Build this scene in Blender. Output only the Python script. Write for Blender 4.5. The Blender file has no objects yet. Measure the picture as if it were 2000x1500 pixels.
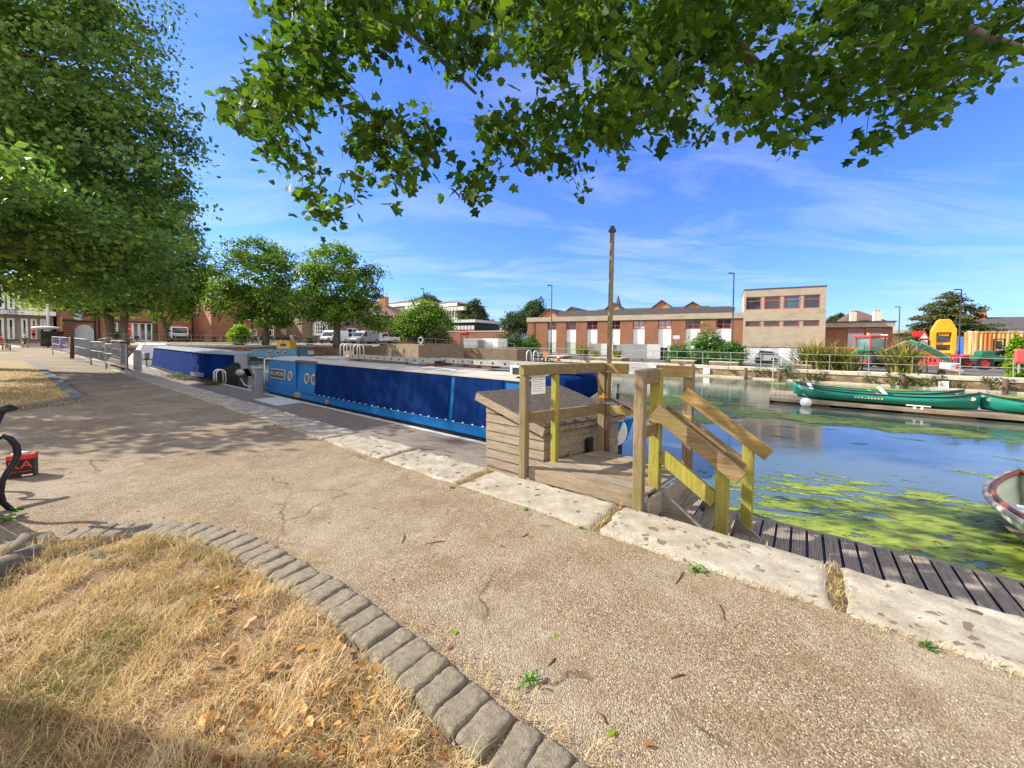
import bpy, bmesh, math, random
import numpy as np
from mathutils import Vector, Matrix, noise as mnoise
random.seed(7); rng = np.random.default_rng(11)
C = bpy.context.scene.collection
sc = bpy.context.scene
PI = math.pi
# ------------------------------------------------------------------ camera calibration
CF = 745.0; PITCH = math.radians(1.7); ROLL = .010; SHIFT = -.0305; EYE = 1.5
Fv = np.array([0, math.cos(PITCH), -math.sin(PITCH)]); U0 = np.array([0, math.sin(PITCH), math.cos(PITCH)]); R0 = np.array([1., 0, 0])
Rv = math.cos(ROLL)*R0 + math.sin(ROLL)*U0; Uv = -math.sin(ROLL)*R0 + math.cos(ROLL)*U0
EYEP = np.array([0, 0, EYE])
TH = math.atan2(-.607, .794)                     # the quay runs along (cos TH, sin TH)
ux = np.array([math.cos(TH), math.sin(TH), 0]); ty = np.array([-math.sin(TH), math.cos(TH), 0])
def ray(px, py): return Rv*(px-1000)/CF + Uv*(-(py-750-2000*SHIFT))/CF + Fv
def G(px, py, z=0.):
    r = ray(px, py); return EYEP + r*((z-EYE)/r[2])
def A(px, py, Y):
    r = ray(px, py); return EYEP + r*(Y/r[1])
def Q(u, t, z=0.): return ux*u + ty*t + np.array([0, 0, z])
def uv(w): return np.array([w@ux, w@ty, w[2]])
def PT(px, py, t):                               # hit of the plane parallel to the quay, in quay coordinates
    r = ray(px, py); return uv(EYEP + r*(t/(r@ty)))
def PU(px, py, u):
    r = ray(px, py); return uv(EYEP + r*(u/(r@ux)))
class Fr:
    """a frame standing at loc and turned by rz: local x runs along a facade, local y away from the viewer"""
    def __init__(s, loc, rz):
        s.loc = np.array(loc, float); s.rz = rz
        s.x = np.array([math.cos(rz), math.sin(rz), 0]); s.y = np.array([-math.sin(rz), math.cos(rz), 0])
    def hit(s, px, py, y=0.):
        r = ray(px, py); k = (y - (EYEP-s.loc)@s.y)/(r@s.y); w = EYEP + r*k - s.loc
        return float(w@s.x), float(w[2])
    def X(s, px, py=670, y=0.): return s.hit(px, py, y)[0]
    def Z(s, px, py, y=0.): return s.hit(px, py, y)[1]
    def rect(s, x0, y0, x1, y1, y=0.):
        xm, ym = (x0+x1)/2, (y0+y1)/2
        return s.X(x0, ym, y), s.X(x1, ym, y), s.Z(xm, y1, y), s.Z(xm, y0, y)
    def w(s, x, y, z): return s.loc + s.x*x + s.y*y + np.array([0, 0, z])
# ------------------------------------------------------------------ object helpers
def tag(o, label=None, cat=None, group=None, kind=None):
    if label: o['label'] = label
    if cat: o['category'] = cat
    if group: o['group'] = group
    if kind: o['kind'] = kind
    return o
def thing(name, label, cat, loc=(0, 0, 0), rz=0., group=None):
    o = bpy.data.objects.new(name, None); C.objects.link(o); o.empty_display_size = .2
    o.location = [float(v) for v in loc]; o.rotation_euler = (0, 0, rz)
    return tag(o, label, cat, group)
def link(name, me, mats, parent=None, loc=None, rz=0., smooth=False):
    for m in (mats if isinstance(mats, (list, tuple)) else [mats]): me.materials.append(m)
    o = bpy.data.objects.new(name, me); C.objects.link(o)
    if parent: o.parent = parent
    if loc is not None: o.location = [float(v) for v in loc]
    if rz: o.rotation_euler = (0, 0, rz)
    if smooth: me.polygons.foreach_set('use_smooth', [True]*len(me.polygons))
    return o
KIDS = {}
def copy_tree(o, parent=None):
    c = o.copy(); C.objects.link(c)
    if parent: c.parent = parent
    for ch in [x for x in bpy.data.objects if x.parent == o]: copy_tree(ch, c)
    return c
def place(o, loc, rz=0., label=None, s=1.):
    o.location = [float(v) for v in loc]; o.rotation_euler = (0, 0, rz); o.scale = (s, s, s)
    if label: o['label'] = label
    return o
class MB:
    def __init__(s): s.v = []; s.f = []; s.m = []; s.mi = 0
    def add(s, vs, fs):
        b = len(s.v); s.v += [tuple(float(c) for c in v) for v in vs]
        s.f += [tuple(b+i for i in f) for f in fs]; s.m += [s.mi]*len(fs); return s
    def box(s, x0, x1, y0, y1, z0, z1):
        return s.add([(x0,y0,z0),(x1,y0,z0),(x1,y1,z0),(x0,y1,z0),(x0,y0,z1),(x1,y0,z1),(x1,y1,z1),(x0,y1,z1)],
            [(0,3,2,1),(4,5,6,7),(0,1,5,4),(1,2,6,5),(2,3,7,6),(3,0,4,7)])
    def cbox(s, c, d): return s.box(c[0]-d[0]/2, c[0]+d[0]/2, c[1]-d[1]/2, c[1]+d[1]/2, c[2]-d[2]/2, c[2]+d[2]/2)
    def beam(s, p0, p1, w, h, up=(0, 0, 1)):
        p0, p1 = Vector(p0), Vector(p1); d = (p1-p0).normalized(); a = d.cross(Vector(up))
        if a.length < 1e-4: a = d.cross(Vector((1, 0, 0)))
        a.normalize(); b = a.cross(d); a *= w/2; b *= h/2
        return s.add([p0-a-b, p0+a-b, p0+a+b, p0-a+b, p1-a-b, p1+a-b, p1+a+b, p1-a+b],
            [(3,2,1,0),(4,5,6,7),(0,1,5,4),(1,2,6,5),(2,3,7,6),(3,0,4,7)])
    def tube(s, pts, r, n=8, caps=True):
        pts = [Vector(p) for p in pts]; rs = r if isinstance(r, (list, tuple)) else [r]*len(pts); b = len(s.v); ref = None
        for i, p in enumerate(pts):
            d = (pts[min(i+1, len(pts)-1)] - pts[max(i-1, 0)])
            d = d.normalized() if d.length > 1e-9 else Vector((0, 0, 1))
            if ref is None: ref = d.orthogonal().normalized()
            ref = (ref - d*ref.dot(d)); ref = ref.normalized() if ref.length > 1e-6 else d.orthogonal().normalized()
            e = d.cross(ref)
            for k in range(n):
                a = 2*PI*k/n; s.v.append(tuple(p + (ref*math.cos(a) + e*math.sin(a))*rs[i]))
        for i in range(len(pts)-1):
            for k in range(n):
                s.f.append((b+i*n+k, b+i*n+(k+1) % n, b+(i+1)*n+(k+1) % n, b+(i+1)*n+k)); s.m.append(s.mi)
        if caps:
            s.f.append(tuple(b+k for k in reversed(range(n)))); s.m.append(s.mi)
            s.f.append(tuple(b+(len(pts)-1)*n+k for k in range(n))); s.m.append(s.mi)
        return s
    def loft(s, rings, closed=True, caps=True):
        n = len(rings[0]); b = len(s.v)
        for r in rings: s.v += [tuple(float(c) for c in p) for p in r]
        for i in range(len(rings)-1):
            for k in range(n if closed else n-1):
                s.f.append((b+i*n+k, b+i*n+(k+1) % n, b+(i+1)*n+(k+1) % n, b+(i+1)*n+k)); s.m.append(s.mi)
        if caps and closed:
            s.f.append(tuple(b+k for k in reversed(range(n)))); s.m.append(s.mi)
            s.f.append(tuple(b+(len(rings)-1)*n+k for k in range(n))); s.m.append(s.mi)
        return s
    def prism(s, poly, a0, a1, axis='y'):           # poly in the plane across axis
        def P(p, a): return {'y': (p[0], a, p[1]), 'x': (a, p[0], p[1]), 'z': (p[0], p[1], a)}[axis]
        n = len(poly)
        return s.add([P(p, a0) for p in poly] + [P(p, a1) for p in poly],
            [tuple(range(n)), tuple(n+i for i in reversed(range(n)))] + [(i, n+i, n+(i+1) % n, (i+1) % n) for i in range(n)])
    def ring(s, c, r0, r1, d, axis='y', n=20):      # flat washer with depth
        rings = []
        for rr, a in ((r1, -d/2), (r1, d/2), (r0, d/2), (r0, -d/2), (r1, -d/2)):
            rings.append([{'y': (c[0]+rr*math.cos(t), c[1]+a, c[2]+rr*math.sin(t)), 'x': (c[0]+a, c[1]+rr*math.cos(t), c[2]+rr*math.sin(t)),
                           'z': (c[0]+rr*math.cos(t), c[1]+rr*math.sin(t), c[2]+a)}[axis] for t in [2*PI*k/n for k in range(n)]])
        return s.loft(rings, True, False)
    def disc(s, c, r, d, axis='y', n=20, rz=None):
        rz = rz or r; pts = [(r*math.cos(2*PI*k/n), rz*math.sin(2*PI*k/n)) for k in range(n)]
        if axis == 'y': return s.prism([(c[0]+p[0], c[2]+p[1]) for p in pts], c[1]-d/2, c[1]+d/2, 'y')
        if axis == 'x': return s.prism([(c[1]+p[0], c[2]+p[1]) for p in pts], c[0]-d/2, c[0]+d/2, 'x')
        return s.prism([(c[0]+p[0], c[1]+p[1]) for p in pts], c[2]-d/2, c[2]+d/2, 'z')
    def ball(s, c, r, n=10):
        r = r if isinstance(r, (list, tuple)) else (r, r, r); rings = []
        for i in range(1, n):
            a = PI*i/n; rings.append([(c[0]+r[0]*math.sin(a)*math.cos(2*PI*k/n/1.), c[1]+r[1]*math.sin(a)*math.sin(2*PI*k/n), c[2]-r[2]*math.cos(a)) for k in range(n)])
        return s.loft(rings)
    def build(s, name, mats, parent=None, loc=None, rz=0., smooth=False, bevel=0., seg=1, recalc=True):
        me = bpy.data.meshes.new(name); me.from_pydata(s.v, [], s.f)
        if any(s.m): me.polygons.foreach_set('material_index', s.m)
        if recalc:
            bm = bmesh.new(); bm.from_mesh(me); bmesh.ops.recalc_face_normals(bm, faces=bm.faces); bm.to_mesh(me); bm.free()
        o = link(name, me, mats, parent, loc, rz, smooth)
        if bevel:
            b = o.modifiers.new('bevel', 'BEVEL'); b.width = bevel; b.segments = seg; b.limit_method = 'ANGLE'; b.angle_limit = .6
        return o
def text(name, body, size, mat, parent, loc, rot, depth=.004, align='CENTER', sx=1.):
    cu = bpy.data.curves.new(name, 'FONT'); cu.body = body; cu.size = size; cu.extrude = depth/2; cu.align_x = align; cu.align_y = 'CENTER'
    to = bpy.data.objects.new('tmp', cu); C.objects.link(to)
    dg = bpy.context.evaluated_depsgraph_get(); me = bpy.data.meshes.new_from_object(to.evaluated_get(dg))
    bpy.data.objects.remove(to); me.materials.clear()
    o = link(name, me, mat, parent, loc); o.rotation_euler = rot; o.scale = (sx, 1, 1); return o
# ------------------------------------------------------------------ materials
class N:
    def __init__(s, name):
        s.m = bpy.data.materials.new(name); s.m.use_nodes = True; s.t = s.m.node_tree; s.n = s.t.nodes; s.l = s.t.links
        s.b = s.n['Principled BSDF']; s.out = s.n['Material Output']; s.tc = s.n.new('ShaderNodeTexCoord')
    def new(s, ty, **kw):
        x = s.n.new('ShaderNode'+ty)
        for k, v in kw.items():
            if k in x.inputs: 
                x.inputs[k].default_value = v
            else: setattr(x, k, v)
        return x
    def L(s, a, b): s.l.new(a, b)
    def coord(s, scale=(1, 1, 1), world=False, rot=(0, 0, 0)):
        mp = s.new('Mapping'); mp.inputs['Scale'].default_value = scale; mp.inputs['Rotation'].default_value = rot
        if world:
            g = s.new('NewGeometry'); s.L(g.outputs['Position'], mp.inputs[0])
        else: s.L(s.tc.outputs['Object'], mp.inputs[0])
        return mp.outputs[0]
    def noise(s, vec, scale, detail=4, rough=.6, dist=0.):
        x = s.new('TexNoise', Scale=scale, Detail=detail, Roughness=rough, Distortion=dist); s.L(vec, x.inputs['Vector']); return x
    def ramp(s, fac, stops, interp='LINEAR'):
        r = s.new('ValToRGB'); e = r.color_ramp.elements; r.color_ramp.interpolation = interp
        while len(e) < len(stops): e.new(.5)
        for i, (p, c) in enumerate(stops): e[i].position = p; e[i].color = (c[0], c[1], c[2], 1) if not isinstance(c, (int, float)) else (c, c, c, 1)
        s.L(fac, r.inputs[0]); return r.outputs[0]
    def mix(s, fac, a, b, mode='MIX'):
        x = s.new('Mix', data_type='RGBA', blend_type=mode)
        for i, v in ((0, fac), (6, a), (7, b)):
            if isinstance(v, (int, float)): x.inputs[i].default_value = v
            elif isinstance(v, tuple): x.inputs[i].default_value = (*v[:3], 1)
            else: s.L(v, x.inputs[i])
        return x.outputs[2]
    def math(s, op, a, b=0.):
        x = s.new('Math', operation=op)
        for i, v in ((0, a), (1, b)):
            if isinstance(v, (int, float)): x.inputs[i].default_value = v
            else: s.L(v, x.inputs[i])
        return x.outputs[0]
    def bump(s, h, strength=.5, dist=.01):
        x = s.new('Bump', Strength=strength, Distance=dist); s.L(h, x.inputs['Height']); s.L(x.outputs[0], s.b.inputs['Normal'])
    def col(s, c):
        if isinstance(c, tuple): s.b.inputs['Base Color'].default_value = (*c, 1)
        else: s.L(c, s.b.inputs['Base Color'])
    def fin(s, rough=.7, metal=0., spec=.5):
        s.b.inputs['Roughness'].default_value = rough; s.b.inputs['Metallic'].default_value = metal; s.b.inputs['Specular IOR Level'].default_value = spec; return s.m
def mul(c, k): return tuple(min(1, v*k) for v in c)
def M(name, c, rough=.6, var=.25, scale=3., metal=0., bump=0., dirt=None, stretch=(1, 1, 1), spec=.4):
    n = N(name); v = n.coord(stretch); t = n.noise(v, scale, 5, .6)
    k = n.ramp(t.outputs[0], [(.25, mul(c, 1-var)), (.75, mul(c, 1+var))])
    if dirt:
        t2 = n.noise(v, scale*.6, 6, .7); k = n.mix(n.ramp(t2.outputs[0], [(.5, 0.), (.7, .8)]), k, dirt)
    n.col(k)
    if bump: n.bump(n.noise(v, scale*6, 4, .7).outputs[0], bump, .01)
    return n.fin(rough, metal, spec)
def wood(name, c1, c2, axis='z', rough=.8, scale=6., green=None, gamt=.5):
    n = N(name); st = {'x': (.08, 1, 1), 'y': (1, .08, 1), 'z': (1, 1, .08)}[axis]
    v = n.coord(mul(st, 1.)); g = n.noise(v, scale*8, 5, .7, .6)
    k = n.ramp(g.outputs[0], [(.3, c1), (.7, c2)])
    big = n.noise(n.coord(), 2.3, 4, .6)
    if green: k = n.mix(n.ramp(big.outputs[0], [(.62-gamt*.35, 0.), (.85-gamt*.35, .9)]), k, green)
    k = n.mix(n.ramp(n.noise(n.coord(), 9, 5, .8).outputs[0], [(.55, 0.), (.8, .55)]), k, mul(c1, .45))
    n.col(k); n.bump(g.outputs[0], .5, .004); return n.fin(rough, 0, .25)
def brick(name, c1, c2, mortar, scale=1., bw=.225, bh=.075):
    n = N(name); sp = n.new('SeparateXYZ'); n.L(n.tc.outputs['Object'], sp.inputs[0]); cb = n.new('CombineXYZ')
    n.L(n.math('ADD', sp.outputs[0], sp.outputs[1]), cb.inputs[0]); n.L(sp.outputs[2], cb.inputs[1])
    b = n.new('TexBrick', Scale=scale); b.inputs['Brick Width'].default_value = bw; b.inputs['Row Height'].default_value = bh; b.inputs['Mortar Size'].default_value = .008
    b.inputs['Color1'].default_value = (*c1, 1); b.inputs['Color2'].default_value = (*c2, 1); b.inputs['Mortar'].default_value = (*mortar, 1); b.inputs['Bias'].default_value = -.1
    n.L(cb.outputs[0], b.inputs['Vector'])
    big = n.noise(n.coord(), .8, 6, .65); k = n.mix(n.ramp(big.outputs[0], [(.35, .0), (.75, .55)]), b.outputs[0], mul(c1, .55))
    n.col(k); n.bump(b.outputs['Fac'], -.3, .01); return n.fin(.85, 0, .2)
def leafmat(name, dark, light, trans=.45, gloss=.35):
    n = N(name); a = n.new('Attribute', attribute_name='tint'); k = n.ramp(a.outputs['Fac'], [(0., dark), (.55, tuple((x+y)/2 for x, y in zip(dark, light))), (1., light)])
    n.col(k); n.fin(.5, 0, gloss); tr = n.new('BsdfTranslucent'); n.L(n.mix(1., k, (1.25, 1.35, .5), 'MULTIPLY'), tr.inputs[0])
    mx = n.new('MixShader'); mx.inputs[0].default_value = trans; n.L(n.b.outputs[0], mx.inputs[1]); n.L(tr.outputs[0], mx.inputs[2]); n.L(mx.outputs[0], n.out.inputs[0]); return n.m
# ------------------------------------------------------------------ fast meshes: leaves and blades
def raw(name, V, loops, starts, mats, parent=None, tint=None, loc=None):
    me = bpy.data.meshes.new(name); me.vertices.add(len(V)); me.vertices.foreach_set('co', V.astype(np.float32).ravel())
    me.loops.add(len(loops)); me.loops.foreach_set('vertex_index', loops.astype(np.int32)); me.polygons.add(len(starts)); me.polygons.foreach_set('loop_start', starts.astype(np.int32))
    me.update(calc_edges=True)
    if tint is not None:
        at = me.attributes.new('tint', 'FLOAT', 'FACE'); at.data.foreach_set('value', tint.astype(np.float32))
    return link(name, me, mats, parent, loc)
LEAF = {  # x along the leaf, y across, z fold
 'diamond': (np.array([(0,0,0),(.5,.33,.07),(1,0,-.05),(.5,-.33,.07)]), [(0,1,2),(0,2,3)]),
 'oval': (np.array([(0,0,0),(.3,.28,.08),(.7,.26,.05),(1,0,-.1),(.7,-.26,.05),(.3,-.28,.08)]), [(0,1,2,3),(0,3,4,5)]),
 'broad': (np.array([(0,0,0),(.06,.3,.1),(.3,.5,.12),(.5,.36,.06),(.72,.34,.0),(1.,.02,-.2),(.72,-.34,.02),(.5,-.36,.08),(.3,-.5,.14),(.06,-.3,.1),(.4,0,-.03)]), [(0,1,2,10),(10,2,3,4),(10,4,5),(10,5,6),(10,6,7,8),(0,10,8,9)]),
 'lobed': (np.array([(0,0,0),(.02,.22,.05),(.12,.5,.08),(.36,.3,.06),(.55,.58,.03),(.66,.24,.04),(1.,0,-.1),(.66,-.24,.04),(.55,-.58,.03),(.36,-.3,.06),(.12,-.5,.08),(.02,-.22,.05),(.35,0,-.02)]),
   [(0,1,2,12),(12,2,3,4),(12,4,5,6),(12,6,7,8),(12,8,9,10),(0,12,10,11)]),
}
def leaves(name, pos, size, mat, shape='diamond', up=.35, droop=.2, parent=None, tint=None, loc=None, out=None):
    T, F = LEAF[shape]; n = len(pos); pos = np.asarray(pos)
    nor = rng.normal(size=(n, 3)); nor[:, 2] += up*2
    if out is not None: nor += out
    nor /= np.linalg.norm(nor, axis=1)[:, None]
    ta = rng.normal(size=(n, 3)); ta[:, 2] -= droop*2; ta -= nor*(ta*nor).sum(1)[:, None]; ta /= np.linalg.norm(ta, axis=1)[:, None]
    bi = np.cross(nor, ta); size = np.broadcast_to(size, (n,))
    V = pos[:, None, :] + size[:, None, None]*(T[None, :, 0:1]*ta[:, None, :] + T[None, :, 1:2]*bi[:, None, :] + T[None, :, 2:3]*nor[:, None, :])
    k = len(T); base = np.arange(n)*k
    fl = np.concatenate([np.array(f) for f in F]); lens = np.array([len(f) for f in F])
    loops = (base[:, None] + fl[None, :]).ravel(); st = np.concatenate([[0], np.cumsum(lens)[:-1]])
    starts = (np.arange(n)[:, None]*len(fl) + st[None, :]).ravel()
    tint = rng.random(n) if tint is None else np.clip(tint, 0, 1)
    return raw(name, V.reshape(-1, 3), loops, starts, mat, parent, np.repeat(tint, len(F)), loc)
def blades(name, base, length, width, lean, mat, parent=None, tint=None, loc=None, levels=4, stiff=.6, az=None):
    """curved grass blades; base (n,3), lean = how far the tip bends over"""
    n = len(base); az = rng.random(n)*2*PI if az is None else az; d = np.stack([np.cos(az), np.sin(az), np.zeros(n)], 1); w = np.stack([-np.sin(az), np.cos(az), np.zeros(n)], 1)
    tw = rng.normal(size=(n, 1))*.5; w = w + d*tw
    V = np.zeros((n, levels*2, 3))
    for i in range(levels):
        s = i/(levels-1); hor = lean*s**(1+stiff); ver = s*np.sqrt(np.clip(1-(lean*s**stiff)**2*.8, .02, 1))
        p = base + d*(length*hor)[:, None] + np.array([0, 0, 1])*(length*ver)[:, None]
        ww = width*(1-s**2*.92)
        V[:, 2*i] = p - w*ww[:, None]*.5; V[:, 2*i+1] = p + w*ww[:, None]*.5
    k = levels*2; q = np.concatenate([[2*i, 2*i+1, 2*i+3, 2*i+2] for i in range(levels-1)]); loops = (np.arange(n)[:, None]*k + q[None]).ravel()
    starts = np.arange(n*(levels-1))*4; tint = rng.random(n) if tint is None else np.clip(tint, 0, 1)
    return raw(name, V.reshape(-1, 3), loops, starts, mat, parent, np.repeat(tint, levels-1), loc)
def blob_points(blobs, ncl, per, spread, shell=.55, flat=1.):
    """clusters of leaf positions spread through a crown made of ellipsoids (centre, radii)"""
    vol = np.array([b[1][0]*b[1][1]*b[1][2] for b in blobs])**.7; pick = rng.choice(len(blobs), ncl, p=vol/vol.sum())
    c = np.array([blobs[i][0] for i in pick]); r = np.array([blobs[i][1] for i in pick])
    d = rng.normal(size=(ncl, 3)); d /= np.linalg.norm(d, axis=1)[:, None]; rad = shell + (1-shell)*rng.random(ncl)**.6; rad *= 1+.12*rng.normal(size=ncl)
    cen = c + d*r*rad[:, None]; s = spread*(.6+.8*rng.random(ncl))
    off = rng.normal(size=(ncl, per, 3))*s[:, None, None]; off[:, :, 2] *= .6*flat
    tone = np.clip(.5+.28*rng.normal(size=ncl), 0, 1)
    tint = np.clip(tone[:, None] + .22*rng.normal(size=(ncl, per)), 0, 1)
    out = np.repeat(d*.9, per, axis=0)
    return cen, (cen[:, None] + off).reshape(-1, 3), tint.ravel(), out
def tree(name, label, base, trunks, blobs, ncl, per, spread, lsize, mat, bark, group=None, shape='diamond', shell=.5, nbr=14, cat='tree', flat=1., up=.35):
    base = np.array(base, float); o = thing(name, label, cat, base, 0, group)
    B = MB(); tops = []
    for tr in trunks:                            # each trunk: list of (x,y,z,r) relative to the base
        B.tube([p[:3] for p in tr], [p[3] for p in tr], 9); tops.append(np.array(tr[-1]))
    bl = [(np.array(b[0], float)-base, b[1]) for b in blobs]
    cen, pos, tint, out = blob_points(bl, ncl, per, spread, shell, flat)
    B.build('trunk', bark, o, smooth=True)
    R = MB()
    for i in rng.choice(ncl, min(nbr, ncl), replace=False):
        t = tops[int(np.argmin([np.linalg.norm(x[:2]-cen[i][:2]) for x in tops]))]; a, b = t[:3], cen[i]
        mid = a*.5 + b*.5 + np.array([0, 0, -.08*np.linalg.norm(b-a)]) + rng.normal(size=3)*.08*np.linalg.norm(b-a)
        R.tube([a-np.array([0, 0, .1]), a*.7+mid*.3, mid, b], [t[3]*.6, t[3]*.42, t[3]*.25, t[3]*.08], 6)
    R.build('branch', bark, o, smooth=True)
    leaves('foliage', pos, lsize*(.7+.6*rng.random(len(pos))), mat, shape, up, .2, o, tint, None, out)
    return o
def shrub(name, label, base, blobs, ncl, per, spread, lsize, mat, group=None, shape='diamond', cat='shrub', flower=None, shell=.6):
    base = np.array(base, float); o = thing(name, label, cat, base, 0, group); bl = [(np.array(b[0], float)-base, b[1]) for b in blobs]
    cen, pos, tint, out = blob_points(bl, ncl, per, spread, shell); pos[:, 2] = np.abs(pos[:, 2])
    B = MB()
    for i in rng.choice(ncl, min(9, ncl), replace=False):
        B.tube([(0, 0, -.05), cen[i]*np.array([.35, .35, .5]), cen[i]], [.03, .02, .006], 5)
    B.build('stem', MAT['bark'], o)
    leaves('foliage', pos, lsize*(.7+.6*rng.random(len(pos))), mat, shape, .3, .1, o, tint, None, out)
    if flower:
        k = rng.choice(len(pos), flower[1]); outer = pos[k] + out[k]*lsize*.8
        leaves('blossom', outer, lsize*1.1, flower[0], 'oval', .5, 0, o)
    return o
# ------------------------------------------------------------------ material library
MAT = {}
def path_mat():
    n = N('gravel_asphalt'); p = n.coord((1, 1, 1), True)
    v = n.new('TexVoronoi', Scale=150.); n.L(p, v.inputs['Vector'])
    sep = n.new('SeparateColor'); n.L(v.outputs['Color'], sep.inputs[0])
    k = n.ramp(sep.outputs[0], [(0., (.10, .068, .04)), (.3, (.26, .18, .10)), (.55, (.40, .28, .16)), (.8, (.40, .305, .20)), (.95, (.56, .42, .26)), (1., (.74, .62, .46))])
    gap = n.ramp(v.outputs['Distance'], [(.35, 0.), (.72, .75)]); k = n.mix(gap, k, (.13, .1, .075))
    big = n.noise(p, .9, 6, .65); k = n.mix(n.ramp(big.outputs[0], [(.42, 0.), (.62, .5)]), k, (.42, .345, .25))
    b2 = n.noise(p, 3.2, 5, .7); k = n.mix(n.ramp(b2.outputs[0], [(.48, 0.), (.70, .6)]), k, (.19, .125, .065))
    b3 = n.noise(p, 8.5, 6, .75, .8); k = n.mix(n.ramp(b3.outputs[0], [(.60, 0.), (.68, .65)]), k, (.10, .07, .045)); b4 = n.noise(p, 6., 6, .7); k = n.mix(n.ramp(b4.outputs[0], [(.58, 0.), (.72, .5)]), k, (.50, .43, .35))
    lay = n.noise(p, 28., 4, .7); k = n.mix(n.ramp(lay.outputs[0], [(.52, 0.), (.7, .35)]), k, (.14, .115, .09))
    ck = n.new('TexVoronoi', feature='DISTANCE_TO_EDGE', Scale=1.25); wv = n.noise(p, 3., 5, .6); n.L(n.mix(.22, p, wv.outputs['Color']), ck.inputs['Vector']); k = n.mix(n.math('MULTIPLY', n.ramp(ck.outputs['Distance'], [(.0, 1.), (.014, 0.)]), n.ramp(n.noise(p, .8, 3, .5).outputs[0], [(.5, 0.), (.58, .8)])), k, (.07, .05, .035))
    k = n.mix(1., k, (.92, .955, .97), 'MULTIPLY'); n.col(k); h = n.math('ADD', n.math('MULTIPLY', v.outputs['Distance'], -.8), n.math('MULTIPLY', lay.outputs[0], 1.2)); n.bump(h, .8, .008); return n.fin(.9, 0, .15)
def stone_mat():
    n = N('pitted_limestone'); p = n.coord((1, 1, 1), True); t = n.noise(p, 5., 7, .65)
    k = n.ramp(t.outputs[0], [(.3, (.25, .215, .165)), (.5, (.34, .31, .25)), (.72, (.45, .425, .365))])
    f = n.noise(p, 70., 4, .7); k = n.mix(n.ramp(f.outputs[0], [(.47, 0.), (.7, .6)]), k, (.19, .155, .105))
    k = n.mix(n.ramp(n.noise(p, 2.6, 6, .75, .6).outputs[0], [(.52, 0.), (.68, .7)]), k, (.27, .21, .13))
    v = n.new('TexVoronoi', Scale=13.); w = n.noise(p, 9., 4, .6); dd = n.mix(.12, p, w.outputs['Color']); n.L(dd, v.inputs['Vector'])
    sc_ = n.new('SeparateColor'); n.L(v.outputs['Color'], sc_.inputs[0]); thr = n.math('MULTIPLY', sc_.outputs[0], .5)
    pit = n.ramp(n.math('SUBTRACT', n.math('MULTIPLY', thr, .8), v.outputs['Distance']), [(.0, 0.), (.035, 1.)])
    pitm = n.math('MULTIPLY', pit, n.ramp(n.noise(p, 2.1, 3, .5).outputs[0], [(.36, 0.), (.46, 1.)])); k = n.mix(n.math('MULTIPLY', pitm, .85), k, (.13, .1, .055))
    n.col(k); n.bump(n.math('ADD', n.math('SUBTRACT', n.math('MULTIPLY', f.outputs[0], .5), pitm), n.math('MULTIPLY', t.outputs[0], 1.5)), .7, .012); return n.fin(.9, 0, .2)
def water_mat():
    n = N('dock_water'); p = n.coord((1, 1, 1), True)
    n.col(n.ramp(n.noise(p, .25, 3, .5).outputs[0], [(.35, (.085, .125, .115)), (.7, (.105, .135, .105))]))
    a = n.noise(n.coord((1.6, 3.2, 1), True, (0, 0, -TH)), 2.2, 4, .55, .4); b = n.noise(n.coord((5, 14, 1), True, (0, 0, -TH)), 3., 3, .5)
    n.bump(n.math('ADD', a.outputs[0], n.math('MULTIPLY', b.outputs[0], .3)), .05, .04); n.b.inputs['IOR'].default_value = 1.45; return n.fin(.05, 0, .8)
def canvas_mat(c):
    n = N('canvas'); p = n.coord((1, 1, .25)); a = n.noise(p, 2.2, 3, .55, 1.); n.col(n.ramp(a.outputs[0], [(.3, mul(c, .75)), (.7, mul(c, 1.25))]))
    n.bump(n.noise(n.coord((1, 1, .3), False, (0, .5, 0)), 2.6, 4, .5, .6).outputs[0], .8, .09); return n.fin(.95, 0, .04)
def glass(name, c=(.02, .03, .035), rough=.05):
    n = N(name); n.col(n.ramp(n.noise(n.coord(), .8, 3, .5).outputs[0], [(.3, mul(c, .6)), (.7, mul(c, 1.6))])); return n.fin(rough, 0, .8)
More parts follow.
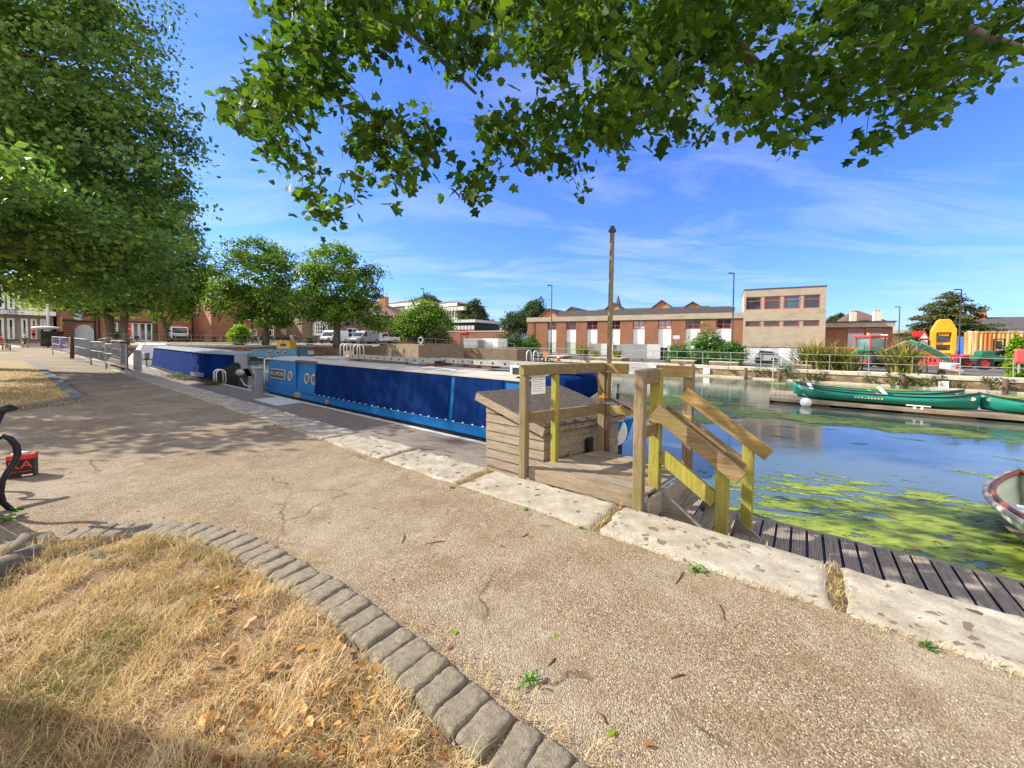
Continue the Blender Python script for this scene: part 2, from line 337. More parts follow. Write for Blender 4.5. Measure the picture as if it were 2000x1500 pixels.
MAT.update(
 path=path_mat(), stone=stone_mat(), water=water_mat(), glass=glass('window_glass'), clear=glass('boat_glass', (.10, .10, .09), .12), blueglass=glass('blue_glass', (.02, .10, .16)),
 soil=M('dry_soil', (.22, .14, .07), .95, .45, 9, 0, .6, (.10, .07, .04)),
 sett=M('grey_granite', (.35, .30, .225), .95, .45, 26, 0, 1.6, (.15, .135, .085), spec=.1),
 kerb=M('dark_kerb', (.14, .14, .13), .9, .3, 8, 0, .5),
 tan=wood('weathered_pine', (.115, .08, .045), (.29, .22, .135), 'z', green=(.18, .15, .05), gamt=.45),
 tanx=wood('weathered_rail', (.13, .085, .04), (.30, .21, .11), 'x', green=(.19, .155, .045), gamt=.4),
 tany=wood('weathered_side_rail', (.11, .075, .038), (.25, .18, .095), 'y', green=(.18, .15, .045), gamt=.4),
 lime=wood('algae_covered_pine', (.20, .18, .03), (.37, .33, .06), 'z', green=(.21, .145, .055), gamt=.35),
 amber=wood('amber_rail', (.22, .14, .05), (.37, .26, .10), 'x', green=(.24, .21, .06), gamt=.3),
 deck=wood('deck_boards', (.17, .125, .085), (.33, .26, .18), 'x', green=(.13, .10, .045), gamt=.4),
 greyx=wood('silvered_boards', (.15, .125, .105), (.30, .255, .215), 'x', scale=6),
 greyy=wood('silvered_cross_boards', (.19, .155, .12), (.42, .36, .29), 'y'),
 shedx=wood('silvered_cladding', (.17, .13, .09), (.37, .30, .22), 'x'), shedy=wood('silvered_side_cladding', (.15, .115, .08), (.33, .265, .195), 'y'),
 felt=M('roofing_felt', (.075, .062, .052), .95, .4, 30, 0, .6, (.16, .13, .09)),
 moss=M('moss', (.06, .055, .02), 1., .6, 25, 0, 1.),
 iron=M('black_iron', (.012, .011, .012), .35, .3, 10, 0, .1), rust=M('rusty_chain', (.13, .06, .03), .7, .5, 30, .3, .5),
 galv=M('galvanised_steel', (.27, .285, .285), .5, .15, 6, .2), steel=M('brushed_steel', (.5, .5, .49), .35, .2, 5, .8), alu=M('aluminium', (.33, .33, .32), .5, .15, 9, .2),
 blue=M('bright_blue_paint', (.001, .115, .36), .45, .12, 2., 0, .08, spec=.25), navy=canvas_mat((.004, .022, .105)), navy2=canvas_mat((.003, .022, .12)), groove=M('dark_groove_timber', (.07, .06, .048), .95, .3, 8),
 black=M('black_paint', (.012, .012, .014), .5, .5, 5, 0, .2, (.05, .045, .035)), white=M('white_paint', (.75, .74, .70), .5, .08, 3, 0, 0, (.45, .42, .36)), cream=M('cream_roof_paint', (.46, .42, .34), .6, .12, 2.5, 0, .1, (.36, .32, .25)),
 clean=M('white_board', (.80, .80, .79), .5, .03), brass=M('porthole_rim', (.55, .50, .40), .3, .2, 6, .8), brown=M('brown_block', (.16, .07, .04), .7, .3, 8),
 rope=M('rope', (.42, .36, .27), .95, .3, 60, 0, .8), yellow=M('yellow_paint', (.80, .40, .008), .5, .1, 2), hood=M('sun_faded_orange_hood', (.78, .33, .008), .55, .12, 2, 0, .1, (.55, .22, .02)), red=M('red_paint', (.60, .035, .03), .5, .12, 2), pink=M('faded_red_plastic', (.75, .07, .075), .55, .2, 3),
 green=M('canoe_green', (.008, .19, .135), .38, .15, 2., 0, .05), tractor=M('tractor_green', (.012, .13, .065), .4, .2, 2), darkgreen=M('dark_green', (.03, .10, .05), .6, .2, 3),
 concrete=M('board_marked_concrete', (.38, .325, .24), .9, .13, 1.6, 0, .4, (.22, .19, .15), (.6, .6, 1.5)), pale=M('pale_cap_stone', (.46, .42, .34), .9, .2, 3, 0, .4, (.26, .22, .15)),
 rubble=None, render=M('cream_render', (.55, .49, .40), .9, .12, 1.5), tileroof=M('brown_roof_tiles', (.12, .07, .05), .85, .3, 4, 0, .6, None, (.4, .4, 4)), slate=M('grey_slate', (.075, .07, .07), .75, .3, 4, 0, .4, None, (.4, .4, 4)),
 brick=brick('red_brown_brick', (.30, .115, .055), (.22, .08, .04), (.30, .24, .18)), brick2=brick('orange_brick', (.40, .15, .075), (.30, .105, .055), (.38, .29, .21)), darkbrick=brick('old_flint_brick', (.15, .105, .07), (.24, .17, .11), (.3, .25, .18)),
 orange=M('orange_brickwork', (.50, .21, .10), .85, .12, 2), tyre=M('tyre_rubber', (.015, .015, .016), .8, .3, 20), chrome=M('wheel_rim', (.5, .5, .5), .35, .1, 5, .7), van=M('white_van_paint', (.75, .76, .76), .25, .03, 1.), silver=M('silver_van_paint', (.33, .35, .37), .35, .05, 1., 0.),
 asphalt=M('road_asphalt', (.10, .098, .095), .9, .2, 6, 0, .3), paving=M('tan_paving', (.34, .285, .215), .9, .2, 1.2, 0, .3, (.22, .2, .16)), verge=M('dry_verge', (.30, .21, .09), 1., .35, 1.5, 0, .6, (.14, .13, .05)), earth=M('earth', (.16, .13, .08), 1., .3, .2),
 bark=M('plane_bark', (.12, .098, .07), .95, .45, 6, 0, .8, (.24, .21, .15), (1, 1, .35)), skin=M('skin', (.55, .31, .21), .6, .08), hairw=M('white_hair', (.62, .60, .56), .8, .1, 20), hairb=M('brown_hair', (.06, .035, .02), .7, .2, 20),
 teal=M('teal_shirt', (.01, .20, .24), .85, .15), redshirt=M('red_shirt', (.62, .05, .03), .85, .15), jeans=M('blue_jeans', (.04, .07, .14), .85, .2), khaki=M('khaki_shorts', (.36, .18, .12), .85, .2), creamshirt=M('cream_shirt', (.6, .5, .33), .85, .1), darkcloth=M('dark_cloth', (.02, .02, .03), .85, .2),
 container=M('rust_streaked_panel', (.55, .45, .28), .7, .12, .9, 0, .1), pblue=M('blue_plastic', (.02, .13, .50), .45, .12), teak=M('varnished_wood', (.25, .075, .02), .4, .3, 8, 0, .2, None, (1, .1, 1)), boatgreen=M('pale_green_hull', (.60, .68, .56), .45, .15, 2), lgrey=M('light_grey_sheet', (.50, .51, .52), .6, .08, 1.5), redframe=M('faded_red_frame', (.42, .10, .09), .6, .15), mint=M('mint_panel', (.45, .55, .42), .6, .1), purple=M('purple_cloth', (.25, .14, .40), .9, .2), slats=wood('brown_slats', (.06, .04, .03), (.14, .09, .06), 'x'), drywood=wood('dry_planks', (.2, .15, .1), (.38, .3, .21), 'x'), fence=wood('fence_boards', (.2, .15, .11), (.33, .27, .2), 'z'),
 l_over=leafmat('overhanging_leaf', (.026, .062, .010), (.125, .215, .02), .45, .1), l_plane=leafmat('plane_tree_leaf', (.05, .11, .028), (.23, .34, .075), .45, .25), l_bright=leafmat('sunny_leaf', (.045, .11, .012), (.19, .31, .03), .45, .3), l_dark=leafmat('dark_leaf', (.025, .055, .02), (.09, .14, .04), .35, .3), l_pine=leafmat('cedar_needle', (.04, .065, .024), (.15, .16, .04), .25, .2),
 l_shrub=leafmat('shrub_leaf', (.02, .085, .012), (.09, .24, .03), .35, .35), l_lime=leafmat('lime_leaf', (.12, .24, .01), (.32, .48, .03), .5, .3), l_dry=leafmat('dull_leaf', (.07, .085, .03), (.18, .19, .08), .3, .2), l_phorm=leafmat('sword_leaf', (.06, .085, .014), (.34, .30, .06), .35, .4), l_blossom=leafmat('cream_blossom', (.55, .52, .36), (.75, .72, .58), .3, .2),
 l_grass=None, l_weed=leafmat('weed_leaf', (.06, .17, .02), (.16, .33, .04), .4, .3), l_fallen=leafmat('fallen_leaf', (.20, .075, .02), (.55, .29, .08), .25, .3), l_algae=None)
def grassmat():
    n = N('dry_grass_blade'); a = n.new('Attribute', attribute_name='tint')
    k = n.ramp(a.outputs['Fac'], [(0., (.12, .16, .03)), (.14, (.26, .235, .06)), (.28, (.44, .31, .12)), (.6, (.62, .46, .215)), (.85, (.74, .59, .34)), (1., (.86, .75, .53))])
    n.col(k); n.fin(.6, 0, .25); tr = n.new('BsdfTranslucent'); n.L(k, tr.inputs[0]); mx = n.new('MixShader'); mx.inputs[0].default_value = .3
    n.L(n.b.outputs[0], mx.inputs[1]); n.L(tr.outputs[0], mx.inputs[2]); n.L(mx.outputs[0], n.out.inputs[0]); return n.m
MAT['l_grass'] = grassmat()
def rustmat():
    n = N('rust_streaks'); a = n.noise(n.coord((1.6, 1.6, .12)), 1.7, 5, .65, .3); k = n.ramp(a.outputs[0], [(.38, (.55, .45, .28)), (.5, (.52, .28, .09)), (.62, (.40, .13, .03))]); n.col(k); return n.fin(.75, 0, .2)
MAT['container'] = rustmat()
def rubble():
    n = N('rubble_wall'); v = n.new('TexVoronoi', Scale=2.4, feature='F1'); n.L(n.coord((1, 1, 1.7)), v.inputs['Vector']); s_ = n.new('SeparateColor'); n.L(v.outputs['Color'], s_.inputs[0])
    k = n.ramp(s_.outputs[0], [(0., (.14, .09, .06)), (.4, (.27, .18, .11)), (.7, (.33, .25, .17)), (1., (.38, .33, .26))])
    k = n.mix(n.ramp(v.outputs['Distance'], [(.25, 0.), (.5, .7)]), k, (.17, .12, .075)); k = n.mix(n.ramp(n.noise(n.coord(), 1.2, 5, .7).outputs[0], [(.5, 0.), (.7, .6)]), k, (.13, .12, .05))
    n.col(k); n.bump(v.outputs['Distance'], -.6, .08); return n.fin(.95, 0, .15)
MAT['rubble'] = rubble()
def algae():
    n = N('pond_algae'); p = n.coord((1, 1, 1), True); r = n.coord((1.2, 4., 1), True, (0, 0, -TH-.25))
    t = n.noise(r, 3.2, 6, .7, .5); k = n.ramp(t.outputs[0], [(.30, (.07, .13, .012)), (.48, (.20, .26, .025)), (.68, (.33, .37, .045))])
    k = n.mix(n.ramp(n.noise(p, 1.1, 3, .6).outputs[0], [(.45, 0.), (.7, .6)]), k, (.09, .16, .02)); n.col(k); n.bump(t.outputs[0], .5, .02); return n.fin(.55, 0, .35)
MAT['l_algae'] = algae()
WZ = -.9                                        # water level
# ------------------------------------------------------------------ terrain
def zq(u): s = min(1, max(0, (-26-u)/46)); return .40*s*s*(3-2*s)      # the quay path climbs gently towards the north
def grid(name, us, ts, zf, mat, kind='structure', nm=None):
    V = []; Fc = []; w = len(ts)
    for u in us:
        for t in ts: V.append(tuple(Q(u, t, zf(u, t))))
    for i in range(len(us)-1):
        for j in range(w-1): Fc.append((i*w+j, i*w+j+1, (i+1)*w+j+1, (i+1)*w+j))
    b = MB(); b.v = V; b.f = Fc; b.m = [0]*len(Fc); o = b.build(name, mat, None, smooth=True); o['kind'] = kind; return o
def lin(a, b, n): return [a+(b-a)*i/(n-1) for i in range(n)]
NB = -50.                                       # u of the north wall of the basin
bumpy = lambda u, t: .012*mnoise.noise((u*.7, t*.7, 1.)) + .006*mnoise.noise((u*3, t*3, 5.))
grid('path', lin(-66, -9, 60)+lin(-8.8, 5, 90)+lin(5.5, 45, 20), lin(-60, -6, 12)+lin(-5.8, 2.86, 46), lambda u, t: zq(u)-.018+(bumpy(u, t) if u > -12 else 0), MAT['path'])
g0 = MB(); g0.add([tuple(Q(-1500, -1500, -2.2)), tuple(Q(1500, -1500, -2.2)), tuple(Q(1500, 1500, -2.2)), tuple(Q(-1500, 1500, -2.2))], [(0, 1, 2, 3)])
g0.build('ground', MAT['earth'])['kind'] = 'structure'
w0 = MB(); w0.add([tuple(Q(NB-.5, 3.3, WZ)), tuple(Q(90, 3.3, WZ)), tuple(Q(90, 31.6, WZ)), tuple(Q(NB-.5, 31.6, WZ))], [(0, 1, 2, 3)]); w0.build('water', MAT['water'])['kind'] = 'structure'
zn = lambda u, t: .9 if t < 36 else .9
def zland(u, t):
    n = min(1, max(0, (-12-u)/36)); n = n*n*(3-2*n); base = -.12 - .25*min(1, max(0, (t-33)/12)); far = min(1, max(0, (t-60)/300))*1.5
    return base*(1-n) + .95*n + far
grid('east_bank', lin(-130, -50, 9)+lin(-46, 90, 40)+[140, 400], [31.7, 33, 36, 40, 45, 52, 60, 90, 160, 400, 900], zland, MAT['asphalt'])
grid('north_bank', [-900, -400, -160, -100, -84, -78, -72, -66, -62, -58, -54, -50.4], [-400, -60, -8, -6, 0, 3.2, 6, 10, 16, 22, 28, 31.7], lambda u, t: .95 if (u < -66 or t > 6) else zq(u)-.03, MAT['paving'])
grid('west_land', [-900, -300, -66, -40, 0, 45, 400], [-900, -300, -60], lambda u, t: zq(max(u, -66))-.05, MAT['verge'])
qw = MB(); qw.prism([(2.9, -.12), (3.40, -.12), (3.37, -1.7), (2.9, -1.7)], -66, 60, 'x'); o = qw.build('quay_wall', MAT['rubble'], None, Q(0, 0, 0), TH); o['kind'] = 'structure'
# ------------------------------------------------------------------ coping stones along the quay
JO = [-2.87, -1.305, .2]                        # joints read off the photograph
js = [-66.]; random.seed(3)
u = JO[0]; left = []
while u > -40: u -= random.uniform(1.25, 1.75); left.append(u)
u = JO[-1]; right = []
while u < 9: u += random.uniform(1.4, 1.7); right.append(u)
joints = left[::-1] + JO + right
def coping(u0, u1, seed, gap):
    nu, nt = max(8, int((u1-u0)*26)), 20; t0, t1 = 2.80, 3.41; b = MB(); V = []; g = gap
    rr = random.Random(seed); zt = rr.uniform(-.006, .01); tilt = rr.uniform(-.008, .008)
    for i in range(nu+1):
        s = i/nu
        for j in range(nt+1):
            r = j/nt; wob = .026*mnoise.noise((s*6+seed*7, r*1.1, 3.)); x = u0+g + (u1-u0-2*g)*s; y = t0 + (t1-t0)*r + wob*(1 if j in (0, nt) else .6)
            ed = min(s*(u1-u0), (1-s)*(u1-u0))/.03; et = min(r, 1-r)*(t1-t0)/.03
            if i in (0, nu): x += .03*mnoise.noise((r*5, seed*3.1, i))
            fall = .022*(max(0, 1-ed)**2 + max(0, 1-et)**2)
            z = -.002 + zt*.5 + tilt*(s-.5) - fall + .014*mnoise.noise((x*3.2, y*3.2, 0)) + .007*mnoise.noise((x*11, y*11, 4)) + .004*mnoise.noise((x*27, y*27, 2)) - .02*max(0, mnoise.noise((x*4.3, y*4.3, 12))-.3)*max(0, 1-et*.12) - .01*max(0, mnoise.noise((x*8, y*8, 9))-.35)*3
            V.append((x, y, z + zq(x)))
    w = nt+1; b.v = V
    for i in range(nu):
        for j in range(nt): b.f.append((i*w+j, (i+1)*w+j, (i+1)*w+j+1, i*w+j+1)); b.m.append(0)
    rim = [j for j in range(w)] + [i*w+nt for i in range(1, nu+1)] + [nu*w+j for j in range(nt-1, -1, -1)] + [i*w for i in range(nu-1, 0, -1)]
    k = len(b.v); b.v += [(b.v[i][0], b.v[i][1], b.v[i][2]-.22) for i in rim]; m = len(rim)
    for i in range(m): b.f.append((rim[i], rim[(i+1) % m], k+(i+1) % m, k+i)); b.m.append(0)
    c = ((u0+u1)/2, 3.1, 0); b.v = [(v[0]-c[0], v[1]-c[1], v[2]) for v in b.v]
    o = b.build('coping_stone', MAT['stone'], None, Q(*c), TH, smooth=True); return o
near_lab = {(-2.87, -1.305): 'long pale coping stone directly in front of the timber landing', (-1.305, .2): 'long brown pitted coping stone beside the foot of the timber steps'}
for i in range(len(joints)-1):
    a, b_ = joints[i], joints[i+1]; o = coping(a, b_, i, .012 if a not in JO and b_ not in JO else .022)
    lab = near_lab.get((a, b_), 'pale coping stone in the quay edge beyond the timber landing' if a < -2 else 'pale spotted coping stone beside the slatted grey jetty')
    tag(o, lab, 'coping stone', 'coping stones along the quay edge')
jd = MB(); jd.box(-66, 9, 2.83, 3.37, -.1, -.014); o = jd.build('joint_dirt', M('joint_moss', (.15, .105, .045), 1., .6, 30, 0, 1., (.05, .045, .015)), None, Q(0, 0, 0), TH); o['kind'] = 'structure'
# tufts of dead grass growing in the joint and along the path edge
bs = []; tn = []
for j in joints:
    if j > -16:
        for _ in range(160 if j in JO else 50): bs.append(Q(j+random.gauss(0, .028), random.uniform(2.8, 3.4), 0)); tn.append(random.uniform(.1, .8))
for _ in range(2600):
    uu = random.uniform(-14, 2)
    if mnoise.noise((uu*1.7, 0, 2)) > -.12: bs.append(Q(uu, random.gauss(2.785, .022), -.012)); tn.append(random.uniform(.05, .75))
bs = np.array(bs); n_ = len(bs); tag(blades('joint_grass', bs, .02+.035*rng.random(n_), np.full(n_, .003), .3+.6*rng.random(n_), MAT['l_grass'], None, np.array(tn)), 'short dead grass along the joint between path and coping', 'grass', kind='stuff')
# ------------------------------------------------------------------ lawn with sett edging
SO = [(-5.2, 1.55), (-4.6, 2.2), (-4.0, 2.62), (-3.6, 2.8), (-3.42, 2.93), (-3.01, 3.04), (-2.46, 3.03), (-1.92, 2.84), (-1.36, 2.51), (-.89, 2.21), (-.52, 1.93), (-.22, 1.69), (.01, 1.5), (.2, 1.37), (.45, 1.17), (.75, .85), (.95, .5)]
def cat(P, n=24):
    out = []; P = [np.array(p) for p in P]
    for i in range(len(P)-1):
        p0, p1, p2, p3 = P[max(i-1, 0)], P[i], P[i+1], P[min(i+2, len(P)-1)]
        for k in range(n):
            s = k/n; out.append(.5*((2*p1)+(-p0+p2)*s+(2*p0-5*p1+4*p2-p3)*s*s+(-p0+3*p1-3*p2+p3)*s**3))
    out.append(P[-1]); return np.array(out)
curve = cat(SO); seg = np.linalg.norm(np.diff(curve, axis=0), axis=1); cum = np.concatenate([[0], np.cumsum(seg)])
def along(s):
    i = int(np.clip(np.searchsorted(cum, s)-1, 0, len(seg)-1)); f = (s-cum[i])/seg[i]; p = curve[i]*(1-f)+curve[i+1]*f; d = (curve[i+1]-curve[i])/seg[i]; return p, d
def sett_mesh(seed):
    r = random.Random(seed); b = MB(); nx, ny = 9, 13; L, W = .125+r.uniform(-.01, .008), .215+r.uniform(-.015, .015); V = []
    for i in range(nx+1):
        for j in range(ny+1):
            x, y = i/nx-.5, j/ny-.5; e = (abs(x)*2)**11 + (abs(y)*2)**12
            xx = x*L*(1-.05*(abs(y)*2)**6) + .006*mnoise.noise((x*3+seed, y*5, 1)); yy = y*W*(1-.04*(abs(x)*2)**4) + .007*mnoise.noise((x*4, y*3+seed, 2))
            V.append((xx, yy, .017 - .012*e + .004*mnoise.noise((x*4+seed*3, y*7, 0)) + .0045*mnoise.noise((x*14, y*22+seed, 3)) + .003*mnoise.noise((x*30, y*50+seed, 7))))
    w = ny+1; b.v = V
    for i in range(nx):
        for j in range(ny): b.f.append((i*w+j, (i+1)*w+j, (i+1)*w+j+1, i*w+j+1)); b.m.append(0)
    rim = list(range(w)) + [i*w+ny for i in range(1, nx+1)] + [nx*w+j for j in range(ny-1, -1, -1)] + [i*w for i in range(nx-1, 0, -1)]
    k = len(b.v); b.v += [(V[i][0]*.97, V[i][1]*.97, -.08) for i in rim]; m = len(rim)
    for i in range(m): b.f.append((rim[i], rim[(i+1) % m], k+(i+1) % m, k+i)); b.m.append(0)
    return b
proto = []; s = .05; idx = 0
while s < cum[-1]-.05:
    p, d = along(s); nrm = np.array([d[1], -d[0]]); c = p - nrm*-.0 ; ang = math.atan2(d[1], d[0]); inn = np.array([d[1], -d[0]])
    c = p + inn*.11
    if len(proto) < 6: o = sett_mesh(len(proto)*5+1).build('granite_sett', MAT['sett'], smooth=True); proto.append(o)
    else: o = proto[idx % 6].copy(); C.objects.link(o)
    o.location = (c[0], c[1], random.uniform(-.008, .006)); o.rotation_euler = (random.gauss(0, .02), random.gauss(0, .03), ang+random.gauss(0, .04)+(PI if idx % 2 else 0))
    tag(o, 'rough grey granite sett edging the dry lawn', 'granite sett', 'granite setts edging the near lawn')
    s += random.uniform(.124, .136); idx += 1
inner = np.array([along(s_)[0] + np.array([along(s_)[1][1], -along(s_)[1][0]])*.235 for s_ in np.linspace(0, cum[-1], 90)])
poly = list(inner) + [np.array((.9, -.6)), np.array((-6.5, -.6)), np.array((-6.5, 1.5))]
lw = MB()
bm = bmesh.new(); bm.faces.new([bm.verts.new((p[0], p[1], -.004)) for p in poly]); bmesh.ops.triangulate(bm, faces=bm.faces); me = bpy.data.meshes.new('lawn'); bm.to_mesh(me); bm.free(); link('lawn', me, MAT['soil'])['kind'] = 'structure'
px_, py_ = np.array([p[0] for p in poly]), np.array([p[1] for p in poly])
def inside(x, y, X=px_, Y=py_):
    r = np.zeros(len(x), bool); j = len(X)-1
    for i in range(len(X)):
        c = ((Y[i] > y) != (Y[j] > y)) & (x < (X[j]-X[i])*(y-Y[i])/(Y[j]-Y[i]+1e-12)+X[i]); r ^= c; j = i
    return r
def nz(x, y, f, s=0): return np.array([mnoise.noise((a*f, b*f, s)) for a, b in zip(x, y)])
mound = lambda x, y: .036*mnoise.noise((x*2.1, y*2.1, 31.))+.028*mnoise.noise((x*5.5, y*5.5, 8.))+.012*mnoise.noise((x*13, y*13, 2.))
ax_, ay_ = np.meshgrid(np.arange(-5.4, .9, .05), np.arange(.5, 3.1, .05), indexing='ij'); in_ = inside(ax_.ravel(), ay_.ravel()).reshape(ax_.shape); lm = MB(); li = {}
for i in range(ax_.shape[0]-1):
    for j in range(ax_.shape[1]-1):
        if in_[i:i+2, j:j+2].all():
            q = []
            for a, b_ in ((i, j), (i+1, j), (i+1, j+1), (i, j+1)):
                if (a, b_) not in li: li[a, b_] = len(lm.v); x_, y_ = ax_[a, b_], ay_[a, b_]; lm.v.append((x_, y_, .004+max(-.004, mound(x_, y_))))
                q.append(li[a, b_])
            lm.f.append(tuple(q)); lm.m.append(0)
lm.build('lawn_turf', MAT['soil'], smooth=True)['kind'] = 'structure'
def lawn_blades(n, xr, yr, name, lab, length, wid):
    x = rng.uniform(*xr, n); y = rng.uniform(*yr, n); k = inside(x, y) & (np.abs(x) < y*1.5+.5); x, y = x[k], y[k]
    den = nz(x, y, 2.6, 3); k = rng.random(len(x)) < np.clip(.8+1.9*nz(x, y, 6.5, 3)+.8*den, .12, 1); x, y = x[k], y[k]
    clump = nz(x, y, 5.4, 7); gr = nz(x, y, 1.3, 12); m = len(x)
    tint = np.clip(.62+.17*rng.normal(size=m)+.25*clump-.55*np.clip(gr*1.6+.05, 0, 1)*(rng.random(m) < .75), 0, 1)
    az = 6*nz(x, y, 2.6, 20)+rng.normal(size=m)*1.7
    tag(blades(name, np.stack([x, y, np.array([max(-.004, mound(a, b_)) for a, b_ in zip(x, y)])], 1), length*(.5+rng.random(m))*(1+.7*clump), wid*(.6+.8*rng.random(m)), np.clip(.74+.26*rng.normal(size=m), .1, .99), MAT['l_grass'], None, tint, None, 4, .7, az), lab, 'grass', kind='stuff')
lawn_blades(175000, (-5, .8), (.6, 3.1), 'dry_grass', 'straw coloured dry grass of the near lawn', .045, .0027)
lawn_blades(42000, (-5, .8), (.6, 3.1), 'loose_straw', 'loose flattened straw lying on the near lawn', .085, .0026)
x = rng.uniform(-4.5, .8, 2600); y = rng.uniform(.9, 3.0, 2600); k = inside(x, y) & (nz(x, y, 1.1, 33)+.45*(x > -1.0)+.1*rng.random(2600) > .2); x, y = x[k], y[k]
tag(leaves('fallen_leaves', np.stack([x, y, .02+.022*rng.random(len(x))+np.array([max(0, mound(a, b_)) for a, b_ in zip(x, y)])], 1), .028+.03*rng.random(len(x)), MAT['l_fallen'], 'oval', 1.2, 0), 'curled brown fallen leaves scattered over the near lawn', 'leaves', kind='stuff')
def gtop(a): p = G(*a, -.015); k = uv(p); return np.array([p[0], p[1], -.018+bumpy(k[0], k[1])])
# loose gravel, twigs and leaves on the path
n_ = 9000; y = 1.2+4.2*rng.random(n_)**1.6; x = (rng.random(n_)*2-1)*1.45*y; tt = x*ty[0]+y*ty[1]; k = (tt < 2.79) & ~inside(x, y); x, y = x[k], y[k]; m = len(x)
dd = [np.linalg.norm(curve-np.array([a, b]), axis=1).min() for a, b in zip(x, y)]; k = np.array(dd) > .02; x, y = x[k], y[k]; m = len(x)
T = np.array([(1, 0, 0), (-.5, .8, 0), (-.6, -.8, 0), (.1, .1, .75)]); V = np.zeros((m, 4, 3)); rr = .0022+.0038*rng.random(m)**2.5; an = rng.random(m)*2*PI
for i in range(4):
    V[:, i, 0] = x+rr*(T[i, 0]*np.cos(an)-T[i, 1]*np.sin(an)); V[:, i, 1] = y+rr*(T[i, 0]*np.sin(an)+T[i, 1]*np.cos(an)); V[:, i, 2] = -.017+T[i, 2]*rr*1.3
lp = (np.arange(m)[:, None]*4+np.array([0, 1, 3, 1, 2, 3, 2, 0, 3])[None]).ravel()
def pebmat():
    n = N('loose_pebble'); a = n.new('Attribute', attribute_name='tint'); n.col(n.ramp(a.outputs['Fac'], [(0., (.10, .08, .06)), (.5, (.30, .22, .15)), (.8, (.42, .35, .28)), (1., (.65, .6, .52))])); return n.fin(.85, 0, .2)
tag(raw('loose_gravel', V.reshape(-1, 3), lp, np.arange(m*3)*3, pebmat(), None, np.repeat(rng.random(m), 3)), 'loose gravel grains scattered over the path', 'gravel', kind='stuff')
x = rng.uniform(-6, 3, 420); y = rng.uniform(1.3, 5.5, 420); d_ = np.array([np.linalg.norm(curve-np.array([a, b]), axis=1).min() for a, b in zip(x, y)]); k = ((x*ty[0]+y*ty[1]) < 2.75) & ~inside(x, y) & (rng.random(420) < np.where(d_ < .35, 1., .10)); x, y = x[k], y[k]
tag(leaves('leaf_litter', np.stack([x, y, np.full(len(x), -.012)], 1), .014+.022*rng.random(len(x)), MAT['l_fallen'], 'oval', 1.8, 0), 'small dry leaf scraps on the gravel path', 'leaves', kind='stuff')
d_n = 1500; s_ = rng.random(d_n)*cum[-1]; bb = np.array([[*(along(a)[0] - np.array([along(a)[1][1], -along(a)[1][0]])*abs(rng.normal()*.05)), -.008] for a in s_]); kk = np.array([mnoise.noise((a*1.3, 3, 4)) > -.05 for a in s_]); bb = bb[kk]; n_ = len(bb)
tag(blades('edge_grass', bb, .03+.04*rng.random(n_), np.full(n_, .0028), .5+.45*rng.random(n_), MAT['l_grass'], None, .4+.35*rng.random(n_)), 'dead grass wisps along the outside of the granite setts', 'grass', kind='stuff')
for i, (a, b_) in enumerate([((1310, 1325), (1340, 1318)), ((785, 1060), (790, 1040)), ((1085, 1285), (1070, 1300)), ((1320, 1140), (1335, 1115)), ((1165, 1390), (1185, 1415)), ((1405, 1180), (1415, 1210)), ((830, 1062), (870, 1057)), ((1020, 1050), (1032, 1043))]):
    p, q = gtop(a), gtop(b_); md = (p+q)/2 + np.array([.008, .006, 0]); t = MB().tube([p+[0, 0, .002], md+[0, 0, .004], q+[0, 0, .002]], [.003, .004, .002], 6)
    tag(t.build('twig', MAT['rust'], smooth=True), ['curved dark reddish twig on the gravel', 'thin dry twig on the gravel above the setts', 'short twig beside the yellow leaf on the gravel', 'thin twig close to the leafy weed by the coping', 'straight brown twig touching the sett edging in front of the fallen leaves', 'small dark twig halfway between weed and setts', 'thin pale twig lying flat near the sunny patch', 'tiny forked twig below the coping joint'][i], 'twig')
def ontop(p): q = uv(p); return np.array([p[0], p[1], zq(q[0])-.018+bumpy(q[0], q[1])])
def weed(px, py, s, lab, n=26, z=0.):
    p = ontop(G(px, py, -.015)); o = thing('weed', lab, 'weed', p); pos = rng.normal(size=(n, 3))*s*np.array([.5, .5, .3]); pos[:, 2] = np.abs(pos[:, 2])+s*.15
    st = MB()
    for q in pos[:8]: st.tube([(0, 0, 0), tuple(q)], .0025, 4)
    st.build('stem', MAT['l_weed'], o); leaves('leaf', pos, s*.55*(.6+.6*rng.random(n)), MAT['l_weed'], 'oval', .8, 0, o)
weed(1358, 1114, .055, 'leafy green weed at the foot of the coping, largest on the path edge', 34); weed(1136, 1031, .03, 'small green weed at the joint below the timber step post'); weed(1028, 998, .025, 'little green weed under the coping in front of the landing')
weed(882, 953, .03, 'green weed at the coping joint beside the grey shed'); weed(1035, 1335, .045, 'green weed growing between setts and gravel'); weed(12, 1015, .09, 'tall green weed beside the iron bench foot', 20); weed(1810, 1262, .04, 'small weed at the coping foot beyond the leafy weed')
for px, py, lab in [(1081, 1239, 'single pale yellow green leaf on open gravel'), (890, 1240, 'yellow leaf resting against the setts'), (1190, 1440, 'small lime leaf beside the lowest setts')]:
    p = gtop((px, py)); o = leaves('fallen_leaf', np.array([[0, 0, .004]]), np.array([.045]), MAT['l_lime'], 'oval', 5, 0, None, np.array([.7]), p); tag(o, lab, 'leaf')
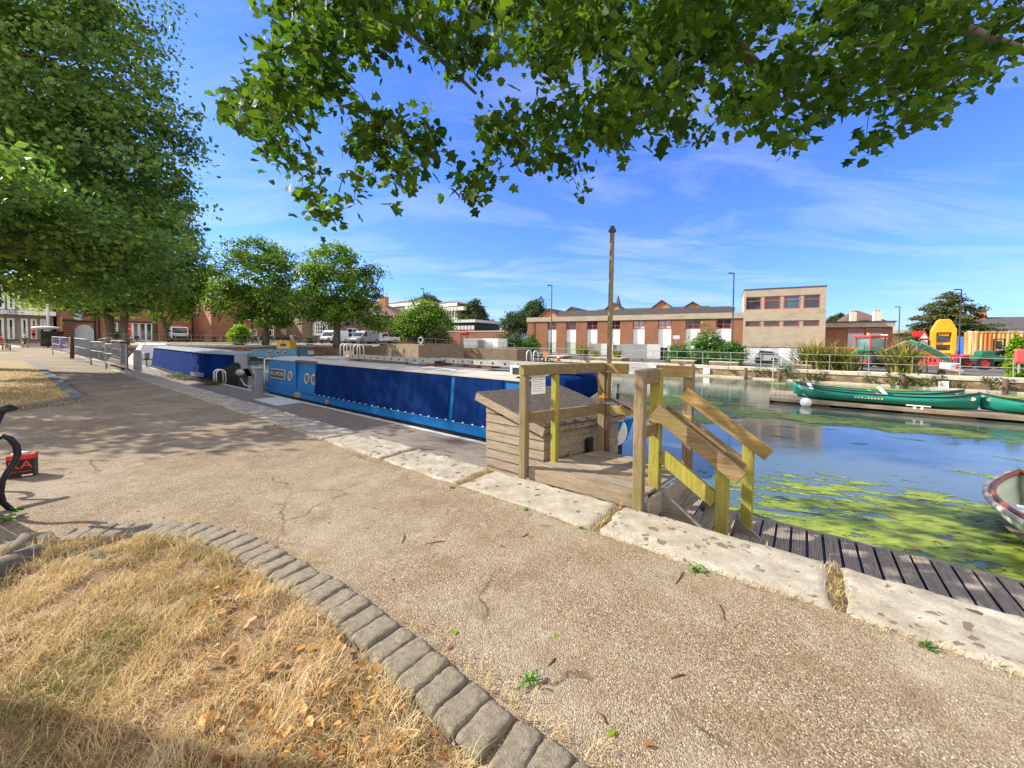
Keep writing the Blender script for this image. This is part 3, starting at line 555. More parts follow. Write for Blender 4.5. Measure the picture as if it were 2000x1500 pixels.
# ------------------------------------------------------------------ timber landing with steps
O = (-1.7, 3.9); lp_ = lambda u, t, z: (u-O[0], t-O[1], z)
land = thing('timber_landing', 'weathered timber landing with railings and steps down to the slatted jetty', 'landing', Q(*O), TH)
def bm_(name, p0, p1, w, h, mat, par=land, bev=.006):
    return MB().beam(lp_(*p0), lp_(*p1), w, h).build(name, mat, par, bevel=bev, seg=2)
def post(u, t, z0, z1, mat, s=.096): return MB().box(u-O[0]-s/2, u-O[0]+s/2, t-O[1]-s/2, t-O[1]+s/2, z0, z1).build('post', mat, land, bevel=.008, seg=2)
P1, P2, P5 = (-2.42, 3.40), (-2.27, 3.80), (-2.04, 4.60); P3, P4, P6 = (-1.155, 3.42), (-1.115, 3.76), (-1.0, 4.55)
E1, E2 = (-.535, 3.76), (-.42, 4.55)
post(*P1, 0, 1.125, MAT['tan'], .085); post(*P2, -.1, 1.125, MAT['lime'], .07); post(*P5, -.6, 1.235, MAT['tan']); post(*P3, -.02, 1.255, MAT['tan'], .09)
post(*P4, -.62, 1.255, MAT['lime'], .1); post(*P6, -.62, 1.245, MAT['tan'], .1); post(*E1, -.62, .47, MAT['lime'], .1); post(*E2, -.62, .5, MAT['lime'], .1)
bm_('rail', (P1[0]-.02, P1[1]-.04, 1.185), (P5[0]+.02, P5[1]-.05, 1.185), .1, .115, MAT['tany']); bm_('rail', (P1[0]+.03, P1[1]+.045, .66), (P5[0]+.02, P5[1]-.05, .66), .05, .115, MAT['tany'])
bm_('rail', (P5[0]+.05, P5[1]-.01, 1.175), (P6[0]+.05, P6[1]-.052, 1.185), .045, .125, MAT['amber']); bm_('rail', (P5[0]+.1, P5[1]-.01, .655), (P6[0]+.05, P6[1]-.052, .655), .045, .1, MAT['amber'])
bm_('rail', (P3[0], P3[1]+.046, 1.19), (P4[0], P4[1]-.051, 1.19), .09, .13, MAT['tany']); bm_('rail', (P3[0], P3[1]+.046, .69), (P4[0], P4[1]-.051, .69), .075, .11, MAT['tany'])
sl = -.69
def hand(t, u0, z0, u1, w=.048, h=.135, mat=None, nm='handrail'): return bm_(nm, (u0, t, z0), (u1, t, z0+sl*(u1-u0)), w, h, mat or MAT['tanx'])
hand(3.685, -1.10, .865, -.385); hand(3.835, -1.06, .85, -.40); hand(4.475, -1.03, .96, -.24, mat=MAT['amber']); hand(3.762, -1.06, .43, -.585, mat=MAT['lime'], nm='guard_rail'); hand(4.55, -.95, .58, -.47, mat=MAT['tanx'], nm='guard_rail')
dk = MB(); Z = .115                               # deck boards follow the skewed plan
for i in range(8):
    t0, t1 = 3.45+i*.14, 3.45+i*.14+.121; e = lambda t: (-2.40+(t-3.45)*.31, -1.12+(t-3.45)*.1)
    a, b_ = e(t0); c, d = e(t1); zz = Z+random.uniform(-.003, .003); dk.mi = (0, 1, 0, 2, 1, 0, 2, 1)[i]
    dk.add([lp_(a, t0, zz-.03), lp_(b_, t0, zz-.03), lp_(d, t1, zz-.03), lp_(c, t1, zz-.03), lp_(a, t0, zz), lp_(b_, t0, zz), lp_(d, t1, zz), lp_(c, t1, zz)], [(0,3,2,1),(4,5,6,7),(0,1,5,4),(1,2,6,5),(2,3,7,6),(3,0,4,7)])
dk.mi = 0; dk.build('deck', [MAT['deck'], MAT['greyx'], wood('pale_deck_board', (.2, .15, .1), (.38, .30, .21), 'x', green=(.13, .10, .045), gamt=.3)], land, bevel=.004)
bm_('fascia', (-2.36, 3.43, .05), (-1.2, 3.43, .05), .035, .125, MAT['deck']); bm_('fascia', (-1.09, 3.46, -.02), (-.98, 4.5, -.02), .035, .2, MAT['greyy'])
def slat_board(b, x0, x1, y0, y1, z, ax='y', grooves=9):         # grooved anti-slip board
    L = (x1-x0) if ax == 'y' else (y1-y0); st = L/grooves
    b.mi = 1; b.box(x0, x1, y0, y1, z-.03, z-.007); b.mi = 0  # groove floor coloured darker so the shallow grooves stand out
    for k in range(grooves):
        if ax == 'y': b.box(x0+k*st+st*.12, x0+(k+1)*st-st*.2, y0, y1, z-.0065, z)
        else: b.box(x0, x1, y0+k*st+st*.12, y0+(k+1)*st-st*.12, z-.0055, z)
for k in range(3):
    z = -.075-.185*k; u0 = -1.06+.27*k; b = MB(); slat_board(b, u0-O[0], u0+.145-O[0], 3.80-O[1], 4.52-O[1], z, 'y', 8); slat_board(b, u0+.15-O[0], u0+.295-O[0], 3.80-O[1], 4.52-O[1], z, 'y', 8); b.build('step', [MAT['greyy'], MAT['groove']], land)
for t in (3.80, 4.53): bm_('stringer', (-1.08, t-.02, -.02), (.06, t-.02, -.02+sl*1.14), .04, .2, MAT['greyx'])
# chain across the landing, pole, notices
def chain(name, lab, P, n):
    b = MB(); pts = cat(P, 16); L = np.concatenate([[0], np.cumsum(np.linalg.norm(np.diff(pts, axis=0), axis=1))])
    for i in range(n):
        s = L[-1]*(i+.5)/n; k = min(np.searchsorted(L, s), len(pts)-1); p = pts[k]; d = pts[min(k+1, len(pts)-1)]-pts[k-1]; d /= np.linalg.norm(d); e = np.cross(d, [0, 0, 1.]); e /= np.linalg.norm(e)+1e-9; f = np.cross(d, e)
        if i % 2: e = f
        b.tube([p + d*.026*math.cos(a) + e*.012*math.sin(a) for a in np.linspace(0, 2*PI, 9)], .0042, 5, False)
    o = b.build(name, MAT['rust'], None, smooth=True); return tag(o, lab, 'chain')
c0 = Q(*PT(1162, 719, 4.5)); c1 = Q(*PT(1178, 768, 4.4)); c2 = Q(*PT(1207, 787, 4.1)); c3 = Q(P3[0], P3[1]+.05, .84)
chain('chain', 'rusty sagging chain strung across the entrance of the timber landing', [c0, c1, c2, c3], 60)
hk = MB(); hk.tube([c1+[0, 0, 0], c1+[.02, 0, -.03], c1+[.0, .01, -.06], c1+[-.04, 0, -.04], c1+[-.05, 0, -.07]], [.012, .02, .022, .016, .01], 8); tag(hk.build('hook', MAT['yellow'], smooth=True), 'yellow plastic chain hook hanging beside the tall pole', 'hook')
pb = Q(P5[0]+.075, P5[1]-.01, .1); pl = thing('mooring_pole', 'tall thin grey wooden pole strapped to the back post of the landing', 'pole', pb)
MB().tube([(0, 0, 0), (.01, 0, 1.4), (.02, 0, 2.8)], [.034, .031, .028], 14).build('shaft', MAT['tan'], pl, smooth=True)
k = MB(); k.tube([(.02, 0, 2.78), (.02, 0, 2.83)], .038, 12); k.box(-.025, .065, -.02, .02, 2.79, 2.815); k.tube([(.02, 0, 2.83), (.02, 0, 2.86)], .026, 10); k.build('cap', MAT['iron'], pl)
for z in (1.02, .62): MB().tube([(0, 0, z), (0, 0, z+.025)], .041, 14).build('strap', MAT['galv'], pl)
t = thing('notice', 'white notice with faint grey lines hung inside the landing rail over the shed roof', 'notice', Q(-2.37, 3.60, 1.03), TH+1.27)
MB().box(-.1, .1, -.003, .003, -.12, .12).build('panel', MAT['clean'], t, bevel=.002)
pr = MB()
for i in range(7): pr.box(-.085, .085-.03*(i % 3 == 2), -.0052, -.0034, .075-.012-i*.026, .075-i*.026)
pr.build('print', MAT['lgrey'], t)
t = thing('notice', 'white rounded notice board fixed on the far amber rail of the landing', 'notice', Q(-1.50, 4.50, 1.17), TH); MB().box(-.16, .16, -.012, -.004, -.05, .092).build('panel', MAT['clean'], t, bevel=.004)
MB().box(-.13, .13, -.0145, -.0125, .03, .036).build('print', MAT['lgrey'], t)
# ------------------------------------------------------------------ shed
sh = thing('timber_shed', 'low silvered timber shed with sloping felt roof beside the landing', 'shed', Q(-2.85, 3.9, 0), TH)
W0 = (-.48, -.1); W1 = (.43, -.07); SK = .31; DP = 1.22
def shp(x, y, z): return (x + y*SK, y, z)
rz = lambda x: .80-.30*(x+.52)/1.0
cl = MB(); zz = -.62
while zz < .8:                                   # front boards, lapped
    h = .118; z1 = min(zz+h-.006, 9)
    x1 = .43; top = lambda x: rz(x)-.02
    if zz < top(.43): 
        cl.add([(-.48,-.10,zz),(x1,-.10,zz),(x1,-.085,zz+h-.005),(-.48,-.085,zz+h-.005),(-.48,-.06,zz),(x1,-.06,zz),(x1,-.06,zz+h-.005),(-.48,-.06,zz+h-.005)] if zz+h < top(.43) else
               [(-.48,-.10,zz),(x1,-.10,zz),(x1,-.085,min(zz+h-.005, top(x1))),(-.48,-.085,zz+h-.005),(-.48,-.06,zz),(x1,-.06,zz),(x1,-.06,min(zz+h-.005, top(x1))),(-.48,-.06,zz+h-.005)],
               [(0,1,2,3),(4,7,6,5),(0,4,5,1),(1,5,6,2),(2,6,7,3),(3,7,4,0)])
    else:
        xe = -.52+(.80-.02-zz)/.30*1.0; xe = min(xe, .43)
        if xe > -.45:
            x2 = max(-.48, -.52+(.78-(zz+h))/.30); cl.add([(-.48,-.10,zz),(xe,-.10,zz),(x2,-.085,min(zz+h-.005,rz(x2)-.02)),(-.48,-.085,min(zz+h-.005,.76)),(-.48,-.06,zz),(xe,-.06,zz),(x2,-.06,min(zz+h-.005,rz(x2)-.02)),(-.48,-.06,min(zz+h-.005,.76))], [(0,1,2,3),(4,7,6,5),(0,4,5,1),(1,5,6,2),(2,6,7,3),(3,7,4,0)])
    zz += h
cl.build('front_wall', MAT['shedx'], sh)
cl = MB(); zz = -.62
while zz < .46:
    h = .118; a, b_ = shp(.43, -.07, zz), shp(.43, DP, zz); z1 = min(zz+h-.005, .47)
    cl.add([(a[0]+.02, a[1], zz), (b_[0]+.02, b_[1], zz), (b_[0]+.004, b_[1], z1), (a[0]+.004, a[1], z1), (a[0]-.03, a[1], zz), (b_[0]-.03, b_[1], zz), (b_[0]-.03, b_[1], z1), (a[0]-.03, a[1], z1)], [(0,1,2,3),(4,7,6,5),(0,4,5,1),(1,5,6,2),(2,6,7,3),(3,7,4,0)]); zz += h
cl.build('side_wall', MAT['shedy'], sh)
cl = MB(); a, b_ = shp(-.48, -.06, 0), shp(-.48, DP, 0); cl.add([(a[0], a[1], -.62), (b_[0], b_[1], -.62), (b_[0], b_[1], .78), (a[0], a[1], .78), shp(.40, -.05, -.62), shp(.40, DP, -.62), shp(.40, DP, .47), shp(.40, -.05, .47)], [(0,3,2,1),(1,2,6,5)]); cl.build('back_wall', MAT['shedy'], sh)
rf = MB(); q4 = [shp(-.55, -.15, rz(-.55)), shp(.52, -.15, rz(.52)), shp(.52, DP+.06, rz(.52)), shp(-.55, DP+.06, rz(-.55))]
rf.add(q4 + [(p[0], p[1], p[2]+.018) for p in q4], [(0,3,2,1),(4,5,6,7),(0,1,5,4),(1,2,6,5),(2,3,7,6),(3,0,4,7)]); rf.build('roof', MAT['felt'], sh)
MB().beam(shp(-.55, -.165, rz(-.55)-.045), shp(.53, -.165, rz(.53)-.045), .028, .095).build('bargeboard', MAT['shedx'], sh, bevel=.003)
MB().beam(shp(.50, -.15, rz(.52)-.03), shp(.50, DP+.05, rz(.52)-.03), .03, .06).build('eaves_board', MAT['shedy'], sh)
ms = rng.random((1400, 3)); mp = np.array([[.43+.085*a + (b*1.3-.1)*SK, b*1.3-.1, rz(.50)+.02-.09*c*c + .012*math.sin(b*40)] for a, b, c in ms]); leaves('moss', mp, .022, MAT['moss'], 'oval', .2, .4, sh)
s0 = shp(.46, .62, .16); MB().cbox((s0[0]+.02, s0[1], s0[2]), (.07, .12, .2)).build('socket_box', MAT['iron'], sh, bevel=.01); MB().tube([(s0[0]+.03, s0[1], .07), (s0[0]+.03, s0[1]-.02, -.05), (s0[0]+.03, s0[1]+.03, -.2)], .008, 6).build('cable', MAT['iron'], sh)
s1 = shp(.465, .30, .06); MB().prism([(s1[1]+.035*math.sin(a)*(1-.45*math.cos(a)), s1[2]-.01+.085*-math.cos(a)*-1) for a in np.linspace(0, 2*PI, 20)[:-1]], s1[0], s1[0]+.03, 'x').build('timber_peg', MAT['amber'], sh, bevel=.006)
# ------------------------------------------------------------------ pontoons
pj = thing('slatted_jetty', 'grey slatted timber jetty running along the foot of the quay wall', 'jetty', Q(-.6, 4.5, -.62), TH)
b = MB(); random.seed(5)
for k in range(66):
    x = -.55+k*.138; slat_board(b, x+random.uniform(-.002, .002), x+.116, -1.05, .98+random.uniform(-.008, .008), random.uniform(-.003, .003), 'y', 9)
b.build('boards', [MAT['greyy'], MAT['groove']], pj); b = MB(); b.box(-.55, 8.6, -1.05, .96, -.24, -.034); b.build('frame', MAT['black'], pj); MB().box(-.55, 8.6, .985, 1.03, -.2, -.004).build('edge_board', MAT['greyx'], pj, bevel=.004)
pn = thing('floating_pontoon', 'long brown decked pontoon with pale edge strip beside the blue narrowboat', 'pontoon', Q(-14, 4.7, -.62), TH)
b = MB()
for k in range(17):
    t0 = -1.2+k*.139
    for x0 in range(-30, 11, 4): slat_board(b, x0+.003, min(x0+3.997, 11), t0, t0+.132, random.uniform(-.003, .002), 'x', 7 if t0 > -.1 else 3)
b.build('deck', [MAT['greyx'], MAT['groove']], pn); MB().box(-30, 11, -1.2, 1.16, -.45, -.034).build('float', MAT['concrete'], pn); MB().box(-30, 11, 1.165, 1.27, -.12, .006).build('edge_strip', MAT['lgrey'], pn)
MB().box(-1.2, .75, .35, 1.16, .004, .012).build('tread_plate', MAT['lgrey'], pn)
# square service bollard
bo = thing('service_bollard', 'square steel service bollard with sloping cap at the pontoon edge', 'bollard', Q(-16.75, 5.72, -.62), TH)
MB().box(-.14, .14, -.14, .14, 0, .95).build('body', MAT['steel'], bo, bevel=.01); MB().box(-.20, .20, -.20, .20, 0, .025).build('base_plate', MAT['galv'], bo); MB().prism([(-.17, .95), (.17, .95), (.17, 1.02), (-.17, 1.06)], -.17, .17).build('cap', MAT['alu'], bo, bevel=.01)
MB().box(-.06, .06, -.147, -.139, .55, .78).build('socket_panel', MAT['black'], bo)
# ------------------------------------------------------------------ narrowboat hulls
def hull(b, L0, L1, hw, z0, zs, bow=2.2, stern=.8, sheer=.35, n=26):
    """x from L0 (stern) to L1 (bow), half width hw; returns nothing"""
    rings = []
    for i in range(n+1):
        x = L0+(L1-L0)*(1-(1-i/n)**1.0); w = hw; sh = 0
        if x > L1-bow: s = (x-(L1-bow))/bow; w = hw*max(.03, (1-s**2.2)); sh = sheer*s**2
        if x < L0+stern: s = (L0+stern-x)/stern; w = hw*math.sqrt(max(.25, 1-.75*s*s)); sh = .05*s
        wb = w*.86; zt = zs+sh; rings.append([(x-(.35*((x-(L1-bow))/bow)**2 if x > L1-bow else 0), -wb, z0), (x, -w, z0+.35), (x+.0, -w, zt), (x, w, zt), (x, w, z0+.35), (x-(.35*((x-(L1-bow))/bow)**2 if x > L1-bow else 0), wb, z0)])
    b.loft(rings)
def cabin(b, x0, x1, hw0, hw1, z0, z1, x1t=None, x0t=None):
    x1t = x1 if x1t is None else x1t; x0t = x0 if x0t is None else x0t
    b.loft([[(x0, -hw0, z0), (x0, hw0, z0), (x0t, hw1, z1), (x0t, -hw1, z1)], [(x1, -hw0, z0), (x1, hw0, z0), (x1t, hw1, z1), (x1t, -hw1, z1)]])
def roof(b, x0, x1, hw, z, camber=.06, th=.03, n=8):
    rings = []
    for x in (x0, x1):
        r = [(x, hw*(2*k/n-1), z+camber*(1-(2*k/n-1)**2)) for k in range(n+1)]; rings.append(r + [(x, hw, z-th), (x, -hw, z-th)])
    b.loft(rings)
def wavy(b, x0, x1, y, z0, z1, lean, nx=60, nz=14, amp=.012, seed=0, gather=.04):   # canvas sheet with folds
    base = len(b.v)
    for i in range(nx+1):
        for j in range(nz+1):
            r = j/nz; x = x0+(x1-x0)*i/nx; a = amp*(mnoise.noise((x*2.2+r*.9, r*1.2, seed))+.6*mnoise.noise((x*5+r*2.2, r*2, seed+4)))*(1-.55*r)
            zz = z0+(z1-z0)*r - (gather*.4*abs(math.sin(x*PI/.42)) if j == 0 else 0); b.v.append((x, y+lean*r-abs(a)-.012, zz))
    for i in range(nx):
        for j in range(nz): q = base+i*(nz+1)+j; b.f.append((q, q+nz+1, q+nz+2, q+1)); b.m.append(0)
nb = thing('narrowboat', 'long bright blue narrowboat with navy side canvas and cream roof moored at the pontoon', 'narrowboat', Q(-10, 7.12, WZ), TH)
b = MB(); hull(b, -7.2, 7.25, 1.04, -.45, .34, 2.1, .6, .42); b.build('hull', MAT['black'], nb)
b = MB(); b.box(-3.9, 4.9, -1.075, 1.075, .33, .555); b.box(-7.0, -4.45, -1.075, 1.075, .33, .47); b.build('gunwale', MAT['blue'], nb, bevel=.03, seg=3)
b = MB(); cabin(b, -6.95, 5.9, 1.0, .90, .42, 1.62, 5.7); b.build('cabin', MAT['blue'], nb, bevel=.02)
b = MB(); roof(b, -6.98, 5.72, .95, 1.63, .07, .035); b.build('roof', MAT['cream'], nb, smooth=False)
b = MB(); rg = []
for k, x in enumerate((5.0, 5.9, 6.6, 7.05, 7.33)): rg.append([(x, -[1.045, .93, .62, .30, .06][k], .45+.02*k), (x, [1.045, .93, .62, .30, .06][k], .45+.02*k), (x+.03*k, [1.05, .95, .66, .36, .1][k], .60+.09*k), (x+.03*k, -[1.05, .95, .66, .36, .1][k], .60+.09*k)])
b.loft(rg); b.build('bow_band', MAT['blue'], nb)
b = MB(); b.disc((7.15, -.16, .72), .26, .05, 'y', 24, .30); ob = b.build('bow_flash', MAT['white'], nb, bevel=.01); ob.rotation_euler = (0, 0, 0)
b = MB(); b.prism([(5.55, 1.16), (5.55, 1.68), (6.35, 1.72), (6.5, 1.66), (6.38, 1.3), (6.1, 1.1)], -.86, .86); b.build('bow_canopy', MAT['navy2'], nb, bevel=.03, seg=2)
b = MB(); b.box(5.56, 5.9, -.875, -.866, 1.2, 1.6); b.build('front_window', MAT['glass'], nb)
for x0, x1, sd in ((-2.95, 3.45, 0), (3.62, 5.05, 5)):
    b = MB(); wavy(b, x0, x1, -1.012, .585, 1.61, .095, int((x1-x0)*22), 16, .03, sd); ob = b.build('side_canvas', MAT['navy'], nb, smooth=True)
tie = None
for x in [-2.85+k*.30 for k in range(22)]+[3.7+k*.3 for k in range(5)]:
    if tie is None: tie = MB().box(-.025, .025, -1.062, -1.046, .565, .585).build('canvas_tie', MAT['white'], nb, (x, 0, 0))
    else: q = tie.copy(); C.objects.link(q); q.location = (x, 0, 0)
for x in (-4.93, -3.62, -3.12):
    zc = 1.05; yy = -.955; ring = MB().ring((0, 0, 0), .135, .185, .04, 'y', 26).build('porthole', MAT['brass'], nb, (x, yy-.005, zc)); ring.rotation_euler = (-.085, 0, 0)
    MB().disc((0, 0, 0), .137, .012, 'y', 26).build('pane', MAT['clear'], ring)
nm = MB().box(-.66, .66, -.012, .012, -.18, .18).build('nameplate', MAT['cream'], nb, (-6.02, -.965, 1.07)); nm.rotation_euler = (-.085, 0, 0); MB().box(-.625, .625, -.016, -.0125, -.15, .15).build('panel', MAT['black'], nm)
text('lettering', 'RICHMOND', .24, MAT['cream'], nm, (0, -.018, 0), (PI/2, 0, 0), .004, 'CENTER', .92)
for x in (-4.42, -2.97): MB().box(x, x+.02, -1.004, -.93, .5, 1.62).build('panel_joint', MAT['blue'], nb)
b = MB(); b.box(-4.42, -2.96, -1.02, -.90, 1.605, 1.66); b.build('roof_ledge', MAT['brown'], nb)
b = MB(); b.box(-4.42, -3.92, -1.06, -.98, .35, .52)
for k in range(4): b.box(-4.40, -3.94, -1.07, -1.055, .36+.042*k, .385+.042*k)
b.build('boarding_step', MAT['drywood'], nb)
b = MB(); b.tube([(-7.0, -.85, 1.60), (-7.75, -.8, 1.58), (-7.75, .8, 1.58), (-7.0, .85, 1.60)], .028, 8); b.tube([(-7.75, -.8, 1.58), (-7.75, -.8, .5)], .022, 8); b.tube([(-7.75, .8, 1.58), (-7.75, .8, .5)], .022, 8); b.tube([(-7.75, -.8, 1.05), (-7.0, -.9, 1.05)], .03, 6); b.build('stern_rail', MAT['white'], nb, smooth=True)
b = MB(); b.box(-4.6, -3.0, -.3, .55, 1.70, 1.77); b.build('hatch', MAT['cream'], nb, bevel=.02, seg=2)
b = MB(); b.cbox((0, 0, 0), (.3, .22, .22)); fl = b.build('floodlight', MAT['white'], nb, (5.35, -.8, 1.80), bevel=.02, seg=2); MB().box(-.08, .1, -.118, -.112, -.07, .07).build('lens', MAT['glass'], fl); MB().tube([(0, 0, -.2), (0, 0, -.1)], .02, 6).build('bracket', MAT['black'], fl)
b = MB(); b.box(-3.9, 4.9, -1.079, -1.073, .535, .548); b.build('gunwale_line', MAT['navy'], nb)
tc = MB(); tc.box(-.1, .1, -.02, .02, 0, .05); tc.box(-.06, .06, -.05, .03, .05, .09); tc.tube([(-.09, -.03, .02), (0, -.06, -.05), (.1, -.03, -.02)], .015, 6); tc.build('cleat', MAT['brass'], nb, (-1.95, -1.085, .42))
for x in (2.2, 4.6): MB().tube([(x, -.75, 1.70), (x+.35, -.72, 1.735), (x+1.2, -.70, 1.70)], .012, 6).build('roof_cable', MAT['white'], nb)
MB().tube([(-6.0, -.2, 1.70), (-6.0, -.2, 2.0)], .03, 8).build('chimney', MAT['black'], nb)
def gang(x0, x1, y, z, lab, tilt=0):
    o = thing('gangplank', lab, 'gangplank', Q(-10+x0, 7.12+y, WZ+z), TH+tilt); L = x1-x0; b = MB(); b.box(0, L, 0, .03, 0, .12); b.box(0, L, .37, .40, 0, .12); b.box(0, L, .03, .37, .06, .085); b.build('channel', MAT['alu'], o)
    h = MB(); k = .25
    while k < L-.1: h.disc((k, -.002, .06), .028, .012, 'y', 10); k += .36
    h.build('holes', MAT['black'], o)
    f = MB()
    for x in (.25, L-.35): f.box(x, x+.3, .02, .38, -.07, 0)
    f.build('block', MAT['brown'], o); return o
gang(-2.2, 2.1, -.25, 1.78, 'long grey aluminium gangplank on the middle of the blue boat roof'); gang(1.5, 3.4, .15, 1.79, 'shorter aluminium gangplank overlapping the long one on the blue boat roof', -.03); gang(3.6, 6.4, -.3, 1.82, 'aluminium gangplank at the bow end of the blue boat roof', .02)
o = thing('plank', 'long pale wooden plank lying on the blue boat roof', 'plank', Q(-12.6, 7.0, WZ+1.72), TH); MB().box(0, 3.4, -.05, .05, 0, .04).build('board', MAT['drywood'], o); MB().box(.3, .5, -.1, .1, -.03, 0).build('block', MAT['brown'], o)
p = Q(*PT(1201, 882, 5.6)); o = thing('thin_pole', 'thin black iron pole standing behind the chain, beside the blue bow', 'pole', p); MB().tube([(0, 0, -.3), (.03, 0, 1.05)], .014, 8).build('rod', MAT['iron'], o, smooth=True); MB().tube([(.028, 0, .82), (.03, 0, .9)], .028, 8).build('clamp', MAT['iron'], o)
# darker boat ahead
kb = thing('covered_boat', 'dark boat under a royal blue canvas tent, its bow tied by a slack rope', 'boat', Q(-29.6, 6.75, WZ), TH-.045)
b = MB(); hull(b, -8.3, 8.4, 1.08, -.4, .46, 3.0, .5, .75); b.build('hull', MAT['black'], kb)
b = MB(); rg = []
for i in range(13):
    x = 5.0+3.42*i/12; s = max(0, (x-5.4)/3.0); w = 1.1*max(.035, 1-s**2.2); zt = .46+.75*s*s; rg.append([(x, -w, zt-.3), (x, w, zt-.3), (x+.01, w+.02, zt+.06), (x+.01, -w-.02, zt+.06)])
b.loft(rg); b.build('bow_plate', MAT['black'], kb)
b = MB(); wavy(b, -7.8, 7.0, -1.03, .45, 1.72, .14, 150, 12, .03, 9); wavy(b, -7.8, 7.0, -1.03, .45, 1.72, .14, 150, 12, .02, 3)
vv = [(x, -y, z) for x, y, z in b.v[len(b.v)//2:]]; b.v[len(b.v)//2:] = vv
b.add([(-7.8, -1.03, .45), (-7.8, 1.03, .45), (-7.8, .89, 1.72), (-7.8, -.89, 1.72)], [(0, 1, 2, 3)]); b.build('tent_canvas', MAT['navy2'], kb, smooth=True)
b = MB(); roof(b, -7.9, 7.1, .98, 1.72, .10, .03); b.loft([[(7.1, -.98, 1.69), (7.1, .98, 1.69), (7.1, .98, 1.74), (7.1, 0, 1.82), (7.1, -.98, 1.74)], [(8.06, -.04, 1.62), (7.95, .55, 1.62), (7.95, .55, 1.66), (8.0, .25, 1.70), (8.06, -.04, 1.66)]]); b.build('tent_roof', MAT['galv'], kb)
b = MB(); b.add([(7.0, -1.03, .5), (8.16, -.02, .95), (8.05, .0, 1.66), (7.0, -.90, 1.72), (7.0, -1.0, .5), (8.13, .0, .95), (8.02, .03, 1.66), (7.0, -.87, 1.72)], [(0, 1, 2, 3), (7, 6, 5, 4), (0, 4, 5, 1), (1, 5, 6, 2), (2, 6, 7, 3)]); b.build('front_canvas', MAT['navy2'], kb)
b = MB(); b.add([(8.15, -.02, .95), (8.05, .55, .95), (7.0, 1.03, .5), (7.0, .9, 1.72), (7.95, .55, 1.66), (8.04, .0, 1.66)], [(0, 1, 4, 5), (1, 2, 3, 4)]); b.build('front_sheet', MAT['clear'], kb)
text('lettering', 'KINGFISHER', .27, MAT['cream'], kb, (6.55, -1.12, .66), (PI/2, 0, .2), .004, 'CENTER', .9); text('lettering', 'KINGFISHER', .27, MAT['cream'], kb, (7.75, .62, .98), (PI/2, 0, PI-.75), .004, 'CENTER', .8)
b = MB(); b.ball((8.45, .12, .80), (.34, .17, .17), 12); b.build('fender', MAT['rope'], kb, smooth=True)
k0 = Q(-29.6, 6.75, WZ) + Fr((0, 0, 0), TH-.045).w(8.4, 0, 1.2); k1 = Q(-25.2, 5.3, -.58)
t = MB().tube([k0, k0*.66+k1*.34+[0, 0, -.1], k0*.33+k1*.67+[0, 0, -.1], k1], .045, 8); tag(t.build('mooring_rope', MAT['rope'], smooth=True), 'thick pale mooring rope running from the dark bow to the pontoon', 'rope')
t = MB().tube([Q(-17.0, 5.85, -.25), Q(-18.2, 6.0, -.50), Q(-19.6, 6.2, -.55), Q(-20.6, 6.35, -.35)], .035, 8); tag(t.build('mooring_rope', MAT['rope'], smooth=True), 'slack pale rope between the steel bollard and the dark bow', 'rope')
def hoops(name, lab, loc, s=1., rz=TH, group=None):
    o = thing(name, lab, 'boarding ladder', loc, rz, group)
    for x in (-.22*s, .22*s): MB().tube([(x, 0, 0)] + [(x, .22*s*(1-math.cos(a)), .62*s+.22*s*math.sin(a)) for a in np.linspace(0, PI*.9, 9)] + [(x, .46*s, .1)], .027, 8).build('hoop', MAT['white'], o, smooth=True)
    b = MB()
    for z in (-.2, .05): b.tube([(-.22*s, .45*s, z), (.22*s, .45*s, z)], .02, 6)
    b.build('rung', MAT['white'], o); return o
hoops('boarding_ladder', 'white hooped boarding ladder on the pontoon beside the dark bow', Q(-21.6, 5.65, -.62), .8); hoops('boarding_ladder', 'white hooped ladder rails seen over the blue boat roof near its stern', A(668, 697, 24), 1.0, TH); hoops('boarding_ladder', 'white hooped ladder beyond the bow end of the blue boat roof', A(1035, 716, 20), 1.0, TH)
hoops('boarding_ladder', 'second white hooped ladder seen over the blue boat roof', A(694, 699, 24), 1.0, TH)
def heap(lab, loc, r, n):
    d = rng.normal(size=(n, 3))*np.array([r, r*.6, r*.22]); d[:, 2] = np.abs(d[:, 2]); tag(blades('weed_heap', d, .12+.1*rng.random(n), np.full(n, .012), .85+.14*rng.random(n), MAT['l_dry'], None, None, loc), lab, 'weed heap', 'heaps of pondweed on the pontoon')
heap('broad heap of wet pondweed beside the dark boat tent', Q(-26.5, 5.5, -.62), .45, 900); heap('second heap of pondweed, with yellow stalks', Q(-24.7, 5.45, -.62), .38, 700); heap('small scrap of pondweed under the hooped ladder', Q(-21.4, 5.45, -.62), .22, 350)
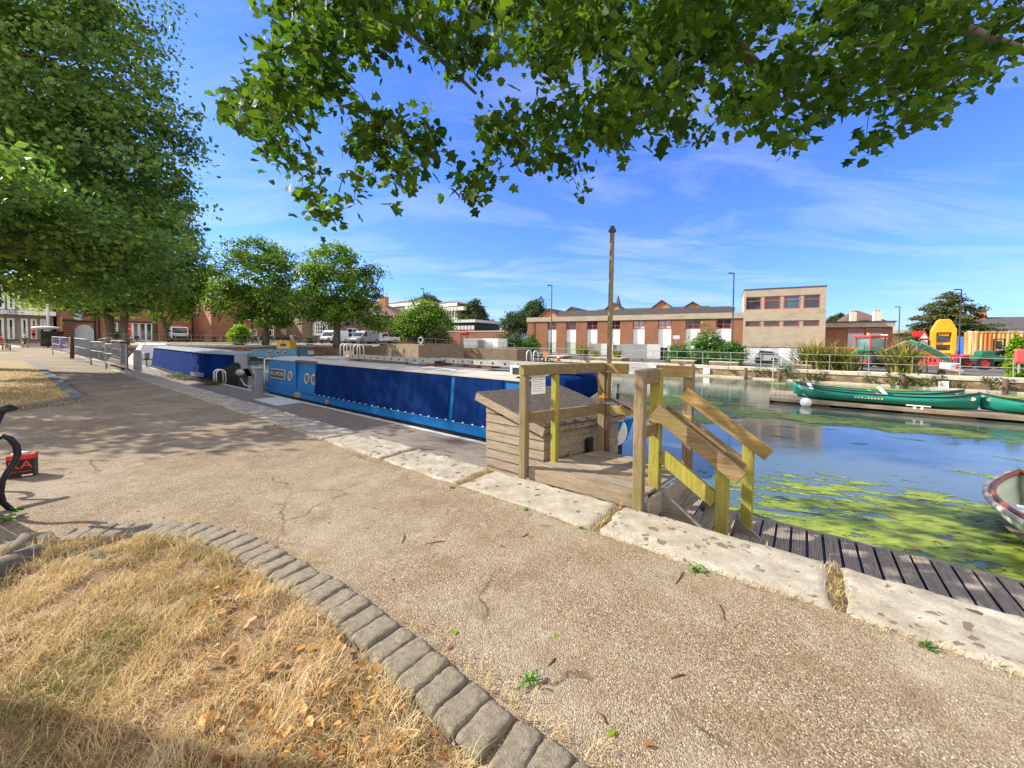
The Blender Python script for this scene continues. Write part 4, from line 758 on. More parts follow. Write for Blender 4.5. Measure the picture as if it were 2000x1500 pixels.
# ------------------------------------------------------------------ canoes on their pontoon, buoy, rowing boat
cp = thing('canoe_pontoon', 'low timber pontoon carrying the green canoes out on the water', 'pontoon', Q(-1.05, 18.85, WZ), TH+.03)
b = MB()
for k in range(84): x = k*.165; b.box(x, x+.158, 0, 3.3, .16, .195)
b.build('deck', MAT['drywood'], cp); b = MB(); b.box(0, 13.8, -.03, .0, .09, .2); b.box(-.03, 0, 0, 3.3, 0, .2); b.build('edge_board', MAT['drywood'], cp)
b = MB()
for x0, x1 in ((.1, 1.9), (3.9, 5.6), (7.7, 9.5)): b.box(x0, x1, .05, 3.2, -.25, .158)
b.build('float', MAT['rust'], cp)
def canoe(name, lab, loc, rz, L=5.0, hw=.46, group='green canoes on the canoe pontoon'):
    o = thing(name, lab, 'canoe', loc, rz, group); rings = []; inn = []; n = 30
    for i in range(n+1):
        s = 2*i/n-1; x = s*L/2; w = hw*max(.015, (1-abs(s)**2.6)); sh = .37+.24*abs(s)**3.2; kz = .06*abs(s)**5
        rings.append([(x, -w, sh), (x*.995, -w*1.04, sh*.62), (x*.985, -w*.8, .10+kz), (x*.97, 0, kz), (x*.985, w*.8, .10+kz), (x*.995, w*1.04, sh*.62), (x, w, sh)])
    m = MB(); m.loft(rings, False, False); hl = m.build('hull', MAT['green'], o, smooth=True); sd = hl.modifiers.new('thick', 'SOLIDIFY'); sd.thickness = .02
    for sg in (-1, 1): MB().tube([(r[0][0], sg*abs(r[0][1]), r[0][2]+.012) for r in rings], .022, 6).build('gunwale', MAT['black'], o, smooth=True)
    for x in (-L*.31, L*.24): w = hw*(1-abs(2*x/L)**2.6); MB().box(x-.12, x+.12, -w, w, .30, .33).build('seat', MAT['black'], o, bevel=.01)
    MB().box(-.04, .04, -hw, hw, .355, .385).build('thwart', MAT['drywood'], o)
    for sg in (-1, 1):
        x = sg*L*.455; w = hw*(1-.91**2.6)
        d = MB().disc((0, 0, 0), .085, .012, 'y', 14, .065).build('decal', MAT['cream'], o, (x, -w*1.04-.006, .42)); d.rotation_euler = (0, 0, -sg*.32)
    d = MB(); 
    for k in range(9): d.box(-.42+k*.09, -.36+k*.09, -.004, .004, -.028, .028 if k not in (3,) else -.01)
    d.build('lettering', MAT['cream'], o, (-.3, -hw*1.045-.004, .24)); return o
def on(px, py, z): return G(px, py, z)
e1 = on(1566, 776, -.70); e2 = on(1905, 800, -.70); rzc = math.atan2((e2-e1)[1], (e2-e1)[0])
canoe('canoe', 'near green canoe of the pair lying along the timber pontoon', Q(2.27, 19.65, -.70), TH+.02, 5.)
canoe('canoe', 'farther green canoe half hidden behind the near one on the pontoon', Q(2.15, 20.75, -.70), TH+.02, 5.)
canoe('canoe', 'green canoe cut by the picture edge at the end of the pontoon', Q(7.25, 19.75, -.70), TH-.06, 5.)
for a, lab, c in ((.9, 'white paddle resting across the near canoe bow', .0), (3.0, 'white paddle leaning across the middle of the near canoe', .0)):
    p = Q(-.6+a, 19.2, -.29); q = p + np.array([.28, .5, .13]); t = thing('paddle', lab, 'paddle', p); MB().beam((0, 0, .02), tuple((q-p)*1.3+[0, 0, .03]), .13, .02).build('blade', MAT['white'], t, bevel=.008)
    MB().tube([tuple((q-p)*1.3+[0, 0, .03]), tuple((q-p)*2.6)], .014, 6).build('shaft', MAT['drywood'], t)
p = Q(.12, 18.6, WZ+.05); t = thing('buoy', 'round white mooring buoy hanging at the end of the canoe pontoon', 'buoy', p); MB().ball((0, 0, .1), .19, 14).build('float', MAT['white'], t, smooth=True); MB().tube([(0, 0, .3), (0, .02, .36)], .05, 8).build('eye', MAT['rust'], t); MB().tube([(0, 0, .34), (0, .18, .42)], .02, 6).build('rope', MAT['rope'], t)
cl = thing('cleat', 'white metal mooring cleat on the near edge of the canoe pontoon', 'cleat', Q(3.2, 18.98, -.70), TH+.03); MB().box(-.3, .3, -.03, .03, .09, .13).build('bar', MAT['white'], cl, bevel=.01); b = MB(); b.box(-.12, -.06, -.03, .03, 0, .09); b.box(.06, .12, -.03, .03, 0, .09); b.build('foot', MAT['white'], cl)
# clinker rowing boat entering the picture on the right
bw = G(1934, 932, -.42); f_ = G(2000, 1052, -.55)
rb = thing('rowing_boat', 'pale green wooden rowing boat with varnished seat back and cream rubbing strake', 'rowing boat', Q(2.72, 7.25, WZ), TH-PI/2+.1)
L, hw, rings = 3.4, .72, []
for i in range(25):
    s = 2*i/24-1; x = s*L/2; w = hw*(max(.02, (1-abs(min(0, s))**2.4)) if s < 0 else 1-.35*s**2); sh = .43+.14*abs(s)**2.5
    rings.append([(x, -w, sh), (x*.99, -w*.93, sh*.6), (x*.97, -w*.6, .08), (x*.96, 0, -.05), (x*.97, w*.6, .08), (x*.99, w*.93, sh*.6), (x, w, sh)])
m = MB(); m.loft(rings, False, False); hl = m.build('hull', MAT['boatgreen'], rb, smooth=True); hl.modifiers.new('thick', 'SOLIDIFY').thickness = .03
for sg in (-1, 1):
    MB().tube([(r[0][0]-.01, sg*(abs(r[0][1])+.025), r[0][2]-.02) for r in rings], .035, 8).build('rubbing_strake', MAT['cream'], rb, smooth=True); MB().tube([(r[0][0]*.985, sg*(abs(r[0][1])-.03), r[0][2]+.015) for r in rings], .03, 6).build('gunwale', MAT['teak'], rb, smooth=True)
b = MB(); b.loft([[(r[1][0]*.97, -abs(r[1][1])*.9, .10), (r[1][0]*.97, abs(r[1][1])*.9, .10)] for r in rings[2:-1]], False, False); b.build('floor', MAT['drywood'], rb)
for x in (-.6, .5): MB().box(x-.14, x+.14, -.62, .62, .30, .335).build('thwart', MAT['lgrey'] if x < 0 else MAT['teak'], rb, bevel=.008)
b = MB(); b.box(-1.0, -.96, -.10, .62, .50, .60); b.box(-1.0, -.96, -.10, .62, .66, .78); b.box(-.99, -.95, -.08, -.02, .3, .76); b.box(-.99, -.95, .5, .56, .3, .76); b.build('seat_back', MAT['teak'], rb, bevel=.006)
# ------------------------------------------------------------------ algae drifting on the dock
def fringe():
    n = N('sunken_algae'); r = n.coord((1.2, 5., 1), True, (0, 0, -TH-.25)); tt_ = n.noise(r, 4.5, 6, .75, .5); n.col(n.ramp(tt_.outputs[0], [(.3, (.05, .085, .02)), (.7, (.16, .20, .03))])); n.fin(.4, 0, .4); tr = n.new('BsdfTransparent'); mx = n.new('MixShader'); n.L(n.ramp(tt_.outputs[0], [(.42, 0.), (.62, .85)]), mx.inputs[0]); n.L(tr.outputs[0], mx.inputs[1]); n.L(n.b.outputs[0], mx.inputs[2]); n.L(mx.outputs[0], n.out.inputs[0]); return n.m
def algae_sheet(name, lab, u0, u1, t0, t1, cell, fn):
    nu, nt = int((u1-u0)/cell), int((t1-t0)/cell); b = MB(); idx = {}
    def vid(i, j):
        if (i, j) not in idx:
            uu, tt = u0+i*cell, t0+j*cell; jx = cell*.4*mnoise.noise((i*1.7, j*1.3, 1)); jy = cell*.4*mnoise.noise((i*1.3, j*1.9, 6))
            idx[i, j] = len(b.v); b.v.append(tuple(Q(uu+jx, tt+jy, WZ+.004)))
        return idx[i, j]
    for i in range(nu):
        for j in range(nt):
            uu, tt = u0+(i+.5)*cell, t0+(j+.5)*cell
            if fn(uu, tt): b.f.append((vid(i, j), vid(i+1, j), vid(i+1, j+1), vid(i, j+1))); b.m.append(0)
    o = b.build(name, MAT['l_algae'], recalc=False); tag(o, lab, 'algae', kind='stuff'); return o
def rotn(u, t, s, k=3.2, a=-.25): ca, sa = math.cos(a), math.sin(a); x, y = u*ca-t*sa, u*sa+t*ca; return mnoise.fractal((x*s, y*s*k, 2.), .9, 2.1, 5)
def near_fn(u, t, off=0.):
    d = 1.05 - ((u-3.0)/3.6)**2 - ((t-7.3)/1.75)**2                 # the broad mat by the rowing boat
    e = .8 - ((u-.2)/1.1)**2*1. - ((t-6.35)/.45)**2
    e2 = .55 - ((u-.75)/.55)**2 - ((t-8.9)/.32)**2; e3 = .5-((u-.25)/.3)**2-((t-8.1)/.2)**2; e4 = .55-((u-3.6)/1.6)**2-((t-10.9)/.22)**2
    return rotn(u, t, 1.7)*1.3 + .22*mnoise.noise((u*9, t*22, 4)) + .5*mnoise.noise((u*.8, t*.8, 4)) + max(d*.95, e*.8, e2, e3, e4)*1.1 > .24+off and t > 5.7
algae_sheet('algae_mat', 'yellow green algae mat spread over the water beside the jetty', -1.6, 7., 5.6, 11.5, .026, near_fn)
def far_fn(u, t):
    d = .8-((u-1.0)/6.)**2-((t-15.6-.05*u)/1.1)**2; e = .8-((u+4.2)/2.6)**2-((t-16.6)/2.3)**2; f = .8-((u-6)/9.)**2-((t-28.3)/1.4)**2; g = .5-((u+2.8)/1.2)**2-((t-13.2)/.8)**2
    return rotn(u, t, .8, 2.2)*1.1 + max(d, e, f, g)*1.0 > .22 and not (-1.1 < u < 13.2 and 18.7 < t < 22.6)
algae_sheet('algae_mat', 'far algae streaks floating around the canoe pontoon', -8., 15., 12., 30.6, .11, far_fn)
o = algae_sheet('algae_fringe', 'dim half sunken algae fringe around the near mat', -1.6, 7., 5.6, 11.5, .035, lambda u, t: near_fn(u, t, -.26)); o.data.materials[0] = fringe(); o.location.z -= .0025
def strands(name, lab, n, ur, tr, fn, s0, s1):
    u = rng.uniform(*ur, n); t = rng.uniform(*tr, n); pts = []
    for a, c in zip(u, t):
        near_ = any(fn(a+da, c+dc) for da, dc in ((.12, 0), (-.12, 0), (0, .06), (0, -.06), (.25, .05), (-.25, -.05)))
        if near_ or mnoise.fractal((a*.9, c*2.2, 7.), .9, 2., 4) > .42: pts.append(Q(a, c, WZ+.007))
    pts = np.array(pts); m = len(pts); L = s0+(s1-s0)*rng.random(m)**2; an = TH+.2+rng.normal(size=m)*.35; V = np.zeros((m, 4, 3)); dx = np.stack([np.cos(an), np.sin(an), 0*an], 1); dy = np.stack([-np.sin(an), np.cos(an), 0*an], 1); wd = L*(.05+.08*rng.random(m))
    V[:, 0] = pts-dx*L[:, None]*.5; V[:, 1] = pts-dy*wd[:, None]; V[:, 2] = pts+dx*L[:, None]*.5; V[:, 3] = pts+dy*wd[:, None]
    tag(raw(name, V.reshape(-1, 3), np.arange(m*4), np.arange(m)*4, MAT['l_algae']), lab, 'algae', kind='stuff')
strands('algae_strands', 'loose streaks of algae around the near mat', 4200, (-1.5, 7.), (5.6, 11.3), near_fn, .04, .22)
strands('algae_strands', 'loose streaks of algae around the canoe pontoon', 5000, (-8, 15), (12, 18.4), far_fn, .1, .6)
for i in range(26):
    u, t = random.uniform(.5, 4.2), random.uniform(6.0, 8.4)
    if near_fn(u, t): tag(leaves('floating_leaf', np.array([[0, 0, 0.]]), np.array([.08]), MAT['l_fallen'], 'oval', 3, 0, None, np.array([random.random()]), Q(u, t, WZ+.025)), 'small orange leaf floating on the near algae mat', 'leaf', 'orange leaves floating on the algae')
# ------------------------------------------------------------------ far boats by the north wall
def fr_at(px, py, Y, rz): return Fr(A(px, py, Y), rz)
f = Fr(Q(-44, 17, WZ), TH+.15)
o = thing('moored_boat', 'steel blue narrowboat with a yellow bow panel by the far quay', 'narrowboat', A(548, 712, 42)*np.array([1, 1, 0])+np.array([0, 0, WZ]), math.radians(-8))
b = MB(); b.box(-3.9, 2.6, -1, 1, -.3, .45); b.build('hull', MAT['black'], o, bevel=.1); 
b = MB(); b.loft([[(-3.0, -.95, .45), (-3.0, .95, .45), (-2.9, .85, 1.25), (-2.9, -.85, 1.25)], [(2.6, -.95, .45), (2.6, .95, .45), (2.6, .85, 1.45), (2.6, -.85, 1.45)]]); b.build('cabin', M('steel_blue', (.07, .19, .30), .5, .15, 2), o)
MB().box(-4.0, -2.9, -1.02, .9, .3, 1.0).build('bow_panel', MAT['yellow'], o, bevel=.05)
for x in (-.6, .45, 1.3): r = MB().ring((x, -.93, .95), .14, .2, .05, 'y', 14).build('porthole', MAT['brass'], o); MB().disc((x, -.915, .95), .15, .03, 'y', 14).build('pane', MAT['glass'], r)
o = thing('ticket_kiosk', 'yellow cabin with a dark window on the steel blue boat', 'kiosk', A(560, 684, 43.2), math.radians(-4)); b = MB(); b.box(-.78, .78, -.6, .6, -.15, 1.0); b.build('body', MAT['yellow'], o, bevel=.04); MB().box(-.3, .36, -.63, -.605, .45, .75).build('window', MAT['glass'], o); MB().box(-.35, .41, -.62, -.603, .4, .8).build('window_frame', MAT['lgrey'], o); MB().box(-.5, .6, -.615, -.602, .02, .1).build('stripe', MAT['red'], o); MB().box(-.1, .2, -.62, -.604, .86, .96).build('stripe', MAT['red'], o)
o = thing('barge', 'red low cabin boat with tall yellow wheelhouse beyond the blue boat roof', 'boat', A(868, 717, 38)*np.array([1, 1, 0])+np.array([0, 0, WZ]), math.radians(6))
b = MB(); b.box(-4.2, 1.7, -1, 1, -.3, .35); b.build('hull', MAT['black'], o, bevel=.1); b = MB(); b.loft([[(-2.1, -.95, .3), (-2.1, .95, .3), (-2.0, .85, 1.05), (-2.0, -.85, 1.05)], [(.3, -.95, .3), (.3, .95, .3), (-.2, .85, 1.1), (-.2, -.85, 1.1)]]); b.build('cabin', MAT['pink'], o, bevel=.05)
for x in (-1.55, -.95): r = MB().ring((x, -.94, .7), .1, .15, .05, 'y', 12).build('porthole', MAT['brass'], o); MB().disc((x, -.92, .7), .1, .03, 'y', 12).build('pane', MAT['glass'], r)
b = MB(); b.box(-.15, 1.35, -.9, .9, .3, 1.75); b.build('wheelhouse', MAT['yellow'], o, bevel=.03); b = MB(); b.box(.6, .63, -.915, -.905, .35, 1.75); b.build('door_joint', MAT['black'], o); MB().box(-.0, .4, -.925, -.905, 1.3, 1.55).build('window', MAT['glass'], o)
MB().box(-3.2, -2.7, -.7, .2, .35, .85).build('engine_box', MAT['yellow'], o, bevel=.03); MB().box(-2.65, -2.2, -.7, .2, .35, .95).build('locker', MAT['black'], o)
o = thing('upturned_canoe', 'pale green upturned canoe lying below the far quay wall', 'canoe', A(749, 697, 47), math.radians(0)); rings = []
for i in range(21): s = i/10-1; w = .5*(1-abs(s)**3)+.02; rings.append([(s*2.0, w*math.cos(a), .5*(1-abs(s)**3)*math.sin(a)) for a in np.linspace(0, PI, 9)])
b = MB(); b.loft(rings, False, False); b.build('hull', M('faded_green', (.16, .32, .18), .6, .15, 2), o, smooth=True)
o = thing('cabin_cruiser', 'small white cruiser under a pale cover behind the dark boat tent', 'cruiser', Q(-41.5, 6.6, WZ), TH); b = MB(); hull(b, -2.6, 2.6, 1.0, -.2, .75, 2.0, .3, .3); b.build('hull', MAT['white'], o)
b = MB(); b.loft([[(-2.4, -.9, .75), (-2.4, .9, .75), (-2.3, .6, 1.2), (-2.3, -.6, 1.2)], [(1.2, -.95, .85), (1.2, .95, .85), (1.1, .7, 1.95), (1.1, -.7, 1.95)], [(2.2, -.9, .9), (2.2, .9, .9), (2.0, .75, 1.9), (2.0, -.75, 1.9)]]); b.build('cover', MAT['clean'], o, bevel=.08, seg=3); MB().tube([(2.1, -.6, 1.9), (2.5, -.6, 2.1), (2.5, .6, 2.1), (2.1, .6, 1.9)], .03, 6).build('rail', MAT['white'], o)
o = thing('outboard_motor', 'small outboard motor on a bracket at the white cruiser stern', 'motor', Q(-38.2, 5.9, WZ+.9), TH); b = MB(); b.cbox((0, 0, .2), (.4, .3, .5)); b.cbox((.05, 0, -.4), (.12, .1, .8)); b.build('cowl', MAT['steel'], o, bevel=.06, seg=2); MB().box(-.3, .3, -.4, .4, -.12, -.06).build('bracket', MAT['teak'], o)
# ------------------------------------------------------------------ east wall with cap, railing, planting
TW = 31.
ew = thing('dock_wall', 'rubble stone dock wall with pale capping along the far side of the water', 'dock wall', Q(0, TW, 0), TH)
b = MB(); b.box(-48, 60, .06, .7, -2, -.36); b.build('rubble_face', MAT['rubble'], ew)
b = MB(); x = -48; random.seed(9)
while x < 60: w = random.uniform(1.3, 2.1); b.box(x, x+w-.02, 0, .72, -.36, -.115+random.uniform(-.015, .015)); x += w
b.build('capping', MAT['pale'], ew, bevel=.02); MB().box(-48, 60, -.25, .06, -1.3, -.80).build('footing', MAT['pale'], ew)
ra = thing('railing', 'galvanised two bar railing along the far dock wall', 'railing', Q(0, TW+.25, -.11), TH)
pm = MB().tube([(0, 0, 0), (0, 0, .97)], .024, 6).build('post', MAT['galv'], ra, (-46, 0, 0))
for k in range(1, 56): q = pm.copy(); C.objects.link(q); q.location = (-46+1.82*k, 0, 0)
for z in (.97, .5): MB().tube([(-46, 0, z), (56, 0, z)], .024, 6).build('rail', MAT['galv'], ra)
def phorm(lab, px, py, t, h, n, r=.5, nm='flax_clump', mat='l_phorm'):
    w = PT(px, py, t); o = thing(nm, lab, 'flax plant', Q(w[0], t, w[2])); ba = rng.normal(size=(n, 3))*np.array([r, r, 0])*.34
    blades('sword_leaves', ba, h*(.6+.6*rng.random(n)), h*.034*(.7+rng.random(n)), np.clip(.2+.8*rng.random(n)**.8, 0, .98), MAT[mat], o, None, None, 6, .8); return o
phorm('large sword leaved flax clump before the concrete tower corner', 1590, 724, TW+1.6, 2.05, 420, 1.0); phorm('second part of the flax clump, yellower leaves, beside the green tractor', 1640, 726, TW+1.4, 1.8, 380, 1.0); phorm('round fountain shaped flax between the tractor and the yellow machine', 1763, 728, TW+1.2, 1.75, 460, .8)
phorm('small flax clump below the first white shutters', 1138, 695, TW+2.2, 1.25, 240, .7); phorm('low flax tuft left of the metal hoarding', 1163, 697, TW+2.0, .8, 120, .5); phorm('low flax tuft behind the tall pole', 1205, 698, TW+1.8, .85, 140, .5)
def shr(lab, px0, px1, ytop, ybot, t, ncl, per, mat, lsize=.12, flower=None, nm='shrub', group=None, depth=.7):
    xm = (px0+px1)/2; w = PT(xm, ybot, t); a = PT(px0, ybot, t)[0]; c = PT(px1, ybot, t)[0]; top = PT(xm, ytop, t)[2]; base = Q(w[0], t, w[2]); R = abs(c-a)/2; H = top-w[2]
    bl = []
    for k in range(5): du = R*.5*math.cos(k*1.26); dt = R*.4*depth*math.sin(k*1.26); bl.append((base+ux*du+ty*dt+[0, 0, H*(.36+.1*math.sin(k*2.3))], (R*.55, R*.55*depth, H*.42)))
    bl.append((base+[0, 0, H*.55], (R*.62, R*.6*depth, H*.45))); return shrub(nm, lab, base, bl, ncl, per, R*.14, lsize, MAT[mat], group, 'diamond', 'shrub', flower, .55)
shr('tall cream flowering shrub beside the concrete tower', 1340, 1420, 640, 712, TW+2.6, 240, 46, 'l_shrub', .13, (MAT['l_blossom'], 900)); shr('clipped green bush on the tower side of the flowering shrub', 1398, 1458, 663, 714, TW+2.2, 150, 42, 'l_shrub', .11); shr('clipped green bush on the pole side of the flowering shrub', 1300, 1352, 668, 710, TW+2.6, 130, 42, 'l_shrub', .11)
shr('neat round green bush against the brick building corner', 1022, 1054, 656, 692, TW+3.2, 120, 42, 'l_shrub', .11); shr('loose green shrub with lime lower leaves left of the round bush', 970, 1030, 645, 692, TW+3.4, 190, 42, 'l_dark', .15); shr('bright lime groundcover under the loose shrub', 982, 1024, 672, 694, TW+2.6, 70, 36, 'l_lime', .12)
def tuft(lab, px, py, h, t=TW-.02, mat='l_dry', n=90, spread=1.):
    w = PT(px, py, t); o = thing('wall_weed', lab, 'weed', Q(w[0], t, w[2]), 0, 'weeds rooted in the far dock wall'); pos = rng.normal(size=(n, 3))*h*np.array([.5*spread, .25, .35]); pos[:, 1] -= .05; b = MB()
    for q in pos[:10]: b.tube([(0, 0, -.1), tuple(q)], .008, 4)
    b.build('stem', MAT['bark'], o); leaves('leaf', pos, h*.3*(.6+.6*rng.random(n)), MAT[mat], 'oval', .3, .3, o)
TL = 'tufty yellow green weed growing out of the far dock wall'
for px, py, h, m in [(1520, 748, .5, 'l_dry'), (1478, 724, .35, 'l_dry'), (1497, 726, .45, 'l_dry'), (1535, 722, .55, 'l_shrub'), (1578, 738, .7, 'l_dry'), (1597, 738, .6, 'l_dry'), (1755, 743, .75, 'l_dry'), (1770, 742, .7, 'l_dry'), (1803, 749, .4, 'l_shrub'), (1826, 740, .4, 'l_dry'), (1868, 750, .35, 'l_dry'), (1692, 739, .3, 'l_dry'), (1705, 745, .3, 'l_dry'), (1430, 724, .25, 'l_dry'), (1955, 752, .6, 'l_dry'), (1605, 742, .4, 'l_dry'), (1925, 742, .35, 'l_dry'), (1330, 711, .2, 'l_dry'), (1352, 713, .2, 'l_dry'), (1253, 703, .2, 'l_dry'), (1143, 702, .4, 'l_dry'), (985, 699, .4, 'l_dry'), (1005, 702, .4, 'l_dry'), (960, 698, .5, 'l_dry'), (1075, 706, .45, 'l_shrub')]:
    tuft(TL, px, py, h, TW-.02, m)
for px, py, lab in [(1522, 740, 'timber fender post below the wall ladder'), (1762, 758, 'dark timber post under the bushy wall weed'), (1456, 740, 'old timber stump post in the water near the white sign'), (1962, 765, 'timber post beneath the weed near the red lifebuoy case')]:
    w = PT(px, py, TW-.3); o = thing('mooring_post', lab, 'post', Q(w[0], TW-.35, WZ)); MB().tube([(0, 0, -.5), (.01, 0, .75)], [.12, .1], 8).build('pile', MAT['slats'], o, smooth=True)
for (x0, y0, x1, y1), lab in [((1374, 720, 1386, 730), 'small white sign on the far wall nearest the concrete tower'), ((1832, 745, 1853, 757), 'larger white sign on the far wall behind the canoes')]:
    a, b_ = PT(x0, y1, TW-.03), PT(x1, y0, TW-.03); o = thing('wall_sign', lab, 'sign', Q((a[0]+b_[0])/2, TW-.03, a[2]), TH); hh = (b_[0]-a[0])/2; MB().box(-hh, hh, -.02, .0, 0, b_[2]-a[2]).build('panel', MAT['clean'], o); MB().box(-hh*.7, hh*.7, -.024, -.021, (b_[2]-a[2])*.4, (b_[2]-a[2])*.6).build('print', MAT['lgrey'], o)
w = PT(1517, 742, TW-.2); o = thing('wall_ladder', 'pale steel ladder fixed down the far dock wall', 'ladder', Q(w[0], TW-.12, -1.2), TH); b = MB()
for x in (-.22, .22): b.tube([(x, 0, 0), (x, 0, 1.55), (x, .25, 1.75)], .025, 6)
b.build('stile', MAT['pale'], o); b = MB()
for k in range(6): b.tube([(-.22, 0, .1+.27*k), (.22, 0, .1+.27*k)], .018, 5)
b.build('rung', MAT['pale'], o)
random.seed(21)
for i, (x0, x1) in enumerate([(1066, 1100), (1150, 1215), (1310, 1356), (1385, 1442), (1550, 1660), (1740, 1800), (1848, 1880)]):
    a = PT(x0, 715, TW+1.1)[0]; c = PT(x1, 715, TW+1.1)[0]; o = thing('brick_planter', ['low brick planter wall below the brick building end', 'low brick planter wall behind the tall pole', 'brick planter wall under the pole side bush', 'brick planter wall in front of the tower side bush', 'long brick planter wall under the big flax clumps', 'brick planter wall under the fountain shaped flax', 'short brick planter wall under the green boom'][i], 'planter', Q((a+c)/2, TW+1.0, -.13), TH)
    MB().box((a-c)/2, (c-a)/2, 0, 1.9, 0, .22).build('wall', MAT['rubble'], o); MB().box((a-c)/2-.02, (c-a)/2+.02, -.02, 1.92, .22, .29).build('coping', MAT['pale'], o)
# ------------------------------------------------------------------ east buildings
FA = math.atan2(-.494, .87)
YT = 40.
ft = Fr(A(1450, 708, YT), FA); ft.loc[2] = -.40
def win(o, fr, px, y, fmat, gmat, mull=(), bars=(), ft_=.07, name='window', sub='pane', dep=.06):
    x0, x1, z0, z1 = fr.rect(*px, y); return winl(o, x0, x1, z0, z1, y, fmat, gmat, mull, bars, ft_, name, sub, dep)
def winl(o, x0, x1, z0, z1, y, fmat, gmat, mull=(), bars=(), t=.07, name='window', sub='pane', dep=.06):
    b = MB(); y0 = y-dep; b.box(x0, x1, y0, y-.003, z0, z0+t); b.box(x0, x1, y0, y-.003, z1-t, z1); b.box(x0, x0+t, y0, y-.003, z0+t, z1-t); b.box(x1-t, x1, y0, y-.003, z0+t, z1-t)
    for m in mull: x = x0+(x1-x0)*m; b.box(x-t*.4, x+t*.4, y0+.004, y-.003, z0+t, z1-t)
    for m in bars: z = z0+(z1-z0)*m; b.box(x0+t, x1-t, y0+.008, y-.003, z-t*.4, z+t*.4)
    f = b.build(name, fmat, o); g = MB().box(x0+t*.5, x1-t*.5, y-.03, y-.006, z0+t*.5, z1-t*.5).build(sub, gmat, f); return f
xr_, zt_ = ft.X(1613, 620), ft.Z(1530, 563)
tw = thing('concrete_tower', 'three storey bare concrete block with red framed windows at the end of the brick hall', 'building', ft.loc, FA)
b = MB(); z1a, z1b = ft.Z(1530, 603.5), ft.Z(1530, 577.5); z2a, z2b = ft.Z(1530, 638), ft.Z(1530, 626); zb = ft.Z(1530, 678)
b.box(0, xr_, 0, 7, z1b, zt_); b.box(0, xr_, 0, 7, z2b, z1a); b.box(0, xr_, 0, 7, zb, z2a); b.box(.1, xr_-.1, .35, 6.9, -.3, zb)
wx = [(1457, 1487), (1492, 1524.5), (1530, 1563), (1569, 1602.5)]; edges = [0.] + [v for w in wx for v in (ft.X(w[0], 590), ft.X(w[1], 590))] + [xr_]
for z0, z1 in ((z1a, z1b), (z2a, z2b)):
    for k in range(0, 10, 2): b.box(edges[k], edges[k+1], .05 if k not in (0, 8) else 0, 7, z0, z1)
b.build('concrete_wall', MAT['concrete'], tw); MB().box(-.04, xr_+.04, -.05, 7.04, zt_, zt_+.09).build('roof_coping', MAT['slate'], tw)
for i, w in enumerate(wx):
    xa, xb = ft.X(w[0], 590), ft.X(w[1], 590); f = winl(tw, xa, xb, z1a, z1b, .16, MAT['redframe'], [MAT['glass'], MAT['glass'], MAT['blueglass'], MAT['glass']][i], (), (.66,), .08, dep=.12); winl(tw, xa, xb, z2a, z2b, .16, MAT['redframe'], MAT['glass'], (), (), .08, dep=.12)
b = MB(); b.box(.15, xr_-.1, .25, .33, -.3, zb-.02); b.build('white_hoarding', MAT['clean'], tw)
for px in (1489, 1497): x = ft.X(px, 695); MB().tube([(x, -.12, 0), (x, -.12, ft.Z(px, 676))], .05, 6).build('downpipe', MAT['black'], tw)
# brick hall
bh = thing('brick_hall', 'long low red brick hall with tall white shuttered bays and a concrete fascia', 'building', ft.loc, FA)
xl = ft.X(1030, 660, .5); yh = .5
zt0 = ft.Z(1250, 615, yh); zf0 = ft.Z(1250, 625, yh); z_a = ft.Z(1250, 643, yh); z_b = ft.Z(1250, 670, yh)
bays = [(1069, 1086.4), (1105.4, 1125), (1146, 1166.6), (1189, 1211), (1235.6, 1259), (1285, 1311), (1338.6, 1367.6), (1398, 1428)]
xs = [xl] + [v for w in bays for v in (ft.X(w[0], 650, yh), ft.X(w[1], 650, yh))] + [-.003]
b = MB()
for k in range(0, len(xs), 2): b.box(xs[k], xs[k+1], yh, yh+.4, -.4, zf0)
b.box(xl, -.003, yh+.41, 12, -.4, zf0); b.build('brick_wall', MAT['brick'], bh); MB().box(xl-.1, -.003, yh-.12, 12.1, zf0+.002, zt0).build('concrete_fascia', MAT['concrete'], bh)
for i in range(8):
    xa, xb = xs[1+2*i], xs[2+2*i]; winl(bh, xa, xb, z_a+.002, zf0-.03, yh+.28, MAT['redframe'], MAT['glass'] if i not in (4, 5) else MAT['lgrey'], (.5,), (.45,), .08, dep=.1)
    MB().box(xa, xb, yh+.2, yh+.3, z_b, z_a).build('white_shutter', MAT['clean'], bh); MB().box(xa, xb, yh+.22, yh+.32, -.4, z_b-.003).build('lower_panel', MAT['mint'] if i < 2 else MAT['clean'], bh)
x0, x1 = ft.X(1100, 608, 6), ft.X(1424, 608, 6); MB().prism([(x0, zt0-.1), (x1, zt0-.1), (x1+.6, ft.Z(1424, 601, 5.)), (x1, ft.Z(1424, 598, 5.)), (x0, ft.Z(1110, 607.5, 5.)), (x0-.4, ft.Z(1110, 611, 5.))], 5, 12).build('upper_roof', MAT['slate'], bh)
x = ft.X(1040, 650, yh); MB().box(x-.1, x+.1, yh-.15, yh-.003, 1.9, 2.9).build('wall_lamp', MAT['black'], bh); MB().tube([(ft.X(1043, 650, yh), yh-.07, -.3), (ft.X(1043, 650, yh), yh-.07, zf0)], .04, 6).build('downpipe', MAT['black'], bh)
